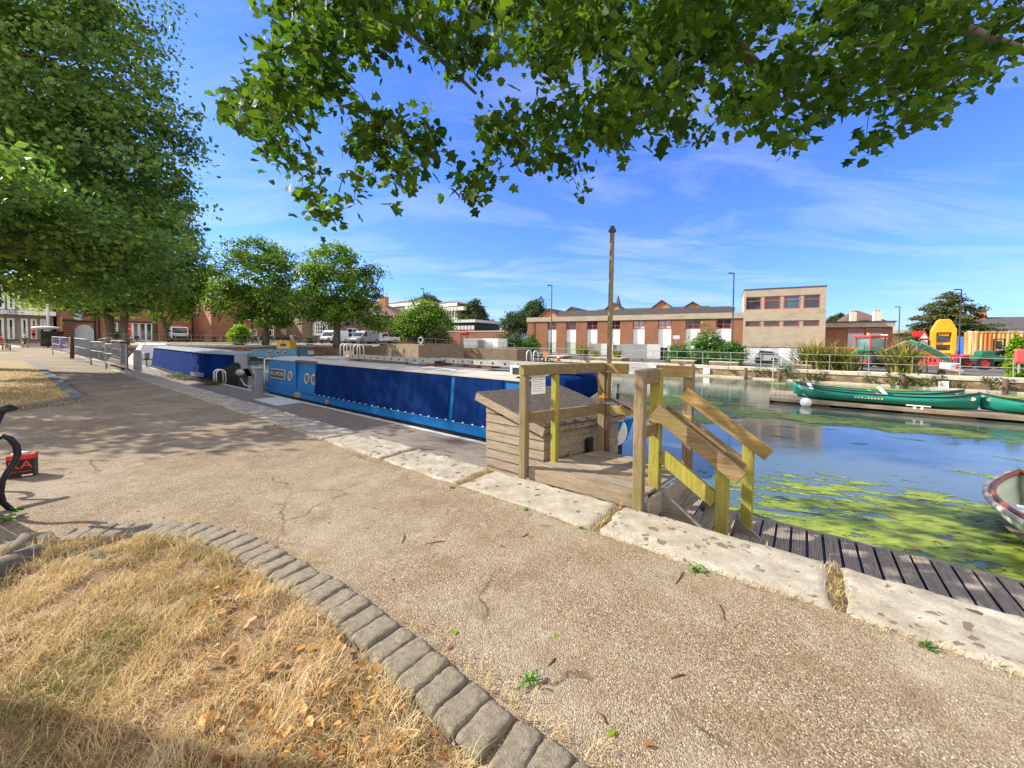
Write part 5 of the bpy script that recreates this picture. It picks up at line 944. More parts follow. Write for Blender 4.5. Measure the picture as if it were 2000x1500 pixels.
# roofs behind the hall
fb = Fr(A(1450, 700, 62), FA); fb.loc[2] = -.4
rb_ = thing('gabled_building', 'dark roofed building with orange brick gables rising behind the brick hall', 'building', fb.loc, FA)
za, zb_ = fb.Z(1250, 611), fb.Z(1280, 595.5)
xa, xb = fb.X(1157, 603), fb.X(1379, 600); MB().box(xa, xb, .5, 10, -.3, za).build('wall', MAT['brick'], rb_); MB().prism([(.0, za-.4), (10.4, za-.4), (5.2, zb_)], xa-.3, xb+.3, 'x').build('roof', MAT['slate'], rb_)
for p0, pm, p1, yb, yt in ((1184, 1199, 1215, 606, 592.5), (1276, 1294, 1312, 602, 588), (1338, 1354, 1368, 601, 591)):
    x0, xm, x1, z0, z1 = fb.X(p0, yb), fb.X(pm, yt), fb.X(p1, yb), fb.Z(pm, yb), fb.Z(pm, yt)
    MB().prism([(x0, z0-.8), (x1, z0-.8), (x1, z0), (xm, z1), (x0, z0)], -.6, 4).build('gable', MAT['orange'], rb_); g = MB(); g.beam((x0-.3, 1.6, z0-.05), (xm, 1.6, z1+.08), 5., .16, (0, 0, 1)); g.beam((xm, 1.6, z1+.08), (x1+.3, 1.6, z0-.05), 5., .16, (0, 0, 1)); g.build('gable_roof', MAT['slate'], rb_)
for lab, p0, pm, p1, yb, yt, ytop in (('small orange gabled house behind the corner of the brick hall', 1056, 1073, 1090, 618, 604, 606), ('orange gabled house between the corner house and the long dark roof', 1105, 1117, 1128, 609, 601, 603)):
    f2 = Fr(A(p0, 690, 66), FA); f2.loc[2] = -.3; x1, xm, z0, z1 = f2.X(p1, yb), f2.X(pm, yt), f2.Z(pm, yb), f2.Z(pm, yt); o = thing('gabled_house', lab, 'house', f2.loc, FA)
    MB().prism([(0, -.3), (x1, -.3), (x1, z0), (xm, z1), (0, z0)], 0, 9).build('wall', MAT['orange'], o); g = MB(); g.beam((-.3, 4.4, z0-.1), (xm, 4.4, z1+.1), 9.4, .18); g.beam((xm, 4.4, z1+.1), (x1+.3, 4.4, z0-.1), 9.4, .18); g.build('roof', MAT['slate'], o); MB().box(xm, xm+4, 2, 7, 0, z1-.5).build('rear_wing', MAT['slate'], o)
w = A(1207, 600, 200); sp = thing('church_spire', 'slender grey church spire far behind the gabled roofs', 'spire', (w[0], w[1], 0)); zt = A(1207, 576, 200)[2]; MB().box(-3, 3, -3, 3, 0, w[2]-2).build('tower', MAT['slate'], sp); MB().loft([[(2.6*math.cos(a), 2.6*math.sin(a), w[2]-2) for a in np.linspace(0, 2*PI, 9)[:-1]], [(.1*math.cos(a), .1*math.sin(a), zt) for a in np.linspace(0, 2*PI, 9)[:-1]]]).build('steeple', MAT['slate'], sp)
# wing on the far side of the tower
fw = Fr(ft.w(xr_, 4., 0), FA); wg = thing('flat_roofed_wing', 'low flat roofed brick wing with dark windows joined to the concrete tower', 'building', fw.loc, FA)
x1 = fw.X(1744, 660); zt, zf = fw.Z(1690, 629.5), fw.Z(1690, 639); MB().box(.003, x1, .1, 9, -.4, zf).build('brick_wall', MAT['brick'], wg); MB().box(.003, x1+.1, -.15, 9.1, zf+.002, zt).build('concrete_fascia', MAT['concrete'], wg); MB().box(.003, x1+.2, -.22, 9.2, zt+.002, zt+.12).build('roof_edge', MAT['slate'], wg)
for p in ((1655, 641, 1686, 650), (1691, 641, 1722.5, 650)): win(wg, fw, p, .09, MAT['redframe'], MAT['glass'])
for p in ((1655, 651, 1686, 690), (1691, 651, 1722.5, 690)): x0, xb, z0, z1 = fw.rect(*p, .09); MB().box(x0, xb, .02, .09, z0, z1).build('grey_panel', MAT['lgrey'], wg)
fh = Fr(A(1650, 690, 60), FA); fh.loc[2] = -.3; o = thing('chimney_house', 'brown roofed house with two tall pale chimneys behind the flat wing', 'house', fh.loc, FA)
x0, xm, x1 = fh.X(1650, 625), fh.X(1685, 603), fh.X(1740, 625); zb, zt = fh.Z(1685, 632), fh.Z(1685, 603); MB().box(x0, x1, .5, 8, -.3, zb).build('wall', MAT['render'], o)
MB().loft([[(x0-.4, 0, zb), (x1+.4, 0, zb), (x1+.4, 8.5, zb), (x0-.4, 8.5, zb)], [(xm-.3, 3.8, zt), (xm+.3, 3.8, zt), (xm+.3, 4.6, zt), (xm-.3, 4.6, zt)]]).build('roof', MAT['tileroof'], o)
for p in ((1660, 610, 1671, 630), (1705, 609, 1719, 630)): a, c, z0, z1 = fh.rect(*p); q = MB(); q.box(a, c, -.6, .4, z0-1, z1); k = q.build('chimney', MAT['render'], o); q = MB(); q.tube([(a+(c-a)*.3, -.1, z1), (a+(c-a)*.3, -.1, z1+.3)], .13, 8); q.tube([(a+(c-a)*.7, -.1, z1), (a+(c-a)*.7, -.1, z1+.3)], .13, 8); q.build('chimney_pot', MAT['orange'], k)
fh = Fr(A(1744, 690, 55), FA); fh.loc[2] = -.3; o = thing('low_shed_building', 'low pale flat roofed building beyond the wing', 'building', fh.loc, FA); a, c, z0, z1 = fh.rect(1744, 644, 1790, 652); MB().box(a, c, 0, 6, z0, z1).build('fascia', MAT['pale'], o); MB().box(a, c, .2, 5.8, 0, z0-.002).build('wall', MAT['brick'], o)
fh = Fr(A(1920, 690, 62), FA+.1); fh.loc[2] = -.3; o = thing('slate_house', 'long slate roofed white house at the end of the far bank, small brick chimney', 'house', fh.loc, FA+.1); a, c, z0, z1 = fh.rect(1922, 624, 2030, 641); zb = fh.Z(1970, 655)-3; MB().box(a, c+4, .5, 7, -.3, z0).build('wall', MAT['white'], o); MB().prism([(-.1, z0-.1), (7.6, z0-.1), (3.7, z1+.6)], a-.3, c+4, 'x').build('roof', MAT['slate'], o); x = fh.X(1944, 620); q = MB(); q.box(x-.55, x+.55, 3, 4.2, z1-.5, z1+2.0); q.box(x-.65, x+.65, 2.9, 4.3, z1+1.6, z1+1.8); q.build('chimney', MAT['orange'], o)
for i in range(4): winl(o, a+1.5+i*3.2, a+3.+i*3.2, z0-1.4, z0-.15, .49, MAT['white'], MAT['glass'], (.5,), ())
# street furniture
def lamp(lab, px, ytop, ybase, Y, arm=.45, thick=.07):
    b_ = A(px, ybase, Y); b_[2] = -.35 if px > 900 else .6; top = A(px, ytop, Y)[2]-b_[2]; o = thing('street_lamp', lab, 'street lamp', b_, FA); MB().tube([(0, 0, 0), (0, 0, 1.4), (0, 0, 1.45), (0, 0, top)], [thick*1.4, thick*1.4, thick, thick*.7], 8).build('column', MAT['black'], o, smooth=True); MB().tube([(0, 0, top-.03), (-.15, 0, top), (-arm*.5, 0, top)], .05, 6).build('arm', MAT['black'], o); MB().cbox((-arm*.75, 0, top), (arm*.6, .26, .1)).build('lantern', MAT['black'], o, bevel=.03); return o
lamp('black street lamp standing just left of the concrete tower', 1429, 533, 706, 36); lamp('black street lamp in front of the first white shutter of the brick hall', 1076, 557, 700, 40); lamp('black street lamp rising out of the big light green tree', 827, 563, 672, 50); lamp('distant street lamp between the chimney house and the cedar', 1754, 599, 690, 52, .5); lamp('dark lamp column against the cedar by the yellow machine', 1872, 565, 700, 38, .5)
o = thing('road_sign', 'small white back of a road sign by the flowering shrub', 'sign', A(1320, 700, 36)*np.array([1, 1, 0])+[0, 0, -.3], FA); z = A(1320, 655, 36)[2]+.3; MB().tube([(0, 0, 0), (0, 0, z)], .04, 6).build('post', MAT['galv'], o); MB().box(-.3, .3, -.06, -.04, z-.35, z).build('plate', MAT['lgrey'], o)
o = thing('road_sign', 'white and red warning sign board beside the yellow machine', 'sign', A(1803, 695, 38)*np.array([1, 1, 0])+[0, 0, -.3], FA); z = A(1803, 645, 38)[2]+.3; MB().tube([(0, 0, 0), (0, 0, z)], .04, 6).build('post', MAT['galv'], o); MB().prism([(-.45, z-.9), (.45, z-.9), (0, z)], -.08, -.05).build('plate', MAT['red'], o); MB().prism([(-.27, z-.8), (.27, z-.8), (0, z-.27)], -.09, -.082).build('face', MAT['clean'], o); MB().box(-.25, .25, -.08, -.05, z-1.5, z-1.).build('lower_plate', MAT['clean'], o)
o = thing('road_sign', 'plain red site sign next to the warning triangle', 'sign', A(1794, 695, 38.6)*np.array([1, 1, 0])+[0, 0, -.3], FA); z = A(1794, 646, 38)[2]+.3; MB().tube([(0, 0, 0), (0, 0, z)], .04, 6).build('post', MAT['galv'], o); MB().box(-.55, .35, -.08, -.05, z-.55, z).build('plate', MAT['red'], o)
o = thing('road_sign', 'white topped sign post beside the green tractor', 'sign', A(1728, 716, 33)*np.array([1, 1, 0])+[0, 0, -.2], FA); z = A(1728, 653, 33)[2]+.2; MB().tube([(0, 0, 0), (0, 0, z)], .07, 6).build('post', MAT['clean'], o); MB().box(-.35, .1, -.1, -.07, z-.35, z).build('plate', MAT['clean'], o)
def hoard(lab, px0, px1, y0, y1, Y, mat='lgrey'):
    f3 = Fr(A(px0, y1, Y), FA); a, c, z0, z1 = f3.rect(px0, y0, px1, y1); o = thing('hoarding', lab, 'hoarding', f3.loc, FA); b = MB(); n = max(6, int((c-a)/.12)); k_ = max(2, int((c-a)/1.1))
    for i in range(k_): b.box(a+(c-a)*i/k_+.01, a+(c-a)*(i+1)/k_-.01, 0, .03, z0-.3, z1); b.build('panel', MAT[mat], o); q = MB(); q.box(a, c, .04, .1, z1-.1, z1); q.box(a, c, .04, .1, z0, z0+.1); q.build('frame', MAT['galv'], o)
hoard('long grey metal hoarding before the middle of the brick hall', 1213, 1290, 672, 693, 36.5); hoard('pale metal hoarding behind the tall pole', 1151, 1197, 671, 688, 37.2); hoard('narrow darker hoarding beside the pale one', 1197, 1213, 673, 690, 36.9, 'galv'); hoard('dark equipment screen beside the clipped bush', 1289, 1304, 679, 697, 36, 'black'); hoard('long white site hoarding at the foot of the concrete tower', 1452, 1556, 680, 707, 37, 'clean')
o = thing('parked_car', 'small silver car half hidden by the railing at the tower foot', 'car', A(1494, 707, 36)*np.array([1, 1, 0])+[0, 0, -.32], FA); MB().prism([(-.9, .25), (1., .25), (1.02, .7), (.8, .8), (.55, 1.2), (-.5, 1.25), (-.85, .85), (-.95, .7)], -.7, .7).build('body', MAT['silver'], o, bevel=.06, seg=2); MB().prism([(-.62, .85), (.68, .82), (.5, 1.13), (-.45, 1.17)], -.715, .715).build('window', MAT['glass'], o)
for x in (-.6, .65): MB().disc((x, -.68, .28), .28, .14, 'y', 14).build('wheel', MAT['tyre'], o)
for i, (px, py) in enumerate([(1066, 690), (1091, 693)]):
    o = thing('traffic_cone' if i else 'barrier_board', ['orange barrier board beside the first lamp of the hall', 'red and white traffic cone before the second shutter'][i], ['barrier', 'traffic cone'][i], A(px, py, 35)*np.array([1, 1, 0])+[0, 0, -.25], FA)
    if i: MB().tube([(0, 0, 0), (0, 0, .75)], [.17, .04], 10).build('cone', MAT['red'], o); MB().tube([(0, 0, .3), (0, 0, .5)], [.128, .094], 10).build('band', MAT['clean'], o); MB().box(-.22, .22, -.22, .22, 0, .04).build('base', MAT['black'], o)
    else: MB().box(-.25, .25, -.03, .03, .3, .85).build('board', MAT['orange'], o); b = MB(); b.box(-.2, -.15, -.15, .15, 0, .3); b.box(.15, .2, -.15, .15, 0, .3); b.build('foot', MAT['black'], o)
# tractors and site machines
def wheel(o, c, r, w, rim='red', nm='wheel'):
    t = MB(); t.ring((0, 0, 0), r*.55, r, w, 'y', 22); wo = t.build(nm, MAT['tyre'], o, c); MB().disc((0, 0, 0), r*.56, w*.6, 'y', 18).build('rim', MAT[rim], wo); MB().disc((0, -w*.32, 0), r*.18, .08, 'y', 10).build('hub', MAT['black'], wo); return wo
def tractor(lab, loc, rz, s=1., low=False):
    o = thing('tractor', lab, 'tractor', loc, rz); o.scale = (s, s, s)
    for y in (-.8, .8): wheel(o, (-.7, y, .72), .72, .4); wheel(o, (1.25, y, .48), .48, .3)
    if low:
        b = MB(); b.prism([(-1.3, .62), (1.3, .58), (1.35, .95), (.5, 1.05), (-1.3, .98)], -.5, .5); b.build('chassis', MAT['tractor'], o, bevel=.06, seg=2); b = MB(); b.prism([(.35, 1.0), (1.2, .95), (1.15, 1.35), (.45, 1.42)], -.38, .38); b.build('bonnet', MAT['tractor'], o, bevel=.08, seg=2); b = MB(); b.tube([(-.35, 0, 1.0), (-.2, 0, 1.75)], .04, 6); b.tube([(-.2, .2, 1.78), (-.2, -.2, 1.78)], .03, 6); b.build('steering_column', MAT['black'], o); b = MB(); b.box(-1.2, -.85, -.3, .3, 1., 1.9); b.build('control_stand', MAT['black'], o, bevel=.05); MB().cbox((.8, -.39, 1.18), (.3, .03, .2)).build('marker', MAT['yellow'], o); return o
    b = MB(); b.prism([(-1.0, .7), (1.75, .65), (1.8, 1.15), (1.5, 1.42), (.3, 1.5), (-1.0, 1.3)], -.42, .42); b.build('bonnet', MAT['tractor'], o, bevel=.08, seg=2); b = MB(); b.box(-1.2, -.1, -1.02, -.55, 1.3, 1.48); b.box(-1.2, -.1, .55, 1.02, 1.3, 1.48); b.build('mudguard', MAT['tractor'], o, bevel=.05); return o
t1 = tractor('green tractor with a red roofed glass cab behind the flax clumps', A(1690, 712, 30)*np.array([1, 1, 0])+[0, 0, -.2], FA+2.2, .92)
b = MB()
for x in (-.95, .25):
    for y in (-.72, .72): b.box(x-.04, x+.04, y-.04, y+.04, 1.4, 2.45)
b.build('cab_frame', MAT['red'], t1); MB().box(-.93, .23, -.70, .70, 1.45, 2.42).build('cab_glass', glass('cab_glass', (.12, .2, .19), .1), t1); MB().box(-1.1, .4, -.85, .85, 2.45, 2.66).build('cab_roof', MAT['red'], t1, bevel=.06, seg=2); MB().tube([(-.6, .5, 2.66), (-.6, .5, 2.85)], .1, 10).build('beacon', MAT['yellow'], t1)
b = MB(); b.cbox((-1.05, -.25, .95), (.06, .3, .3)); b.cbox((-1.05, .5, 1.2), (.06, .4, .12)); b.build('marker', MAT['yellow'], t1)
MB().prism([(-1.15, .6), (-1.0, 1.45), (.2, 1.5), (.2, .6)], -.95, .95).build('rear_body', MAT['tractor'], t1, bevel=.1, seg=2)
t2 = tractor('open green tractor with red wheel rims by the rusty container', A(1950, 722, 26.5)*np.array([1, 1, 0])+[0, 0, -.13], FA+PI+.15, .95, True)
b = MB(); b.box(.0, .06, -.5, -.44, 1.4, 2.2); b.box(.0, .06, .44, .5, 1.4, 2.2); b.box(.0, .06, -.5, .5, 2.2, 2.27); b.build('roll_bar', MAT['black'], t2); b = MB(); b.box(-.4, .05, -.25, .25, 1.5, 1.62); b.box(-.02, .1, -.25, .25, 1.6, 2.1); b.build('seat', MAT['black'], t2, bevel=.04)
# mower boom reaching over
bo_ = thing('mower_boom', 'folded green hydraulic mower boom reaching from the tractor across the railing', 'mower boom', A(1800, 716, 28)*np.array([1, 1, 0])+[0, 0, -.13], 0); P_ = [A(1731, 684, 28.6), A(1772, 667, 28.6), A(1795, 673, 28), A(1850, 702, 27.4), A(1862, 718, 27.2)]; L0 = np.array(bo_.location)
for i, (w, m) in enumerate(((.16, 'drywood'), (.26, 'tractor'), (.28, 'tractor'), (.2, 'tractor'))): MB().beam(tuple(P_[i]-L0), tuple(P_[i+1]-L0), w, w).build('arm', MAT[m], bo_, bevel=.02)
b = MB(); b.tube([tuple(P_[1]-L0+[0, -.2, .1]), tuple(P_[2]-L0+[.5, -.2, -.1])], .06, 6); b.tube([tuple(P_[2]-L0+[0.3, -.2, .0]), tuple(P_[3]-L0+[0, -.2, .15])], .05, 6); b.build('hydraulic_ram', MAT['galv'], bo_); c = P_[4]-L0; MB().cbox((c[0]-.25, c[1], c[2]+.1), (.8, .7, .45)).build('mower_head', MAT['clean'], bo_, bevel=.05); MB().cbox((c[0]-.1, c[1]-.36, c[2]+.12), (.25, .03, .3)).build('hazard_plate', MAT['pink'], bo_)
ym = thing('yellow_machine', 'big yellow machine with an arched hood standing before the cedar', 'site machine', A(1841, 700, 36)*np.array([1, 1, 0])+[0, 0, -.3], math.radians(-38))
ym.scale = (.7, .7, 1); z = A(1841, 623.5, 36)[2]+.3; h = z; b = MB(); arch = [(x_*.82, z_) for x_, z_ in [(-1.38, 1.35), (-1.38, h-1.05), (-.72, h-.12), (-.45, h), (.5, h), (.75, h-.12), (1.38, h-.95), (1.38, 1.35), (.85, 1.35), (.85, h-1.25), (-.85, h-1.25), (-.85, 1.35)]]
b.prism(arch, -.3, .9); b.build('hood', MAT['hood'], ym, bevel=.03); MB().box(-.69, .69, .3, .34, 1.3, h-1.3).build('screen', MAT['glass'], ym); MB().box(-.7, .7, .1, .28, 1.9, 2.1).build('inner_bar', MAT['yellow'], ym); MB().box(-.5, .5, .0, .26, h-1.55, h-1.35).build('inner_bar', MAT['yellow'], ym); b = MB(); b.box(-.9, 1.0, -.5, .9, .5, 1.34); b.build('body', MAT['yellow'], ym, bevel=.05); MB().box(-.5, .6, -.53, -.503, .8, 1.1).build('grille', MAT['black'], ym)
for y in (-.9, .9): MB().box(y-.2, y+.2, -.7, .9, 0, .55).build('track', MAT['tyre'], ym, bevel=.15, seg=3)
MB().box(-2.2, -1.02, -.4, .4, .85, 1.2).build('side_arm', MAT['yellow'], ym)
o = thing('parked_van', 'red site van mostly hidden behind the green tractor cab', 'van', A(1640, 700, 36)*np.array([1, 1, 0])+[0, 0, -.3], FA+.1); MB().prism([(-2.2, .3), (2.1, .3), (2.15, .9), (1.5, 1.05), (1.0, 1.55), (-2.15, 1.6)], -.85, .85).build('body', MAT['pink'], o, bevel=.08, seg=2); MB().prism([(-1.8, 1.0), (1.2, 1.0), (.9, 1.42), (-1.8, 1.45)], -.865, .865).build('window', MAT['glass'], o)
o = thing('parked_car', 'red car roof seen beyond the sign post and boom', 'car', A(1758, 700, 42)*np.array([1, 1, 0])+[0, 0, -.3], FA); MB().prism([(-2., .3), (2., .3), (2.05, .8), (1.2, .95), (.7, 1.9), (-1.4, 1.95), (-2., 1.)], -.85, .85).build('body', MAT['red'], o, bevel=.08, seg=2); MB().prism([(-1.5, 1.), (1.0, 1.), (.6, 1.7), (-1.3, 1.75)], -.865, .865).build('window', MAT['glass'], o)
bar = None
for i, px in enumerate((1728, 1805, 1822, 1838, 1858, 1872, 1888, 1904)):
    if bar is None:
        bar = thing('road_barrier', '', 'barrier', (0, 0, 0), 0, 'red plastic road barriers'); b = MB(); b.box(-.55, .55, -.05, .05, .78, 1.0); b.box(-.55, .55, -.05, .05, .12, .30)
        for x in (-.5, -.25, 0, .25, .5): b.box(x-.045, x+.045, -.04, .04, .3, .78)
        b.build('frame', MAT['pink'], bar); q = MB(); q.box(-.5, -.4, -.25, .25, 0, .1); q.box(.4, .5, -.25, .25, 0, .1); q.build('foot', MAT['black'], bar); o = bar
    else: o = copy_tree(bar)
    w = A(px, 703, 31.5 + (i % 2)*.8); place(o, (w[0], w[1], -.22), FA+[.3, -.2, .1, -.4, .3, 0, -.1, .15][i]); o['label'] = 'red plastic road barrier standing among others before the yellow machine' if i else 'lone red road barrier beside the white topped sign post'
o = thing('water_tank', 'bright blue plastic tank cabin beside the rusty container', 'tank', A(1895, 700, 40)*np.array([1, 1, 0])+[0, 0, -.3], FA); z = A(1895, 658, 40)[2]+.3; b = MB(); b.box(-.8, .7, -.6, .6, 0, z)
for k in range(5): b.box(-.82, .72, -.63, .63, .2+k*.5, .3+k*.5)
b.build('body', MAT['pblue'], o, bevel=.03); MB().box(-.2, 0, -.65, -.635, z-.5, z-.2).build('label_plate', MAT['clean'], o)
fc = Fr(A(1908, 705, 37), FA); fc.loc[2] = -.3; a, c, z0, z1 = fc.rect(1908, 648, 2040, 700); o = thing('shipping_container', 'pale shipping container streaked with orange rust at the picture edge', 'container', fc.loc, FA); n = 60; pts = [(a+(c-a)*i/n, .05*((i//2) % 2)) for i in range(n+1)]; b = MB(); b.loft([[(x, y, .15) for x, y in pts], [(x, y, z1-.1) for x, y in pts]], False, False); b.build('corrugated_side', MAT['container'], o); b = MB(); b.box(a-.05, c, -.02, .1, z1-.1, z1+.05); b.box(a-.05, c, -.02, .1, 0, .15); b.box(a-.1, a+.02, -.02, .1, .15, z1-.1); b.box(a, c, .11, 2.4, 0, z1); b.build('frame', MAT['container'], o)
w = PT(1991, 692, TW+.1); o = thing('lifebuoy_case', 'red lifebuoy case on the dock railing at the picture edge', 'lifebuoy case', Q(w[0], TW+.05, w[2]-.45), TH); MB().box(-.2, .2, -.2, .0, 0, .72).build('case', MAT['pink'], o, bevel=.1, seg=3); MB().tube([(0, .03, -.5), (0, .03, .2)], .04, 6).build('post', MAT['galv'], o)
shr('climbing shrub behind the red lifebuoy case', 1960, 2012, 655, 735, TW+1.3, 170, 40, 'l_lime', .12)
tree('cedar', 'dark spreading cedar with layered branches behind the yellow machine', A(1853, 690, 52)*np.array([1, 1, 0])+[0, 0, -.4], [[(0, 0, 0, .45), (0, 0, 4, .35), (0, 0, 8.3, .1)]],
     [(A(1853, 660, 52), (5.2, 4.5, .9)), (A(1856, 640, 52), (4.9, 4, .8)), (A(1850, 622, 52), (4.1, 3.5, .8)), (A(1856, 605, 52), (3.2, 3, .7)), (A(1852, 590, 52), (2.2, 2, .7)), (A(1856, 578, 52), (1.2, 1.2, .6)), (A(1800, 660, 54), (3, 3, 1.))], 420, 60, .32, .26, MAT['l_pine'], MAT['bark'], shape='diamond', shell=.25, flat=.35, up=.9, cat='tree')
def btree(lab, px0, px1, yt, yb, Y, ncl, per, mat, ls, zb=None, nm='tree', grp=None, trunk=.25):
    xm = (px0+px1)/2; base = A(xm, yb, Y); base[2] = -.3 if zb is None else zb; R = (px1-px0)/2*Y/CF; top = A(xm, yt, Y)[2]; low = A(xm, yb, Y)[2]; H = top-low; bl = []
    for k in range(6): bl.append((np.array([base[0]+R*.52*math.cos(k*1.05+.3), base[1]+R*.45*math.sin(k*1.05+.3), low+H*(.38+.16*math.sin(k*2.1))]), (R*.55, R*.5, H*.33)))
    bl.append((np.array([base[0], base[1], low+H*.66]), (R*.6, R*.55, H*.33))); zc = low+H*.4-base[2]
    return tree(nm, lab, base, [[(0, 0, -.1, trunk), (.1, 0, zc*.5, trunk*.8), (0, .1, zc, trunk*.5)]], bl, ncl, per, R*.13, ls, MAT[mat], MAT['bark'], grp, 'diamond', .45, 10)
btree('dark oval tree rising behind the black windowed building', 905, 952, 581, 648, 75, 230, 48, 'l_dark', .36); btree('broad dark tree behind the corner of the brick hall', 1012, 1076, 586, 640, 72, 220, 44, 'l_dark', .38); btree('thin bushy tree with a bare top left of the brick hall', 975, 1030, 605, 655, 60, 170, 40, 'l_dark', .28)
btree('big light green rounded tree in front of the pale terraced office', 778, 886, 588, 664, 52, 460, 52, 'l_bright', .28, .5); btree('smaller olive bush with cream tips below the big light green tree', 837, 878, 636, 674, 44, 170, 44, 'l_dry', .17, .3, 'bush', None, .1); btree('small dark treetops above the pale office roof', 812, 860, 574, 600, 95, 120, 36, 'l_dark', .4); btree('low dark trees left of the cedar', 1775, 1815, 632, 668, 70, 130, 40, 'l_dark', .35); btree('flat topped tree behind the concrete tower corner', 1618, 1654, 613, 634, 80, 110, 36, 'l_dark', .35); btree('distant round tree between dark trees and brick hall', 948, 975, 625, 650, 95, 90, 30, 'l_dark', .4)
# ------------------------------------------------------------------ people
def person(lab, loc, rz, pose, top, legs, hair, s=1., shoes='darkcloth', lean=0.):
    J = {}
    if pose == 'stand':
        J.update(pel=(0,0,.95,.145), wst=(0,0,1.1,.125), che=(0,.0,1.32,.145), nec=(0,-.01,1.48,.055), hea=(0,-.02,1.60,.095), top=(0,-.01,1.70,.08))
        for k, g in (('l', -1), ('r', 1)): J.update({k+'sh': (g*.18,0,1.41,.065), k+'el': (g*.24,.02,1.14,.045), k+'wr': (g*.23,-.1,.92,.03), k+'ha': (g*.22,-.14,.84,.034), k+'hi': (g*.09,0,.90,.095), k+'kn': (g*.10,-.02,.50,.062), k+'an': (g*.10,.02,.09,.042), k+'to': (g*.11,-.13,.04,.035)})
    else:
        J.update(pel=(0,0,.55,.155), wst=(0,-.02-lean*.1,.72,.14), che=(0,-.03-lean*.3,.93,.15), nec=(0,-.05-lean*.45,1.09,.055), hea=(0,-.08-lean*.55,1.21,.095), top=(0,-.08-lean*.6,1.31,.08))
        for k, g in (('l', -1), ('r', 1)): J.update({k+'sh': (g*.18,-.03-lean*.35,1.02,.065), k+'el': (g*.25,-.1-lean*.2,.76,.045), k+'wr': (g*.14,-.30,.68,.03), k+'ha': (g*.08,-.36,.66,.034), k+'hi': (g*.10,-.06,.52,.1), k+'kn': (g*.13,-.46,.52,.065), k+'an': (g*.13,-.43,.09,.042), k+'to': (g*.14,-.58,.04,.035)})
    E_ = [('pel','wst'),('wst','che'),('che','nec'),('nec','hea'),('hea','top')]
    for k in 'lr': E_ += [('che',k+'sh'),(k+'sh',k+'el'),(k+'el',k+'wr'),(k+'wr',k+'ha'),('pel',k+'hi'),(k+'hi',k+'kn'),(k+'kn',k+'an'),(k+'an',k+'to')]
    J['nos'] = (J['hea'][0], J['hea'][1]-.105, J['hea'][2]-.01, .016); E_.append(('hea', 'nos'))
    names = list(J); bm = bmesh.new(); sk = bm.verts.layers.skin.verify(); vs = []
    for n in names:
        v = bm.verts.new(J[n][:3]); v[sk].radius = (J[n][3], J[n][3]*.85); v[sk].use_root = n == 'pel'; vs.append(v)
    for a, b in E_: bm.edges.new((vs[names.index(a)], vs[names.index(b)]))
    me = bpy.data.meshes.new('tmp'); bm.to_mesh(me); bm.free(); t = bpy.data.objects.new('tmp', me); C.objects.link(t); t.modifiers.new('s', 'SKIN'); t.modifiers.new('u', 'SUBSURF').levels = 1
    m2 = bpy.data.meshes.new_from_object(t.evaluated_get(bpy.context.evaluated_depsgraph_get())); bpy.data.objects.remove(t)
    o = link('person', m2, [MAT['skin'], MAT[top], MAT[legs], MAT[shoes]], None, loc, rz, True); o.scale = (s, s, s)
    zone = {'wst': 1, 'che': 1, 'lsh': 1, 'rsh': 1, 'pel': 2, 'lhi': 2, 'rhi': 2, 'lan': 0, 'ran': 0, 'lto': 3, 'rto': 3, 'lkn': 2 if legs == 'jeans' else 0, 'rkn': 2 if legs == 'jeans' else 0}
    P = np.array([J[n][:3] for n in names])
    for f in m2.polygons: f.material_index = zone.get(names[int(np.argmin(((P-np.array(f.center))**2).sum(1)))], 0)
    tag(o, lab, 'person'); h = np.array(J['hea'][:3]); b = MB(); b.ball((h[0], h[1]+.025, h[2]+.055), (.11, .115, .1), 10); b.build('hair', MAT[hair], o, smooth=True)
    e = MB(); e.ball((h[0]-.035, h[1]-.09, h[2]+.015), .012, 6); e.ball((h[0]+.035, h[1]-.09, h[2]+.015), .012, 6); e.build('eyes', MAT['darkcloth'], o); return o
NZ = TH + PI/2
fN = Fr(Q(-77.5, 0, .95), NZ)
# ------------------------------------------------------------------ visitor centre
x1 = fN.X(104.5, 620); x0 = fN.X(-120, 620); vc = thing('visitor_centre', 'pale framed glass building with a lettered white fascia at the far end of the path', 'building', fN.loc, NZ)
zb, zt, zu = fN.Z(50, 615), fN.Z(50, 606.5), fN.Z(50, 560)
MB().box(x0, x1, .6, 9, 0, zu+.8).build('wall', M('taupe_cladding', (.27, .22, .17), .8, .12, 2), vc); MB().box(x0, x1+.2, -.35, .58, zb, zt).build('fascia', MAT['clean'], vc); MB().box(x0-.2, x1+.3, -.3, 9.2, zu+.82, zu+1.3).build('roof', MAT['white'], vc)
text('lettering', 'T CENTRE', 1.0, MAT['jeans'], vc, (fN.X(18, 611, -.36), -.37, (zb+zt)/2-.05), (PI/2, 0, 0), .02, 'CENTER', fN.X(39, 611, -.36)/2.6/1. if False else (fN.X(39, 611, -.36)-fN.X(-3, 611, -.36))/5.3)
for i, (a, c) in enumerate(((-20, 9), (14, 29), (36, 96))): winl(vc, fN.X(a, 590), fN.X(c, 590), zt+.1, zu, .55, MAT['white'], MAT['glass'] if i < 2 else MAT['darkbrick'], (.5,) if i == 0 else (), (.45,) if i < 2 else (), .22)
for a, c in ((-20, 8), (14, 29), (41, 55), (60, 73), (79, 90)): winl(vc, fN.X(a, 640), fN.X(c, 640), .1, zb-.45, .55, MAT['white'], MAT['glass'], (), (), .2)
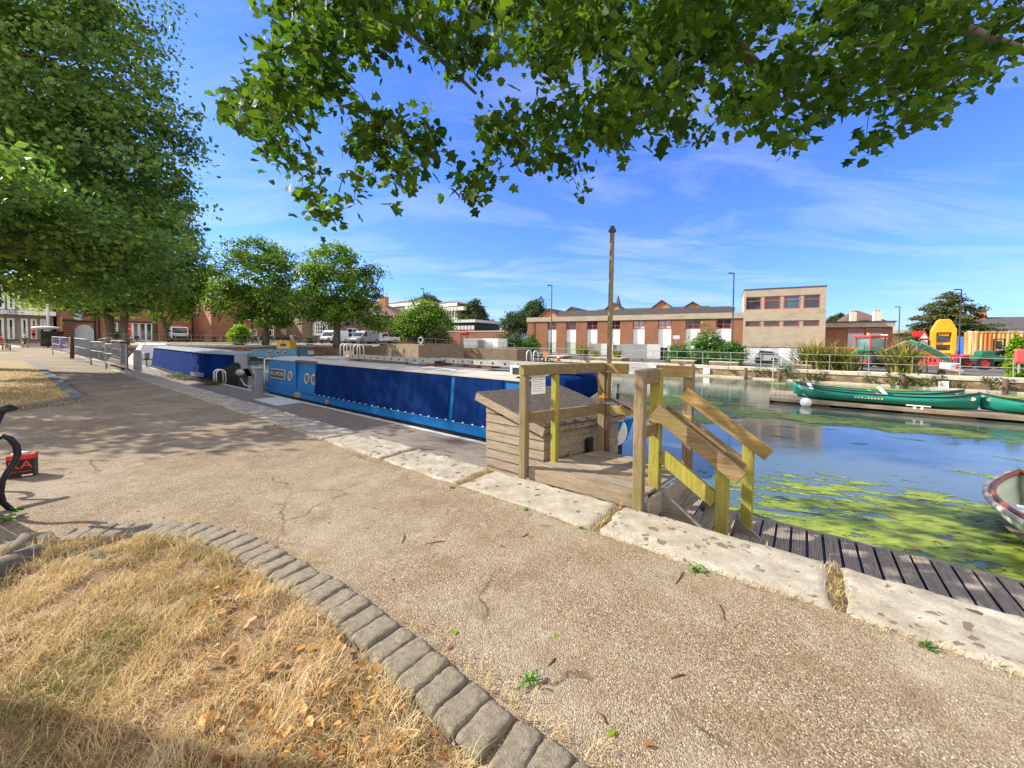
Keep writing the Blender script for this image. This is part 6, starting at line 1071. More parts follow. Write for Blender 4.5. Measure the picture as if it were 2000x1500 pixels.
o = thing('flagpole', 'white flagpole in front of the glass visitor centre', 'flagpole', A(95, 668, 46)*np.array([1, 1, 0])+[0, 0, .9]); MB().tube([(0, 0, 0), (0, 0, 9.)], [.15, .1], 8).build('shaft', MAT['clean'], o, smooth=True); MB().ball((0, 0, 9.1), .16, 8).build('finial', MAT['clean'], o)
w = A(96, 672, 41); ks = thing('kiosk', 'black street kiosk with pale domed oval lid by the flagpole', 'kiosk', (w[0], w[1], .5), NZ); MB().box(-.6, 1.0, -.5, .6, 0, 1.62).build('body', MAT['black'], ks, bevel=.05); b = MB(); b.ball((-.15, 0, 1.95), (1.05, .8, .2), 14); b.build('lid', MAT['lgrey'], ks, smooth=True); b = MB(); b.box(-.55, -.4, -.3, .3, 1.62, 1.9); b.box(.2, .35, -.3, .3, 1.62, 1.9); b.build('lid_post', MAT['black'], ks)
for lab, px, py in (('orange topped planter box at the visitor centre window', 29, 655), ('second planter box below the teal shirted standing figure', 47, 656)):
    w = A(px, py, 50); o = thing('planter', lab, 'planter', (w[0], w[1], .95), NZ); MB().box(-.55, .55, -.3, .3, 0, .75).build('box', MAT['brown'], o); leaves('flowers', rng.normal(size=(60, 3))*[.3, .15, .08]+[0, 0, .85], .16, MAT['l_fallen'], 'oval', .5, 0, o)
# brick warehouse
x0, x1 = fN.X(112, 640), fN.X(402, 640); wh = thing('brick_warehouse', 'long red brick warehouse with white glazed doors and an arched garage behind the trees', 'building', fN.loc, NZ); H = fN.Z(280, 575)
MB().box(x0, x1, .4, 10, 0, H).build('brick_wall', MAT['brick2'], wh); MB().prism([(.1, H), (10.4, H), (5.2, H+3)], x0-.2, x1+.2, 'x').build('roof', MAT['tileroof'], wh)
ga = MB(); a, c = fN.X(146, 645), fN.X(184, 645); zt = fN.Z(165, 634); ga.prism([(a, 0), (c, 0), (c, zt-.7), ((a*.25+c*.75), zt-.12), ((a+c)/2, zt), (a*.75+c*.25, zt-.12), (a, zt-.7)], .3, .42); ga.build('garage_door', MAT['lgrey'], wh); MB().box(fN.X(144, 612), fN.X(162, 612), .3, .41, fN.Z(150, 625), fN.Z(150, 603)).build('shutter', MAT['lgrey'], wh); MB().box(fN.X(120, 626), fN.X(186, 626), .2, .41, fN.Z(150, 628), fN.Z(150, 625.5)).build('lintel', MAT['black'], wh)
for a, c in ((220, 231), (243, 260), (260, 272), (273, 286), (286, 298)): winl(wh, fN.X(a, 645), fN.X(c, 645), .1 if a > 255 else .5, fN.Z(280, 631), .38, MAT['clean'], MAT['glass'] if a != 243 else MAT['pink'], (), (.6,) if a < 250 else (), .12)
winl(wh, fN.X(385, 610), fN.X(399, 610), fN.Z(392, 616), fN.Z(392, 604), .38, MAT['clean'], MAT['glass'], (.33, .66), (.5,), .12); MB().box(fN.X(212, 630), fN.X(300, 630), .15, .41, fN.Z(280, 630.5), fN.Z(280, 627.5)).build('canopy', MAT['slats'], wh)
b = MB(); 
for px in (186, 194, 377): b.tube([(fN.X(px, 640), .3, 0), (fN.X(px, 640), .3, H)], .09, 6)
b.build('downpipe', MAT['black'], wh)
st = thing('slatted_stair', 'dark slatted timber stair screen beside the arched garage', 'stair', fN.w(fN.X(133, 640), -.6, 0), NZ); b = MB(); w = (fN.X(145, 640)-fN.X(121, 640))/2
for k in range(9): b.box(-w, w, -.1, .1, .15+.33*k, .32+.33*k)
b.build('slats', MAT['slats'], st); MB().box(-w-.15, -w, -.12, .12, 0, 3.2).build('post', MAT['orange'], st)
# public house and cottages
fP = Fr(Q(-71, 0, .95), NZ); x0, x1 = fP.X(414, 640), fP.X(592, 640); pu = thing('brick_inn', 'orange red brick inn with white upper windows and outside stair behind the two round trees', 'building', fP.loc, NZ); H = fP.Z(500, 590)
MB().box(x0, x1, .4, 9, 0, H).build('brick_wall', MAT['brick2'], pu); MB().prism([(.0, H), (9.4, H), (4.7, H+3)], x0-.2, x1+.2, 'x').build('roof', MAT['tileroof'], pu)
for a, c in ((467, 479), (483, 495), (497, 509)): winl(pu, fP.X(a, 617), fP.X(c, 617), fP.Z(490, 625), fP.Z(490, 611), .38, MAT['clean'], MAT['glass'], (.5,), (.5,), .12)
for a, c in ((494, 503), (526, 533)): winl(pu, fP.X(a, 648), fP.X(c, 648), 0.1, fP.Z(500, 643), .38, MAT['clean'], MAT['glass'], (), (.5,), .12)
b = MB(); b.prism([(fP.X(541, 645), fP.Z(550, 644)), (fP.X(541, 645), fP.Z(550, 642)), (fP.X(580, 645), fP.Z(550, 642)), (fP.X(580, 645), 0), (fP.X(565, 645), 0)], -1.3, .39); b.build('stair_wall', MAT['render'], pu); MB().box(fP.X(575, 650), fP.X(580, 650), -1.33, -1.305, 1., 2.2).build('side_window', MAT['glass'], pu)
fB = Fr(Q(-63.5, 0, .95), NZ); x0, x1 = fB.X(592, 640), fB.X(728, 640); co = thing('flint_cottage', 'brown flint cottage with a white twelve pane bay window behind the vans', 'house', fB.loc, NZ); H = fB.Z(620, 605)
MB().box(x0, x1, .4, 8, 0, H).build('flint_wall', MAT['darkbrick'], co); MB().prism([(.1, H), (8.4, H), (4.2, H+3)], x0-.2, x1+.2, 'x').build('roof', MAT['tileroof'], co); a, c, z0, z1 = fB.rect(613, 631, 637.5, 653); ba = winl(co, a, c, z0, z1, -.3, MAT['clean'], MAT['glass'], (.2, .4, .6, .8), (.33, .66), .16, 'bay_window'); MB().box(a, c, -.29, .39, z0, z1).build('bay_side', MAT['clean'], co); MB().box(a-.15, c+.15, -.5, .39, z1+.003, z1+.22).build('bay_roof', MAT['clean'], co); MB().box(a-.1, c+.1, -.45, .39, z0-.2, z0-.003).build('bay_sill', MAT['clean'], co)
winl(co, fB.X(680, 640), fB.X(700, 640), 1., 2.6, .38, MAT['clean'], MAT['glass'], (.5,), (.5,), .12)
o = thing('low_wall', 'long low cream wall with small shrubs behind the picnic terrace', 'wall', Q(-66, 0, .95), NZ); f4 = Fr(o.location, NZ); MB().box(f4.X(488, 660), f4.X(565, 660), 0, .3, 0, .8).build('wall', MAT['render'], o, bevel=.02)
for k, px in enumerate((498, 512, 531, 542, 552, 562)): w = A(px, 662, 58); btree(['first', 'second', 'third', 'fourth', 'fifth', 'last'][k]+' small round shrub counted along the low cream terrace wall', px-5, px+5, 656, 664, 57, 30, 26, 'l_dark', .12, .95, 'shrub', 'small shrubs along the cream wall', .03)
# brick house and pale office behind
fH = Fr(A(728, 650, 74), FA+.2); fH.loc[2] = 1.; ho = thing('brick_house', 'tall orange brick house with a steep brown roof right behind the second round tree', 'house', fH.loc, FA+.2); x1 = fH.X(778, 630); zE = fH.Z(760, 617); zR = fH.Z(740, 588)
MB().box(-5, x1, 0, 7, -.3, zE).build('brick_wall', MAT['brick2'], ho); xr2 = fH.X(735, 590, 3.5); MB().loft([[(-5.3, -.5, zE), (x1+.4, -.5, zE), (x1+.4, 7.5, zE), (-5.3, 7.5, zE)], [(-5.2, 3.4, zR+.5), (xr2, 3.4, zR+.5), (xr2, 3.6, zR+.5), (-5.2, 3.6, zR+.5)]]).build('roof', MAT['tileroof'], ho); q = MB(); q.box(-.6, .9, 2.6, 3.8, zR-1, zR+1.2); q.build('chimney', MAT['orange'], ho)
for px in (764, 775): a, c = fH.X(px-2, 626), fH.X(px+2, 626); winl(ho, a, c, zE-1.9, zE-.5, -.01, MAT['clean'], MAT['glass'], (), (.5,), .1); winl(ho, a, c, 1., 2.4, -.01, MAT['clean'], MAT['glass'], (), (.5,), .1)
fO = Fr(A(740, 650, 98), FA-.15); fO.loc[2] = 2.; of = thing('pale_office', 'large pale terraced office block with brown roofs on the rise behind the light green tree', 'building', fO.loc, FA-.15)
for p0, p1, ye, yr, y_, d in ((742, 822, 595, 583, 0, 8), (805, 893, 597, 586, -3, 8)):
    a, c = fO.X(p0, 600, y_), fO.X(p1, 600, y_); ze, zr = fO.Z((p0+p1)/2, ye, y_), fO.Z((p0+p1)/2, yr, y_); MB().box(a, c, y_, y_+d, -2, ze).build('wall', MAT['render'], of); MB().loft([[(a-1, y_-1, ze+.01), (c+1, y_-1, ze+.01), (c+1, y_+d, ze+.01), (a-1, y_+d, ze+.01)], [(a+3, y_+4, zr), (c-5, y_+4, zr), (c-5, y_+5, zr), (a+3, y_+5, zr)]]).build('roof', MAT['tileroof'], of); MB().box(a-1.05, c+1.05, y_-1.1, y_-1.01, ze-.5, ze+.1).build('eaves', MAT['white'], of)
    n = 9
    for k in range(n): xa = a+(c-a)*(k+.15)/n; winl(of, xa, xa+(c-a)/n*.75, ze-2.4, ze-.8, y_-.01, MAT['white'], MAT['blueglass'], (), (), .15)
a, c = fO.X(760, 612, -4), fO.X(905, 612, -4); MB().box(a, c, -4, -.01, fO.Z(780, 613, -4), fO.Z(780, 607, -4)).build('terrace_band', MAT['render'], of); b = MB()
for k in range(5): x = fO.X(868, 612, -4)+k*.8; b.tube([(x, -4.2, 0), (x, -4.2, fO.Z(890, 599, -4))], .07, 6)
b.build('columns', MAT['white'], of)
fK = Fr(A(880, 650, 70), FA); fK.loc[2] = .4; o = thing('dark_glazed_building', 'long black glazed building with a pale flat roof below the dark oval tree', 'building', fK.loc, FA); a, c, z0, z1 = fK.rect(880, 630, 927, 647); MB().box(a, c, 0, 8, -1, z1).build('wall', MAT['black'], o); MB().box(a-.2, c+.3, -.3, 8.2, z1, z1+.5).build('roof', MAT['lgrey'], o); b = MB()
for k in range(7): x = a+(c-a)*(k+.1)/7; b.box(x, x+(c-a)/7*.8, -.04, -.005, z0+.3, z0+1.0)
b.build('low_panels', MAT['lgrey'], o)
fW = Fr(A(876, 668, 48), FA); fW.loc[2] = .1; o = thing('brick_yard_wall', 'brown brick yard wall beyond the olive bush', 'wall', fW.loc, FA); a, c, z0, z1 = fW.rect(872, 648, 985, 664); MB().box(a, c, 0, .4, -.5, z1).build('wall', MAT['brick'], o); MB().box(a, c, -.05, .45, z1, z1+.12).build('coping', MAT['pale'], o)
fW = Fr(A(906, 680, 42), FA); fW.loc[2] = -.1; o = thing('site_cabin', 'low white site cabins below the yard wall', 'cabin', fW.loc, FA); a, c, z0, z1 = fW.rect(906, 661, 972, 680); MB().box(a, c, 0, 2, z0-.5, z1).build('wall', MAT['clean'], o); MB().box(fW.X(938, 670), fW.X(946, 670), -.5, -.01, z0, z1-.15).build('grey_cabinet', MAT['galv'], o)
for i, (a_, b_, y0, y1) in enumerate(((897, 911, 648, 650.5), (927, 950, 650, 653.5), (955, 968, 650.5, 657), (970, 981, 651, 657))):
    f5 = Fr(A(a_, y1, 47+i*.4), FA); a, c, z0, z1 = f5.rect(a_, y0, b_, y1); o = thing('awning', ['small red awning nearest the olive bush', 'long pink striped awning over the yard wall', 'red awning beside the striped one', 'last red awning before the loose shrub'][i], 'awning', f5.loc, FA); MB().prism([(0, z0), (1.6, z1+.15), (1.6, z1+.2), (0, z0+.25)], a, c, 'x').build('cloth', MAT['pink'], o); b = MB(); b.tube([(a+.1, .1, -1.2), (a+.1, .1, z0)], .03, 5); b.tube([(c-.1, .1, -1.2), (c-.1, .1, z0)], .03, 5); b.build('leg', MAT['galv'], o)
# north quay wall, ramp, fences
o = thing('north_quay_wall', 'brown stone quay wall closing the far end of the basin', 'dock wall', Q(NB, 0, 0), NZ); b = MB(); b.box(3.4, 31.7, -.2, .5, -2.2, .55); b.build('rubble_face', MAT['rubble'], o); b = MB(); x = 3.4; random.seed(4)
while x < 31.7: w = random.uniform(1.2, 2.2); b.box(x, min(31.7, x+w-.02), -.26, .6, .55, .80); x += w
b.build('capping', MAT['pale'], o, bevel=.02)
fR = Fr(A(715, 690, 43), FA-.35); fR.loc[2] = -.3; o = thing('brick_ramp', 'dark brick ramp wall rising behind the upturned canoe', 'ramp', fR.loc, FA-.35); a, c, m = fR.X(672, 684), fR.X(828, 680), fR.X(760, 672); MB().prism([(a, -1), (c, -1), (c, fR.Z(828, 672)), (m, fR.Z(760, 672)), (a, fR.Z(672, 686))], 0, 4).build('wall', MAT['darkbrick'], o); MB().box(fR.X(797, 680), c, -.5, -.01, -1, fR.Z(810, 674)).build('buttress', MAT['darkbrick'], o)
fR = Fr(A(828, 690, 41), FA); fR.loc[2] = -.3; o = thing('brick_bank_wall', 'weathered grey brick bank wall under the white site cabins', 'wall', fR.loc, FA); a, c = fR.X(828, 684), fR.X(1010, 684); MB().box(a, c, 0, 3, -1, fR.Z(900, 680)).build('wall', MAT['darkbrick'], o)
def fence(name, lab, pts, h, n, mat, rails=(1., .5), r=.025, cat='railing'):
    o = thing(name, lab, cat, pts[0]); base = np.array(pts[0]); pts = [np.array(p)-base for p in pts]; tot = np.concatenate([[0], np.cumsum([np.linalg.norm(pts[i+1]-pts[i]) for i in range(len(pts)-1)])]); pr = None
    for k in range(n):
        s = tot[-1]*k/(n-1); i = min(np.searchsorted(tot, s, side='right')-1, len(pts)-2); p = pts[i]+(pts[i+1]-pts[i])*((s-tot[i])/(tot[i+1]-tot[i]))
        if pr is None: pr = MB().tube([(0, 0, 0), (0, 0, h)], r*1.3, 6).build('post', MAT[mat], o, p)
        else: q = pr.copy(); C.objects.link(q); q.location = [float(v) for v in p]
    for rr in rails: MB().tube([p+[0, 0, h*rr] for p in pts], r, 6).build('rail', MAT[mat], o)
    return o
fence('railing', 'thin grey railing along the north quay in front of the terrace', [Q(NB-.2, 5, .8), Q(NB-.2, 31, .8)], 1.05, 22, 'galv', (1., .55), .018); fence('railing', 'thin black railing on the ramp behind the parked pick-up', [A(762, 668, 57), A(800, 669, 50)], 1.2, 10, 'black', (1., .1), .03)
fence('railing', 'pale rail along the top of the grey brick bank wall', [A(830, 679, 41), A(1005, 690, 39)], 1.0, 9, 'galv', (1., .5), .02)
o = thing('ornamental_gate', 'black ornamental gate panel with a round emblem below the tall lamp', 'gate', A(818, 674, 46), FA); b = MB(); b.box(-1.35, 1.35, -.02, .02, 0, .06); b.box(-1.35, 1.35, -.02, .02, 1.1, 1.16)
for k in range(12): b.box(-1.35+k*.245-.02, -1.35+k*.245+.02, -.02, .02, .06, 1.1)
b.build('bars', MAT['black'], o); MB().ring((.35, -.05, .58), .3, .45, .05, 'y', 18).build('emblem', MAT['lgrey'], o); MB().ring((-.5, -.05, .58), .3, .42, .05, 'y', 18).build('emblem', MAT['black'], o)
# path railings, boarding ramp
def barred(lab, p0, p1, h=1.08, gap=.125, z=None):
    p0, p1 = np.array(p0), np.array(p1); o = thing('guard_rail', lab, 'guard rail', p0); d = p1-p0; L = np.linalg.norm(d); b = MB(); b.tube([(0, 0, h), tuple(d+[0, 0, h])], .022, 8); b.tube([(0, 0, .12), tuple(d+[0, 0, .12])], .014, 6); b.tube([(0, 0, h*.55), tuple(d+[0, 0, h*.55])], .014, 6); b.build('rail', MAT['galv'], o, smooth=True)
    for s in (0, 1): MB().tube([tuple(d*s+[0, 0, -.2]), tuple(d*s+[0, 0, h+.02])], .035, 8).build('post', MAT['galv'], o)
    n = max(2, int(L/gap)); v = MB()
    for k in range(1, n): v.tube([tuple(d*k/n+[0, 0, .12]), tuple(d*k/n+[0, 0, h])], .012, 5)
    v.build('bars', MAT['galv'], o); return o
def gz(px, py, Y): w = A(px, py, Y); return w
ra_ = [gz(103, 688, 27), gz(141, 695, 23.5), gz(178, 706, 20.), gz(208, 711, 18.5)]
for i, lab in enumerate(('galvanised guard rail nearest the black kiosk, purple cloth tied on it', 'middle galvanised guard rail panel along the path', 'galvanised guard rail panel ending at the boarding ramp')): barred(lab, ra_[i], ra_[i+1], [1.1, 1.12, 1.05][i], .3 if i == 0 else .22)
o = thing('tied_cloth', 'purple cloth tied to the first guard rail', 'cloth', gz(121, 663, 25.2)); MB().loft([[(.13*math.cos(a)*k, .1*math.sin(a), z) for a in np.linspace(0, 2*PI, 9)[:-1]] for k, z in ((.7, -.6), (1.1, -.3), (.8, -.1), (1, .08))]).build('fabric', MAT['purple'], o, smooth=True)
rp = [gz(222, 700, 21.5), gz(252, 714, 16.8)]
barred('sloping handrail of the boarding ramp down to the pontoon, near side', gz(207, 712, 18.4), gz(247, 722, 15.), 1.0, .3); barred('sloping handrail of the boarding ramp, water side', gz(218, 698, 22.5), gz(246, 707, 18.3), 1.0, .6)
barred('upper landing rail across the head of the boarding ramp', gz(194, 694, 25), gz(219, 690, 25), 1.05, .6)
o = thing('boarding_ramp', 'pale timber boarding ramp sloping down to the pontoon', 'ramp', (0, 0, 0)); b = MB(); q = [gz(208, 706, 20.5), gz(246, 715, 16.5), gz(236, 703, 19.5), gz(216, 697, 22.8)]; b.add([tuple(p) for p in q]+[tuple(p-[0, 0, .08]) for p in q], [(0,1,2,3),(7,6,5,4),(0,4,5,1),(1,5,6,2),(2,6,7,3),(3,7,4,0)]); o.location = [float(v) for v in q[0]]; b.v = [tuple(np.array(v)-q[0]) for v in b.v]; b.build('boards', MAT['drywood'], o)
o = thing('bicycle_rack', 'dark grey hoop rack standing on the pontoon by the white cruiser', 'rack', gz(262, 716, 17.5)+[0, 0, -.15], TH)
for k in range(4): MB().tube([(k*.42, 0, 0), (k*.42, 0, .8), (k*.42+.06, 0, .92), (k*.42+.22, 0, .92), (k*.42+.28, 0, .8), (k*.42+.28, 0, 0)], .03, 6).build('hoop', MAT['galv'], o)
o = thing('timber_pile', 'thick dark mooring pile beside the boarding ramp foot', 'post', gz(243, 712, 17.5)+[0, 0, -.5]); MB().tube([(0, 0, 0), (0, 0, 1.55)], .13, 10).build('pile', MAT['slats'], o, smooth=True)
o = thing('steel_post', 'rusty brown post between the first two guard rails', 'post', gz(141, 697, 23)); MB().tube([(0, 0, -.1), (0, 0, 1.2)], .09, 8).build('post', MAT['rust'], o, smooth=True)
# bench with the sitting woman, people
def slat_bench(lab, loc, rz, L=2.6):
    o = thing('park_bench', lab, 'bench', loc, rz); b = MB()
    for k in range(4): b.box(-L/2, L/2, -.25+k*.125, -.15+k*.125, .42, .455)
    b.build('seat', MAT['slats'], o); b = MB()
    for k in range(3): b.box(-L/2, L/2, .27+k*.02, .3+k*.02, .55+k*.13, .64+k*.13)
    b.build('backrest', MAT['slats'], o)
    for x in (-L/2+.1, L/2-.1):
        for y in (-.22, .25): MB().box(x-.03, x+.03, y-.03, y+.03, 0, .42 if y < 0 else .9).build('leg', MAT['iron'], o)
        MB().box(x-.03, x+.03, -.25, .28, .62, .66).build('armrest', MAT['iron'], o)
    return o
bz = A(54, 680, 39); slat_bench('dark slatted bench in the sun near the kiosk with a woman sitting on it', (bz[0], bz[1], bz[2]), NZ-.2, 2.9)
p = A(48, 680, 38.9); person('person in a teal shirt and peach shorts sitting on the bench, white hair, leaning forward', (p[0], p[1], p[2]), NZ-.2+.3, 'sit', 'teal', 'khaki', 'hairw', 1.02, lean=.5)
p = A(-1, 684, 33); person('person at the picture edge with bare legs stretched forward', (p[0], p[1], p[2]), NZ+1.0, 'sit', 'redshirt', 'khaki', 'hairb', 1.05)
slat_bench('dark bench at the picture edge under the bare legged person', (p[0], p[1], p[2]), NZ+1.0, 1.6)
p = A(50, 660, 49); person('person in a light blue top standing at the visitor centre window', (p[0], p[1], .95), NZ, 'stand', 'teal', 'jeans', 'hairw'); p = A(66, 660, 48); person('person in a bright red shirt seen from behind by the kiosk', (p[0], p[1], .95), NZ+2.8, 'stand', 'redshirt', 'darkcloth', 'hairb')
def picnic(lab, px, py, Y, rz):
    w = A(px, py, Y); o = thing('picnic_table', lab, 'picnic table', (w[0], w[1], .95), rz); b = MB()
    for k in range(5): b.box(-.95, .95, -.38+k*.155, -.24+k*.155, .72, .765)
    b.build('table_top', MAT['slats'], o)
    for y in (-.72, .72): MB().box(-.95, .95, y-.13, y+.13, .42, .46).build('seat', MAT['slats'], o)
    for x in (-.7, .7):
        for s in (-1, 1): MB().beam((x, s*.1, .72), (x, s*.62, 0), .06, .1, (1, 0, 0)).build('leg', MAT['slats'], o)
        MB().box(x-.03, x+.03, -.75, .75, .34, .42).build('crossbar', MAT['slats'], o)
    return o
for i, (px, py, Y) in enumerate(((256, 668, 52), (316, 669, 53), (358, 669, 54), (408, 668, 55), (428, 667, 57), (487, 672, 50), (590, 672, 52), (632, 672, 51))):
    picnic(['picnic table before the white glazed doors', 'picnic table beneath the twin stemmed tree', 'picnic table in front of the white truck', 'picnic table by the boarded fence', 'small picnic table left of the lime bush', 'picnic table with people on both benches', 'empty picnic table under the first round tree', 'picnic table beside the trunk of the second round tree'][i], px, py, Y, NZ+[.1, -.1, .2, 0, .1, .2, -.1, .1][i])
for lab, px, py, Y, a, t, l, h in (('person in a white top sitting at the crowded picnic table', 493, 672, 49.5, .2, 'creamshirt', 'jeans', 'hairb'), ('person in dark clothes sitting at the crowded picnic table', 479, 672, 49.4, 2.8, 'darkcloth', 'jeans', 'hairb'), ('person in a cream shirt sitting in front of the stair wall', 569, 668, 54, .3, 'creamshirt', 'darkcloth', 'hairb'), ('person in a dark top sitting beside the cream shirted one', 576, 668, 54.4, -.3, 'darkcloth', 'jeans', 'hairb')):
    p = A(px, py, Y); person(lab, (p[0], p[1], .95), NZ+a, 'sit', t, l, h)
# vehicles
def van(name, lab, loc, rz, paint='van', kind='van', L=5., cat='van'):
    o = thing(name, lab, cat, loc, rz); h = 1.95
    if kind == 'van': prof = [(-L/2, .3), (L/2-.02, .3), (L/2, .75), (L/2-.75, 1.02), (L/2-1.55, h-.1), (L/2-1.8, h), (-L/2+.05, h), (-L/2, h-.15)]
    else: prof = [(-L/2, .45), (L/2-.02, .4), (L/2, .85), (L/2-.2, 1.05), (L/2-1.1, 1.12), (L/2-1.75, 1.72), (-.35, 1.75), (-.65, 1.08), (-L/2, 1.05)]
    MB().prism(prof, -.92, .92).build('body', MAT[paint], o, bevel=.09, seg=3)
    g = MB(); e = .93
    if kind == 'van': g.prism([(L/2-1.52, 1.12), (L/2-1.0, 1.12), (L/2-1.58, h-.22), (L/2-1.9, h-.22), (L/2-1.95, 1.12)], -e, e)
    else: g.prism([(.85, 1.15), (.45, 1.62), (-.3, 1.62), (-.45, 1.15)], -e, e)
    g.build('side_window', MAT['glass'], o)
    if kind == 'van': MB().beam((L/2-.78, 0, 1.06), (L/2-1.52, 0, h-.16), 1.6, .03, (1, 0, .9)).build('windscreen', MAT['glass'], o)
    b = MB(); b.box(-L/2-.06, -L/2+.1, -.9, .9, .35, .55); b.box(L/2-.1, L/2+.05, -.88, .88, .32, .55); b.build('bumper', MAT['black'], o, bevel=.03)
    for s in (-.78, .78): MB().cbox((-L/2-.012, s, 1.05), (.03, .14, .34)).build('tail_light', MAT['red'], o); MB().cbox((L/2-.1, s*.95, .82), (.2, .22, .16)).build('headlight', MAT['lgrey'], o); 
    for s in (-.93, .93): MB().box(-.2, -.18, s-.008, s+.008, .45, h-.2 if kind == 'van' else 1.0).build('door_seam', MAT['black'], o)
    for x in (-L/2+.95, L/2-.95):
        for y in (-.83, .83): wheel(o, (x, y, .34), .34, .22, 'chrome')
    MB().cbox((-L/2-.02, 0, .75), (.03, .5, .12)).build('number_plate', MAT['yellow'], o); return o
vz = lambda px, Y: np.array([*A(px, 671, Y)[:2], .95])
van('parked_van', 'white van parked nose towards the bay window, behind the second round tree trunk', vz(652, 58), NZ+PI+.55, 'van', 'van', 5.3); van('parked_van', 'silver van with white rear doors parked between the white van and pick-up', vz(713, 58), NZ+PI+.25, 'silver', 'van', 4.9); van('pickup_truck', 'white pick-up truck at the end of the row of vans', vz(748, 61), NZ+PI-.05, 'van', 'pickup', 5.2, 'pick-up'); van('parked_car', 'dark car parked in front of the brick house', A(760, 660, 69)*np.array([1, 1, 0])+[0, 0, 1.1], NZ+2.6, 'black', 'pickup', 4.3, 'car')
p = A(350, 664, 58); tr = thing('tipper_truck', 'white tipper truck with an orange beacon facing the water behind the picnic tables', 'truck', (p[0], p[1], .95), NZ-.1)
MB().prism([(-1.0, .5), (-1.05, 1.25), (-.75, 2.25), (.8, 2.3), (.85, .5)], -1.0, 1.0, 'x').build('cab', MAT['van'], tr, bevel=.1, seg=3); MB().beam((0, -1.03, 1.3), (0, -.78, 2.1), 1.7, .03, (0, 1, .3)).build('windscreen', MAT['glass'], tr); MB().box(-1.15, 1.15, 1.0, 4.2, .9, 1.9).build('tipper_body', MAT['van'], tr, bevel=.04); MB().box(-.85, .85, -1.08, -1.0, .55, .85).build('grille', MAT['black'], tr); MB().box(-.25, .2, -.3, -.1, 2.3, 2.45).build('beacon', MAT['orange'], tr, bevel=.04)
for x in (-.9, .9):
    MB().cbox((x*.85, -1.07, 1.02), (.28, .06, .2)).build('headlight', MAT['lgrey'], tr); MB().cbox((x*1.25, -.9, 1.6), (.18, .1, .35)).build('mirror', MAT['black'], tr)
    for y in (-.35, 3.2): MB().disc((x, y, .4), .4, .25, 'x', 16).build('wheel', MAT['tyre'], tr)
def boards(lab, px0, px1, y0, y1, Y, mat='fence'):
    f6 = Fr(A(px0, y1, Y), NZ-.3); a, c, z0, z1 = f6.rect(px0, y0, px1, y1); o = thing('board_fence', lab, 'fence', f6.loc, NZ-.3); b = MB(); x = a
    while x < c: b.box(x, x+.13, 0, .03, z0-.4, z1); x += .15
    b.build('boards', MAT[mat], o); MB().box(a, c, .03, .08, z1-.3, z1-.2).build('rail', MAT[mat], o)
boards('brown boarded fence beside the white truck', 376, 402, 640, 664, 62); boards('paler slatted fence left of the lime bush', 402, 450, 640, 666, 60, 'drywood')
btree('bright lime bush growing beside the slatted fence', 450, 487, 632, 672, 53, 170, 40, 'l_lime', .2, .95, 'bush', None, .08); btree('dark green bush under the bay window', 598, 615, 655, 672, 56, 60, 36, 'l_shrub', .15, .95, 'bush', None, .04); btree('low green plant at the foot of the stout leaning trunk', 216, 236, 645, 662, 50, 50, 34, 'l_shrub', .15, .95, 'bush', None, .03)
btree('dark bush beside the parked dark car', 765, 786, 636, 656, 66, 80, 36, 'l_dark', .25, 1., 'bush', None, .05)
o = thing('lamp_post', 'dark post lamp in front of the inn windows', 'lamp post', A(492, 658, 56)*np.array([1, 1, 0])+[0, 0, .95]); MB().tube([(0, 0, 0), (0, 0, 3.4)], .13, 8).build('column', MAT['black'], o); MB().cbox((0, 0, 3.5), (.35, .35, .3)).build('lantern', MAT['black'], o, bevel=.05)
o = thing('light_pole', 'thin white pole with a small lamp beside the inn stair', 'lamp post', A(534, 658, 57)*np.array([1, 1, 0])+[0, 0, .95]); MB().tube([(0, 0, 0), (0, 0, 3.6), (-.3, 0, 3.7)], .07, 6).build('column', MAT['white'], o); MB().cbox((-.3, 0, 3.68), (.4, .25, .12)).build('lantern', MAT['white'], o)
for (x0, y0, x1, y1), Y, lab in (((601, 685, 613, 692), 46, 'white sign on the north quay wall behind the steel blue boat'), ((815, 678, 821, 684), 41, 'small white sign on the brick ramp buttress')):
    f7 = Fr(A(x0, y1, Y), NZ-.3); a, c, z0, z1 = f7.rect(x0, y0, x1, y1); o = thing('wall_sign', lab, 'sign', f7.loc, NZ-.3); MB().box(a, c, -.05, 0, z0, z1).build('panel', MAT['clean'], o); MB().box((a+c)/2-.04, (a+c)/2+.04, .001, .05, -1., z1).build('bracket', MAT['galv'], o)
# second dry lawn with dark kerb
K2 = [(-10.38, 7.5), (-10.16, 8.29), (-10.25, 8.9), (-10.78, 9.6), (-11.95, 10.45), (-16.19, 13.6), (-21.94, 17.9), (-28.5, 22.55)]; kc = cat([(-14, 6.6), (-11.6, 7.0)]+K2, 10)
zk = lambda p: zq(np.dot([p[0], p[1]], ux[:2]))
b = MB(); rings = []
for i, p in enumerate(kc): d = kc[min(i+1, len(kc)-1)]-kc[max(i-1, 0)]; d /= np.linalg.norm(d); n = np.array([-d[1], d[0]])*-1; z = zk(p); q = p-n*-.22; n_ = np.array([-d[1], d[0]]); q = p+n_*.24; rings.append([(p[0], p[1], z-.1), (p[0], p[1], z+.045), (p[0]+n_[0]*.03, p[1]+n_[1]*.03, z+.06), (q[0], q[1], z+.06), (q[0], q[1], z-.1)])
b.loft(rings); tag(b.build('lawn_kerb', MAT['kerb']), 'dark low kerb curving round the far patch of dry grass', 'kerb')
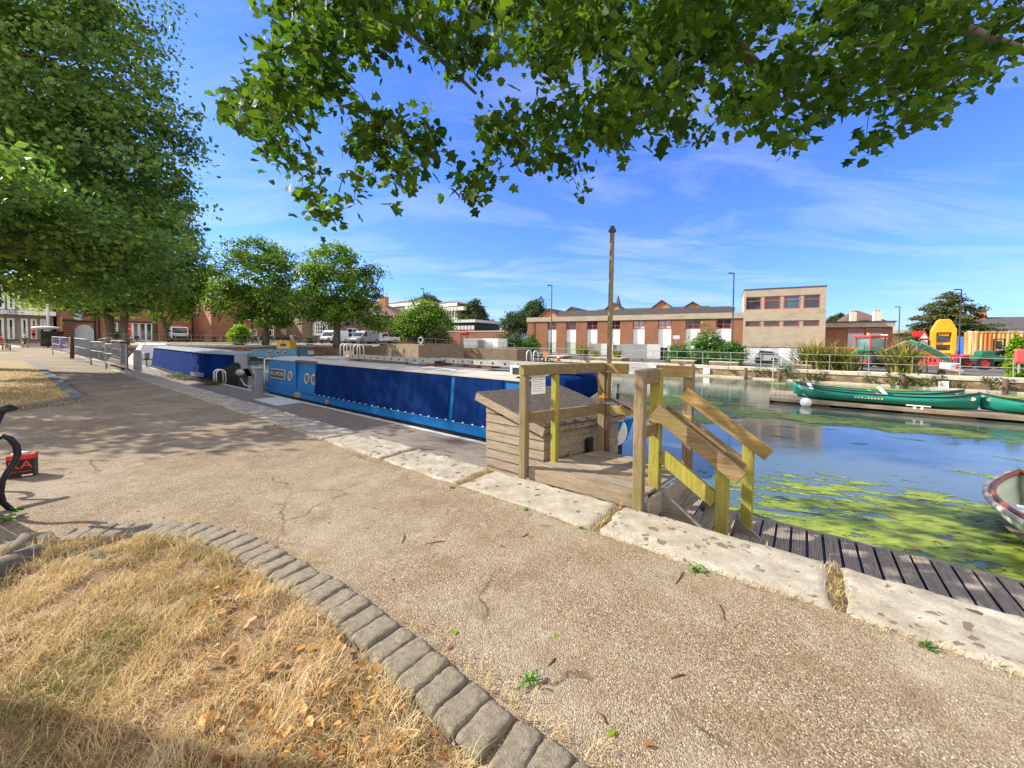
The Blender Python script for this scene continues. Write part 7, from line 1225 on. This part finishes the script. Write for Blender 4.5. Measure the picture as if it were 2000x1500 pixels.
pol2 = [kc[i]+np.array([-(kc[min(i+1, len(kc)-1)]-kc[max(i-1, 0)])[1], (kc[min(i+1, len(kc)-1)]-kc[max(i-1, 0)])[0]])/np.linalg.norm(kc[min(i+1, len(kc)-1)]-kc[max(i-1, 0)])*.24 for i in range(len(kc))] + [np.array((-45, 22.)), np.array((-45, 6.6))]
bm = bmesh.new(); bm.faces.new([bm.verts.new((p[0], p[1], zk(p)+.03)) for p in pol2]); bmesh.ops.triangulate(bm, faces=bm.faces); me = bpy.data.meshes.new('lawn'); bm.to_mesh(me); bm.free(); link('lawn', me, MAT['verge'])['kind'] = 'structure'
P2x, P2y = np.array([p[0] for p in pol2]), np.array([p[1] for p in pol2]); n_ = 60000; y = 6.6+11*rng.random(n_)**1.5; x = -10-14*rng.random(n_)**1.3; k = inside(x, y, P2x, P2y); x, y = x[k], y[k]; m = len(x); gr = nz(x, y, .5, 5); cl_ = nz(x, y, 1.2, 8)
tag(blades('far_dry_grass', np.stack([x, y, np.array([zk((a, b_)) for a, b_ in zip(x, y)])+.025], 1), .06*(.6+rng.random(m)), .008*(.6+rng.random(m)), np.clip(.6+.25*rng.normal(size=m), .1, .97), MAT['l_grass'], None, np.clip(.55+.15*rng.normal(size=m)+.2*cl_-.5*np.clip(gr, 0, 1), 0, 1), None, 3), 'dry grass on the second lawn inside the dark kerb', 'grass', kind='stuff')
s_ = rng.random(1200)*.55; i_ = (s_*len(kc)).astype(int); bb = np.array([[*(kc[i]-np.array([0.0, 0.0])+rng.normal(size=2)*.05+np.array([.06, -.05])), zk(kc[i])-.01] for i in i_]); tag(blades('kerb_grass', bb, .05+.06*rng.random(len(bb)), np.full(len(bb), .006), .6+.35*rng.random(len(bb)), MAT['l_grass'], None, .35+.3*rng.random(len(bb))), 'dead grass along the outer foot of the dark kerb', 'grass', kind='stuff')
# ------------------------------------------------------------------ iron bench end and drink carton
UB = -5.3; bc = Q(UB, 0, 0) - Fr((0, 0, 0), TH+.24).w(.75, .3, 0); be = thing('iron_bench', 'black cast iron bench with scrolled armrest cut by the picture edge', 'bench', bc, TH+.24)
def bpts(ps): return [(PU(px, py, UB)[1]+.3, PU(px, py, UB)[2]) for px, py in ps]
for xe in (.75, -.75):
    ar = bpts([(30, 798), (18, 797), (2, 801)]); b = MB(); b.tube([(xe, ar[0][0]+.015, ar[0][1]), (xe, ar[0][0], ar[0][1])]+[(xe, y, z) for y, z in ar[1:]]+[(xe, -.12, ar[-1][1]), (xe, -.33, ar[-1][1]+.01)], [.008, .022, .034, .034, .03, .026], 10); b.build('armrest', MAT['iron'], be, smooth=True)
    sc2 = bpts([(-8, 858), (6, 851), (20, 857), (32, 871), (34, 888), (27, 905), (14, 922), (3, 940), (0, 962), (5, 981), (18, 992), (33, 997), (46, 997)]); b = MB(); b.tube([(xe, y, max(z, .012)) for y, z in sc2], [.015, .019, .022, .024, .024, .023, .022, .022, .021, .021, .02, .016, .008], 10); b.tube([(xe, ar[1][0]-.03, ar[1][1]), (xe, sc2[0][0]-.02, sc2[0][1]+.06), (xe, sc2[0][0], sc2[0][1])], .02, 8); b.build('leg', MAT['iron'], be, smooth=True)
    b = MB(); b.tube([(xe, -.05, .42), (xe, -.36, .40), (xe, -.46, .2), (xe, -.56, 0.01)], .024, 8); b.tube([(xe, -.36, .40), (xe, -.48, .7), (xe, -.55, .95)], .022, 8); b.build('leg', MAT['iron'], be, smooth=True)
b = MB()
for k in range(5): b.box(-.85, .85, -.34+k*.085, -.27+k*.085, .425, .455)
b.build('seat', MAT['teak'], be); b = MB()
for k in range(4): b.box(-.85, .85, -.43-k*.035, -.405-k*.035, .54+k*.11, .63+k*.11)
b.build('backrest', MAT['teak'], be)
w = gtop((43, 932)); kx = thing('drink_carton', 'black and red drink can multipack standing on the path by the iron bench', 'carton', w, math.radians(38)); MB().box(-.105, .085, 0, .13, 0, .215).build('box', MAT['black'], kx, bevel=.004); MB().box(-.107, .087, -.002, .132, .195, .245).build('red_band', MAT['red'], kx, bevel=.004); kr = M('carton_red', (.75, .06, .03), .4, .05)
text('lettering', 'KA', .115, kr, kx, (-.01, -.004, .135), (PI/2, 0, 0), .003, 'CENTER', 1.15); text('lettering', 'FRUIT PUNCH', .026, kr, kx, (-.01, -.004, .065), (PI/2, 0, 0), .002, 'CENTER', .95); MB().box(.0, .075, -.003, -.001, .015, .03).build('label_strip', MAT['clean'], kx); MB().box(-.1075, -.1055, .02, .11, .03, .15).build('side_label', MAT['pblue'], kx)
b = MB(); b.ball((-.02, .07, .25), (.07, .05, .02), 8); b.build('film_top', MAT['lgrey'], kx, smooth=True)
# ------------------------------------------------------------------ trees of the left bank
def blob(px, py, Y, r): return (A(px, py, Y), r)
base = np.array([-27.5, 17.5, .0])
tree('plane_tree', 'huge plane tree filling the sky above the path, its trunk outside the picture', base, [[(0, 0, -.2, .6), (0, .1, 3, .5), (.2, 0, 7, .4), (.8, 0, 14, .2)]],
     [blob(40, 120, 18, (6.5, 5, 4.5)), blob(110, 260, 18, (5.5, 4.5, 3.2)), blob(200, 330, 17.5, (3.5, 3.5, 1.8)), blob(60, 420, 17, (5.2, 4, 2.6)), blob(185, 450, 17, (3.5, 3.2, 1.9)), blob(-40, 300, 17, (5, 4, 4)), blob(120, 20, 18.5, (3.3, 4, 3)), blob(110, 515, 16.5, (3.5, 3, 1.5)), blob(0, 480, 16, (3, 3, 1.8)), blob(245, 262, 18, (2.4, 2.5, 1.)), blob(60, -80, 18.5, (5, 5, 4.)), blob(-160, 100, 18, (5, 5, 6))],
     1150, 66, .40, .235, MAT['l_plane'], MAT['bark'], shape='diamond', shell=.5, nbr=40, up=.3)
tree('plane_tree', 'low spreading plane tree leaning in from the picture edge over the second lawn', np.array([-17.5, 10.4, 0]), [[(0, 0, -.2, .4), (0, 0, 2., .33), (.3, 0, 4.2, .26)]],
     [((-13.2, 8.1, 5.2), (2.9, 1.8, .9)), ((-16.5, 8.6, 5.4), (3., 2.2, 1.)), ((-15., 10.6, 5.2), (3.2, 2.4, 1.)), ((-17.5, 12.2, 5.4), (3.5, 2.6, 1.1)), ((-14.2, 12.6, 4.9), (2.4, 2.2, .8)), ((-20, 10, 5.4), (3, 3, 1.1))], 420, 60, .30, .185, MAT['l_plane'], MAT['bark'], shape='diamond', shell=.4, nbr=26, up=.3)
w = A(214, 665, 38); b2 = np.array([w[0], w[1], .6])
tree('plane_tree', 'middle plane tree on two stout trunks before the brick warehouse', b2, [[(0, 0, -.6, .40), (.05, 0, 2, .36), (-.1, 0, 4, .34)], [(1.25, .4, -.6, .36), (1.1, .3, 1.6, .34), (1.35, .3, 4.3, .3)]],
     [blob(180, 560, 37, (5.5, 4, 2.5)), blob(270, 540, 37, (4.6, 4, 2.6)), blob(320, 500, 38, (3.6, 3.5, 2.5)), blob(230, 480, 38, (5, 4, 3.5)), blob(300, 420, 39, (3.5, 3.5, 3.)), blob(190, 590, 36, (3.5, 3, 1.2)), blob(120, 570, 36, (4, 3, 1.4))], 480, 52, .5, .34, MAT['l_plane'], MAT['bark'], nbr=24, up=.3)
w = A(303, 666, 48); b3 = np.array([w[0], w[1], .9])
tree('plane_tree', 'slender forked plane trees between the warehouse doors and the white truck', b3, [[(0, 0, -.2, .3), (0, 0, 3, .26), (-.2, 0, 5, .2)], [(1.25, .2, -.2, .3), (1.2, .2, 1.9, .28), (.55, .2, 3.6, .2), (.2, .2, 5, .15)], [(1.25, .25, 1.8, .26), (2.2, .3, 3.6, .18), (2.9, .3, 5.2, .12)]],
     [blob(340, 565, 48, (4., 3.5, 2.4)), blob(370, 520, 48, (2.4, 3, 3)), blob(300, 560, 48, (3.6, 3.5, 2.4)), blob(395, 590, 48, (2.2, 2.5, 1.1)), blob(330, 610, 47, (2.6, 2.5, .8))], 230, 44, .5, .36, MAT['l_bright'], MAT['bark'], nbr=20, up=.3)
for lab, tx, ty_, Y, bl in (('first round plane tree on the terrace, nearer the white truck', 519, 672, 45, [(500, 540, (4.6, 4.5, 3.4)), (470, 590, (3.2, 3.5, 1.9)), (540, 590, (3.4, 3.5, 2.2)), (495, 490, (2.9, 3, 1.9)), (540, 520, (2.7, 3, 2.4)), (450, 560, (2.2, 2.5, 1.6)), (520, 625, (3.4, 3, 1.))]),
                            ('second round plane tree on the terrace, beside the white van', 658, 676, 43, [(660, 560, (4., 4, 3.)), (640, 520, (3., 3, 2.2)), (700, 560, (2.6, 3, 2.)), (655, 495, (2., 2.4, 1.3)), (700, 610, (2.9, 3, 1.5)), (610, 590, (2.5, 3, 2.)), (735, 632, (1.8, 2, .7)), (720, 530, (1.3, 2, 1.)), (640, 615, (3., 3, 1.1))])):
    w = A(tx, ty_, Y); base = np.array([w[0], w[1], w[2]]); tree('plane_tree', lab, base, [[(0, 0, -.2, .42), (0, 0, 1.6, .36), (.1, 0, 3.6, .3)], [(.05, 0, 2.6, .24), (1.2, 0, 4.6, .16)], [(.05, 0, 2.6, .24), (-1.1, 0, 4.6, .16)]], [blob(px, py, Y, r) for px, py, r in bl], 330, 50, .40, .30, MAT['l_bright'], MAT['bark'], 'round plane trees on the terrace', nbr=22, up=.35)
# ------------------------------------------------------------------ overhanging tree above the viewer
ob_ = np.array([-3.9, 1.48, 0]); ot = thing('overhanging_plane_tree', 'plane tree hanging over the top of the view, its roots in the near lawn', 'tree', ob_)
b = MB(); b.tube([(0, 0, -.1), (0, 0, .25), (0, 0, 1.), (.05, 0, 2.8), (.1, .05, 4.6)], [.58, .44, .37, .34, .3], 14); b.build('trunk', MAT['bark'], ot, smooth=True)
R_ = lambda ps, rs: MB().tube([tuple(np.array(p)-ob_) for p in ps], rs, 10).build('root', MAT['bark'], ot, smooth=True)
R_([(-3.6, 1.8, .1), G(-90, 1180)+[0, 0, .04], G(10, 1118)+[0, 0, .01], G(66, 1082)+[0, 0, -.01], G(110, 1075)+[0, 0, -.05]], [.16, .11, .095, .075, .04]); R_([G(20, 1090)+[0, 0, 0], G(52, 1060)+[0, 0, .03], G(90, 1058)+[0, 0, .03], G(112, 1080)+[0, 0, -.04]], [.05, .05, .045, .03]); R_([G(185, 1115)+[0, 0, -.03], G(210, 1104)+[0, 0, .012], G(245, 1086)+[0, 0, .0], G(262, 1078)+[0, 0, -.04]], [.03, .04, .03, .015]); R_([G(150, 1085)+[0, 0, -.02], G(185, 1082)+[0, 0, .006], G(215, 1098)+[0, 0, -.02]], [.02, .025, .02])
outl = [(505, -160), (520, 0), (540, 60), (520, 110), (490, 175), (425, 195), (450, 225), (475, 290), (560, 325), (600, 370), (645, 452), (672, 395), (725, 345), (790, 358), (862, 330), (845, 245), (850, 190), (895, 180), (920, 260), (888, 365), (925, 388), (965, 340), (1035, 300), (1095, 310), (1130, 375), (1148, 330), (1152, 275), (1230, 288), (1292, 235), (1330, 295), (1395, 262), (1420, 205), (1470, 235), (1535, 292), (1595, 250), (1645, 215), (1700, 205), (1665, 280), (1690, 295), (1750, 230), (1830, 245), (1850, 185), (1900, 160), (1985, 130), (1988, 60), (2060, -20), (2100, -160)]
ox, oy = np.array([p[0] for p in outl], float), np.array([p[1] for p in outl], float)
n_ = 3400; px_s = rng.uniform(420, 2080, n_); py_s = rng.uniform(-150, 450, n_); k = inside(px_s, py_s, ox, oy); px_s, py_s = px_s[k], py_s[k]
ho_ = nz(px_s, py_s, .0085, 41) + .6*nz(px_s, py_s, .02, 4); k = (ho_ > -.22+.10*(py_s < 120)) & ~((np.abs(px_s-725) < 55) & (np.abs(py_s-165) < 60)); px_s, py_s = px_s[k], py_s[k]; ncl = min(len(px_s), 820); px_s, py_s = px_s[:ncl], py_s[:ncl]
dep = rng.uniform(4.0, 7.6, ncl); cen = np.array([A(a, c, d) for a, c, d in zip(px_s, py_s, dep)]) - ob_
cen2 = np.stack([rng.uniform(0, 9, 90), rng.uniform(5, 10, 90), rng.uniform(7.5, 10, 90)], 1) - ob_
def hang(cen, per, sp):
    off = rng.normal(size=(len(cen), per, 3))*sp; off[:, :, 2] *= .8; tone = rng.normal(size=len(cen))*.22+.42
    return (cen[:, None]+off).reshape(-1, 3), np.clip(tone[:, None]+.2*rng.normal(size=(len(cen), per)), 0, 1).ravel()
pos, tn = hang(cen, 15, .125); hf = rng.random(len(pos)) < .6; leaves('foliage', pos[hf], .08+.10*rng.random(hf.sum()), MAT['l_over'], 'lobed', .35, .7, ot, tn[hf]); leaves('foliage', pos[~hf], .07+.08*rng.random((~hf).sum()), MAT['l_over'], 'broad', .3, .7, ot, tn[~hf])
pos, tn = hang(cen2, 30, .4); leaves('foliage', pos, .18+.1*rng.random(len(pos)), MAT['l_over'], 'lobed', .6, .3, ot, tn)
limbs = [[(.1, .05, 4.5), (1.4, 2.2, 6.3), (3.4, 3.6, 7.1), (6.2, 4.2, 7.2), (9.6, 4.4, 6.6), (12, 4.4, 5.8)], [(.1, .05, 4.5), (1.0, 3., 6.0), (2.0, 4.4, 6.4), (3.2, 5.6, 6.0)], [(3.4, 3.6, 7.1), (5.0, 5., 6.8), (6.4, 6., 6.2)], [(6.2, 4.2, 7.2), (8., 5.4, 6.6), (10, 6, 5.8)]]
b = MB(); anc = []
for L_ in limbs: cc = cat(L_, 8); b.tube([tuple(p) for p in cc], [float(.17*(1-.8*i/(len(cc)-1))*(1.3 if L_ is limbs[0] else .7)) for i in range(len(cc))], 8); anc += list(cc)
b.build('branch', MAT['bark'], ot, smooth=True); anc = np.array(anc); b = MB()
for c in cen[::2]:
    dz_ = cen[:, 2]-c[2]; dd_ = np.where((dz_ > .12), np.linalg.norm(cen-c, axis=1), 9.); i_ = int(np.argmin(dd_)); ja = int(np.argmin(np.linalg.norm(anc-c, axis=1))); a = cen[i_]-np.array([0, 0, .1]) if dd_[i_] < .9 else anc[ja]
    if dd_[i_] >= .9 and np.linalg.norm(a-c) > 2.6: continue
    if dd_[i_] < .9: b.tube([tuple(a), tuple((a+c)/2+np.array([rng.normal()*.05, rng.normal()*.05, .05])), tuple(c-np.array([0, 0, .1]))], [.008, .006, .003], 5); continue
    md = (a+c)/2+np.array([rng.normal()*.15, rng.normal()*.15, .25]); b.tube([tuple(a), tuple(a*.6+md*.4), tuple(md), tuple(md*.4+c*.6+np.array([0, 0, .05])), tuple(c-np.array([0, 0, .12]))], [.03, .024, .016, .009, .004], 5)
b.build('twigs', MAT['bark'], ot, smooth=True)
# ------------------------------------------------------------------ sun, sky, camera
EL, AZ = math.radians(33), math.radians(10)
S = Vector((-math.cos(EL)*math.cos(AZ), math.cos(EL)*math.sin(AZ), math.sin(EL)))
sl_ = bpy.data.lights.new('sun', 'SUN'); sl_.energy = 4.6; sl_.angle = math.radians(.5); sl_.color = (1., .93, .82); so = bpy.data.objects.new('sun', sl_); C.objects.link(so); so.rotation_euler = S.to_track_quat('Z', 'Y').to_euler(); so.location = (-30, 5, 30)
w = bpy.data.worlds.new('World'); sc.world = w; w.use_nodes = True; t = w.node_tree; bg = t.nodes['Background']; sk = t.nodes.new('ShaderNodeTexSky'); sk.sky_type = 'NISHITA'; sk.sun_disc = False; sk.sun_elevation = EL; sk.sun_rotation = math.atan2(S.x, S.y); sk.air_density = 1.1; sk.dust_density = .4; sk.ozone_density = 3.2
def wn(ty, **kw):
    x = t.nodes.new('ShaderNode'+ty)
    for k_, v in kw.items():
        if k_ in x.inputs: x.inputs[k_].default_value = v
        else: setattr(x, k_, v)
    return x
tc = wn('TexCoord'); sp_ = wn('SeparateXYZ'); t.links.new(tc.outputs['Generated'], sp_.inputs[0])
dv = wn('Math', operation='ADD'); dv.inputs[1].default_value = .16; t.links.new(sp_.outputs[2], dv.inputs[0]); xy = []
for i in (0, 1): d = wn('Math', operation='DIVIDE'); t.links.new(sp_.outputs[i], d.inputs[0]); t.links.new(dv.outputs[0], d.inputs[1]); xy.append(d)
cb = wn('CombineXYZ'); t.links.new(xy[0].outputs[0], cb.inputs[0]); t.links.new(xy[1].outputs[0], cb.inputs[1]); mp = wn('Mapping'); mp.inputs['Scale'].default_value = (.55, 1.5, 1); mp.inputs['Rotation'].default_value = (0, 0, .35); mp.inputs['Location'].default_value = (1.3, .4, 0); t.links.new(cb.outputs[0], mp.inputs[0])
n1 = wn('TexNoise', Scale=1.5, Detail=7., Roughness=.62, Distortion=.7); t.links.new(mp.outputs[0], n1.inputs['Vector']); rp_ = wn('ValToRGB'); rp_.color_ramp.elements[0].position = .46; rp_.color_ramp.elements[1].position = .82; t.links.new(n1.outputs[0], rp_.inputs[0])
fd = wn('MapRange'); fd.inputs[1].default_value = .02; fd.inputs[2].default_value = .75; fd.inputs[3].default_value = .8; fd.inputs[4].default_value = .15; t.links.new(sp_.outputs[2], fd.inputs[0])
fm = wn('Math', operation='MULTIPLY'); t.links.new(rp_.outputs[0], fm.inputs[0]); t.links.new(fd.outputs[0], fm.inputs[1])
tint = wn('Mix', data_type='RGBA', blend_type='MULTIPLY'); tint.inputs[0].default_value = 1.; t.links.new(sk.outputs[0], tint.inputs[6]); tint.inputs[7].default_value = (.395, .575, 1.08, 1)
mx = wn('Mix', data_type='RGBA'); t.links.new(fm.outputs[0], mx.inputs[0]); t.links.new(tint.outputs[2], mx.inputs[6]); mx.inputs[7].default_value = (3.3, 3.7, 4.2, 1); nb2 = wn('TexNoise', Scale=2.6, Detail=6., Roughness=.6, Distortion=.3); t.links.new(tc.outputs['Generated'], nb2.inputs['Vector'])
bk = wn('MapRange'); bk.interpolation_type = 'SMOOTHSTEP'; bk.inputs[1].default_value = .30; bk.inputs[2].default_value = -.15; t.links.new(sp_.outputs[1], bk.inputs[0])     # unseen white cloud bank, added behind the viewer as fill light for the shade
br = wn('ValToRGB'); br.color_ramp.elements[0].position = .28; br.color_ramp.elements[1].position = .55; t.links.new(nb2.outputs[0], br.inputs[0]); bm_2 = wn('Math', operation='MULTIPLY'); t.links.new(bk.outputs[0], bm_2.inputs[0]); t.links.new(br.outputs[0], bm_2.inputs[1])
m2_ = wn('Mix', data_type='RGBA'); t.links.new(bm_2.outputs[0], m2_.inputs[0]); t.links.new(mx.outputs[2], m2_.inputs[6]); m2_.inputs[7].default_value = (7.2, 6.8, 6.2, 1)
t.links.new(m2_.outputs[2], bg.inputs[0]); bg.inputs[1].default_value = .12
cam = bpy.data.cameras.new('camera'); cam.sensor_width = 36; cam.lens = CF/2000*36; cam.shift_y = SHIFT; cam.clip_end = 5000; cam.clip_start = .05
co_ = bpy.data.objects.new('camera', cam); C.objects.link(co_); m4 = Matrix.Identity(4)
for i in range(3): m4[i][0] = Rv[i]; m4[i][1] = Uv[i]; m4[i][2] = -Fv[i]; m4[i][3] = EYEP[i]
co_.matrix_world = m4; sc.camera = co_
sc.view_settings.view_transform = 'Standard'; sc.view_settings.look = 'None'; sc.view_settings.exposure = 1.1; sc.view_settings.gamma = 1
sc.cycles.max_bounces = 6; sc.cycles.transparent_max_bounces = 6; sc.cycles.use_denoising = True
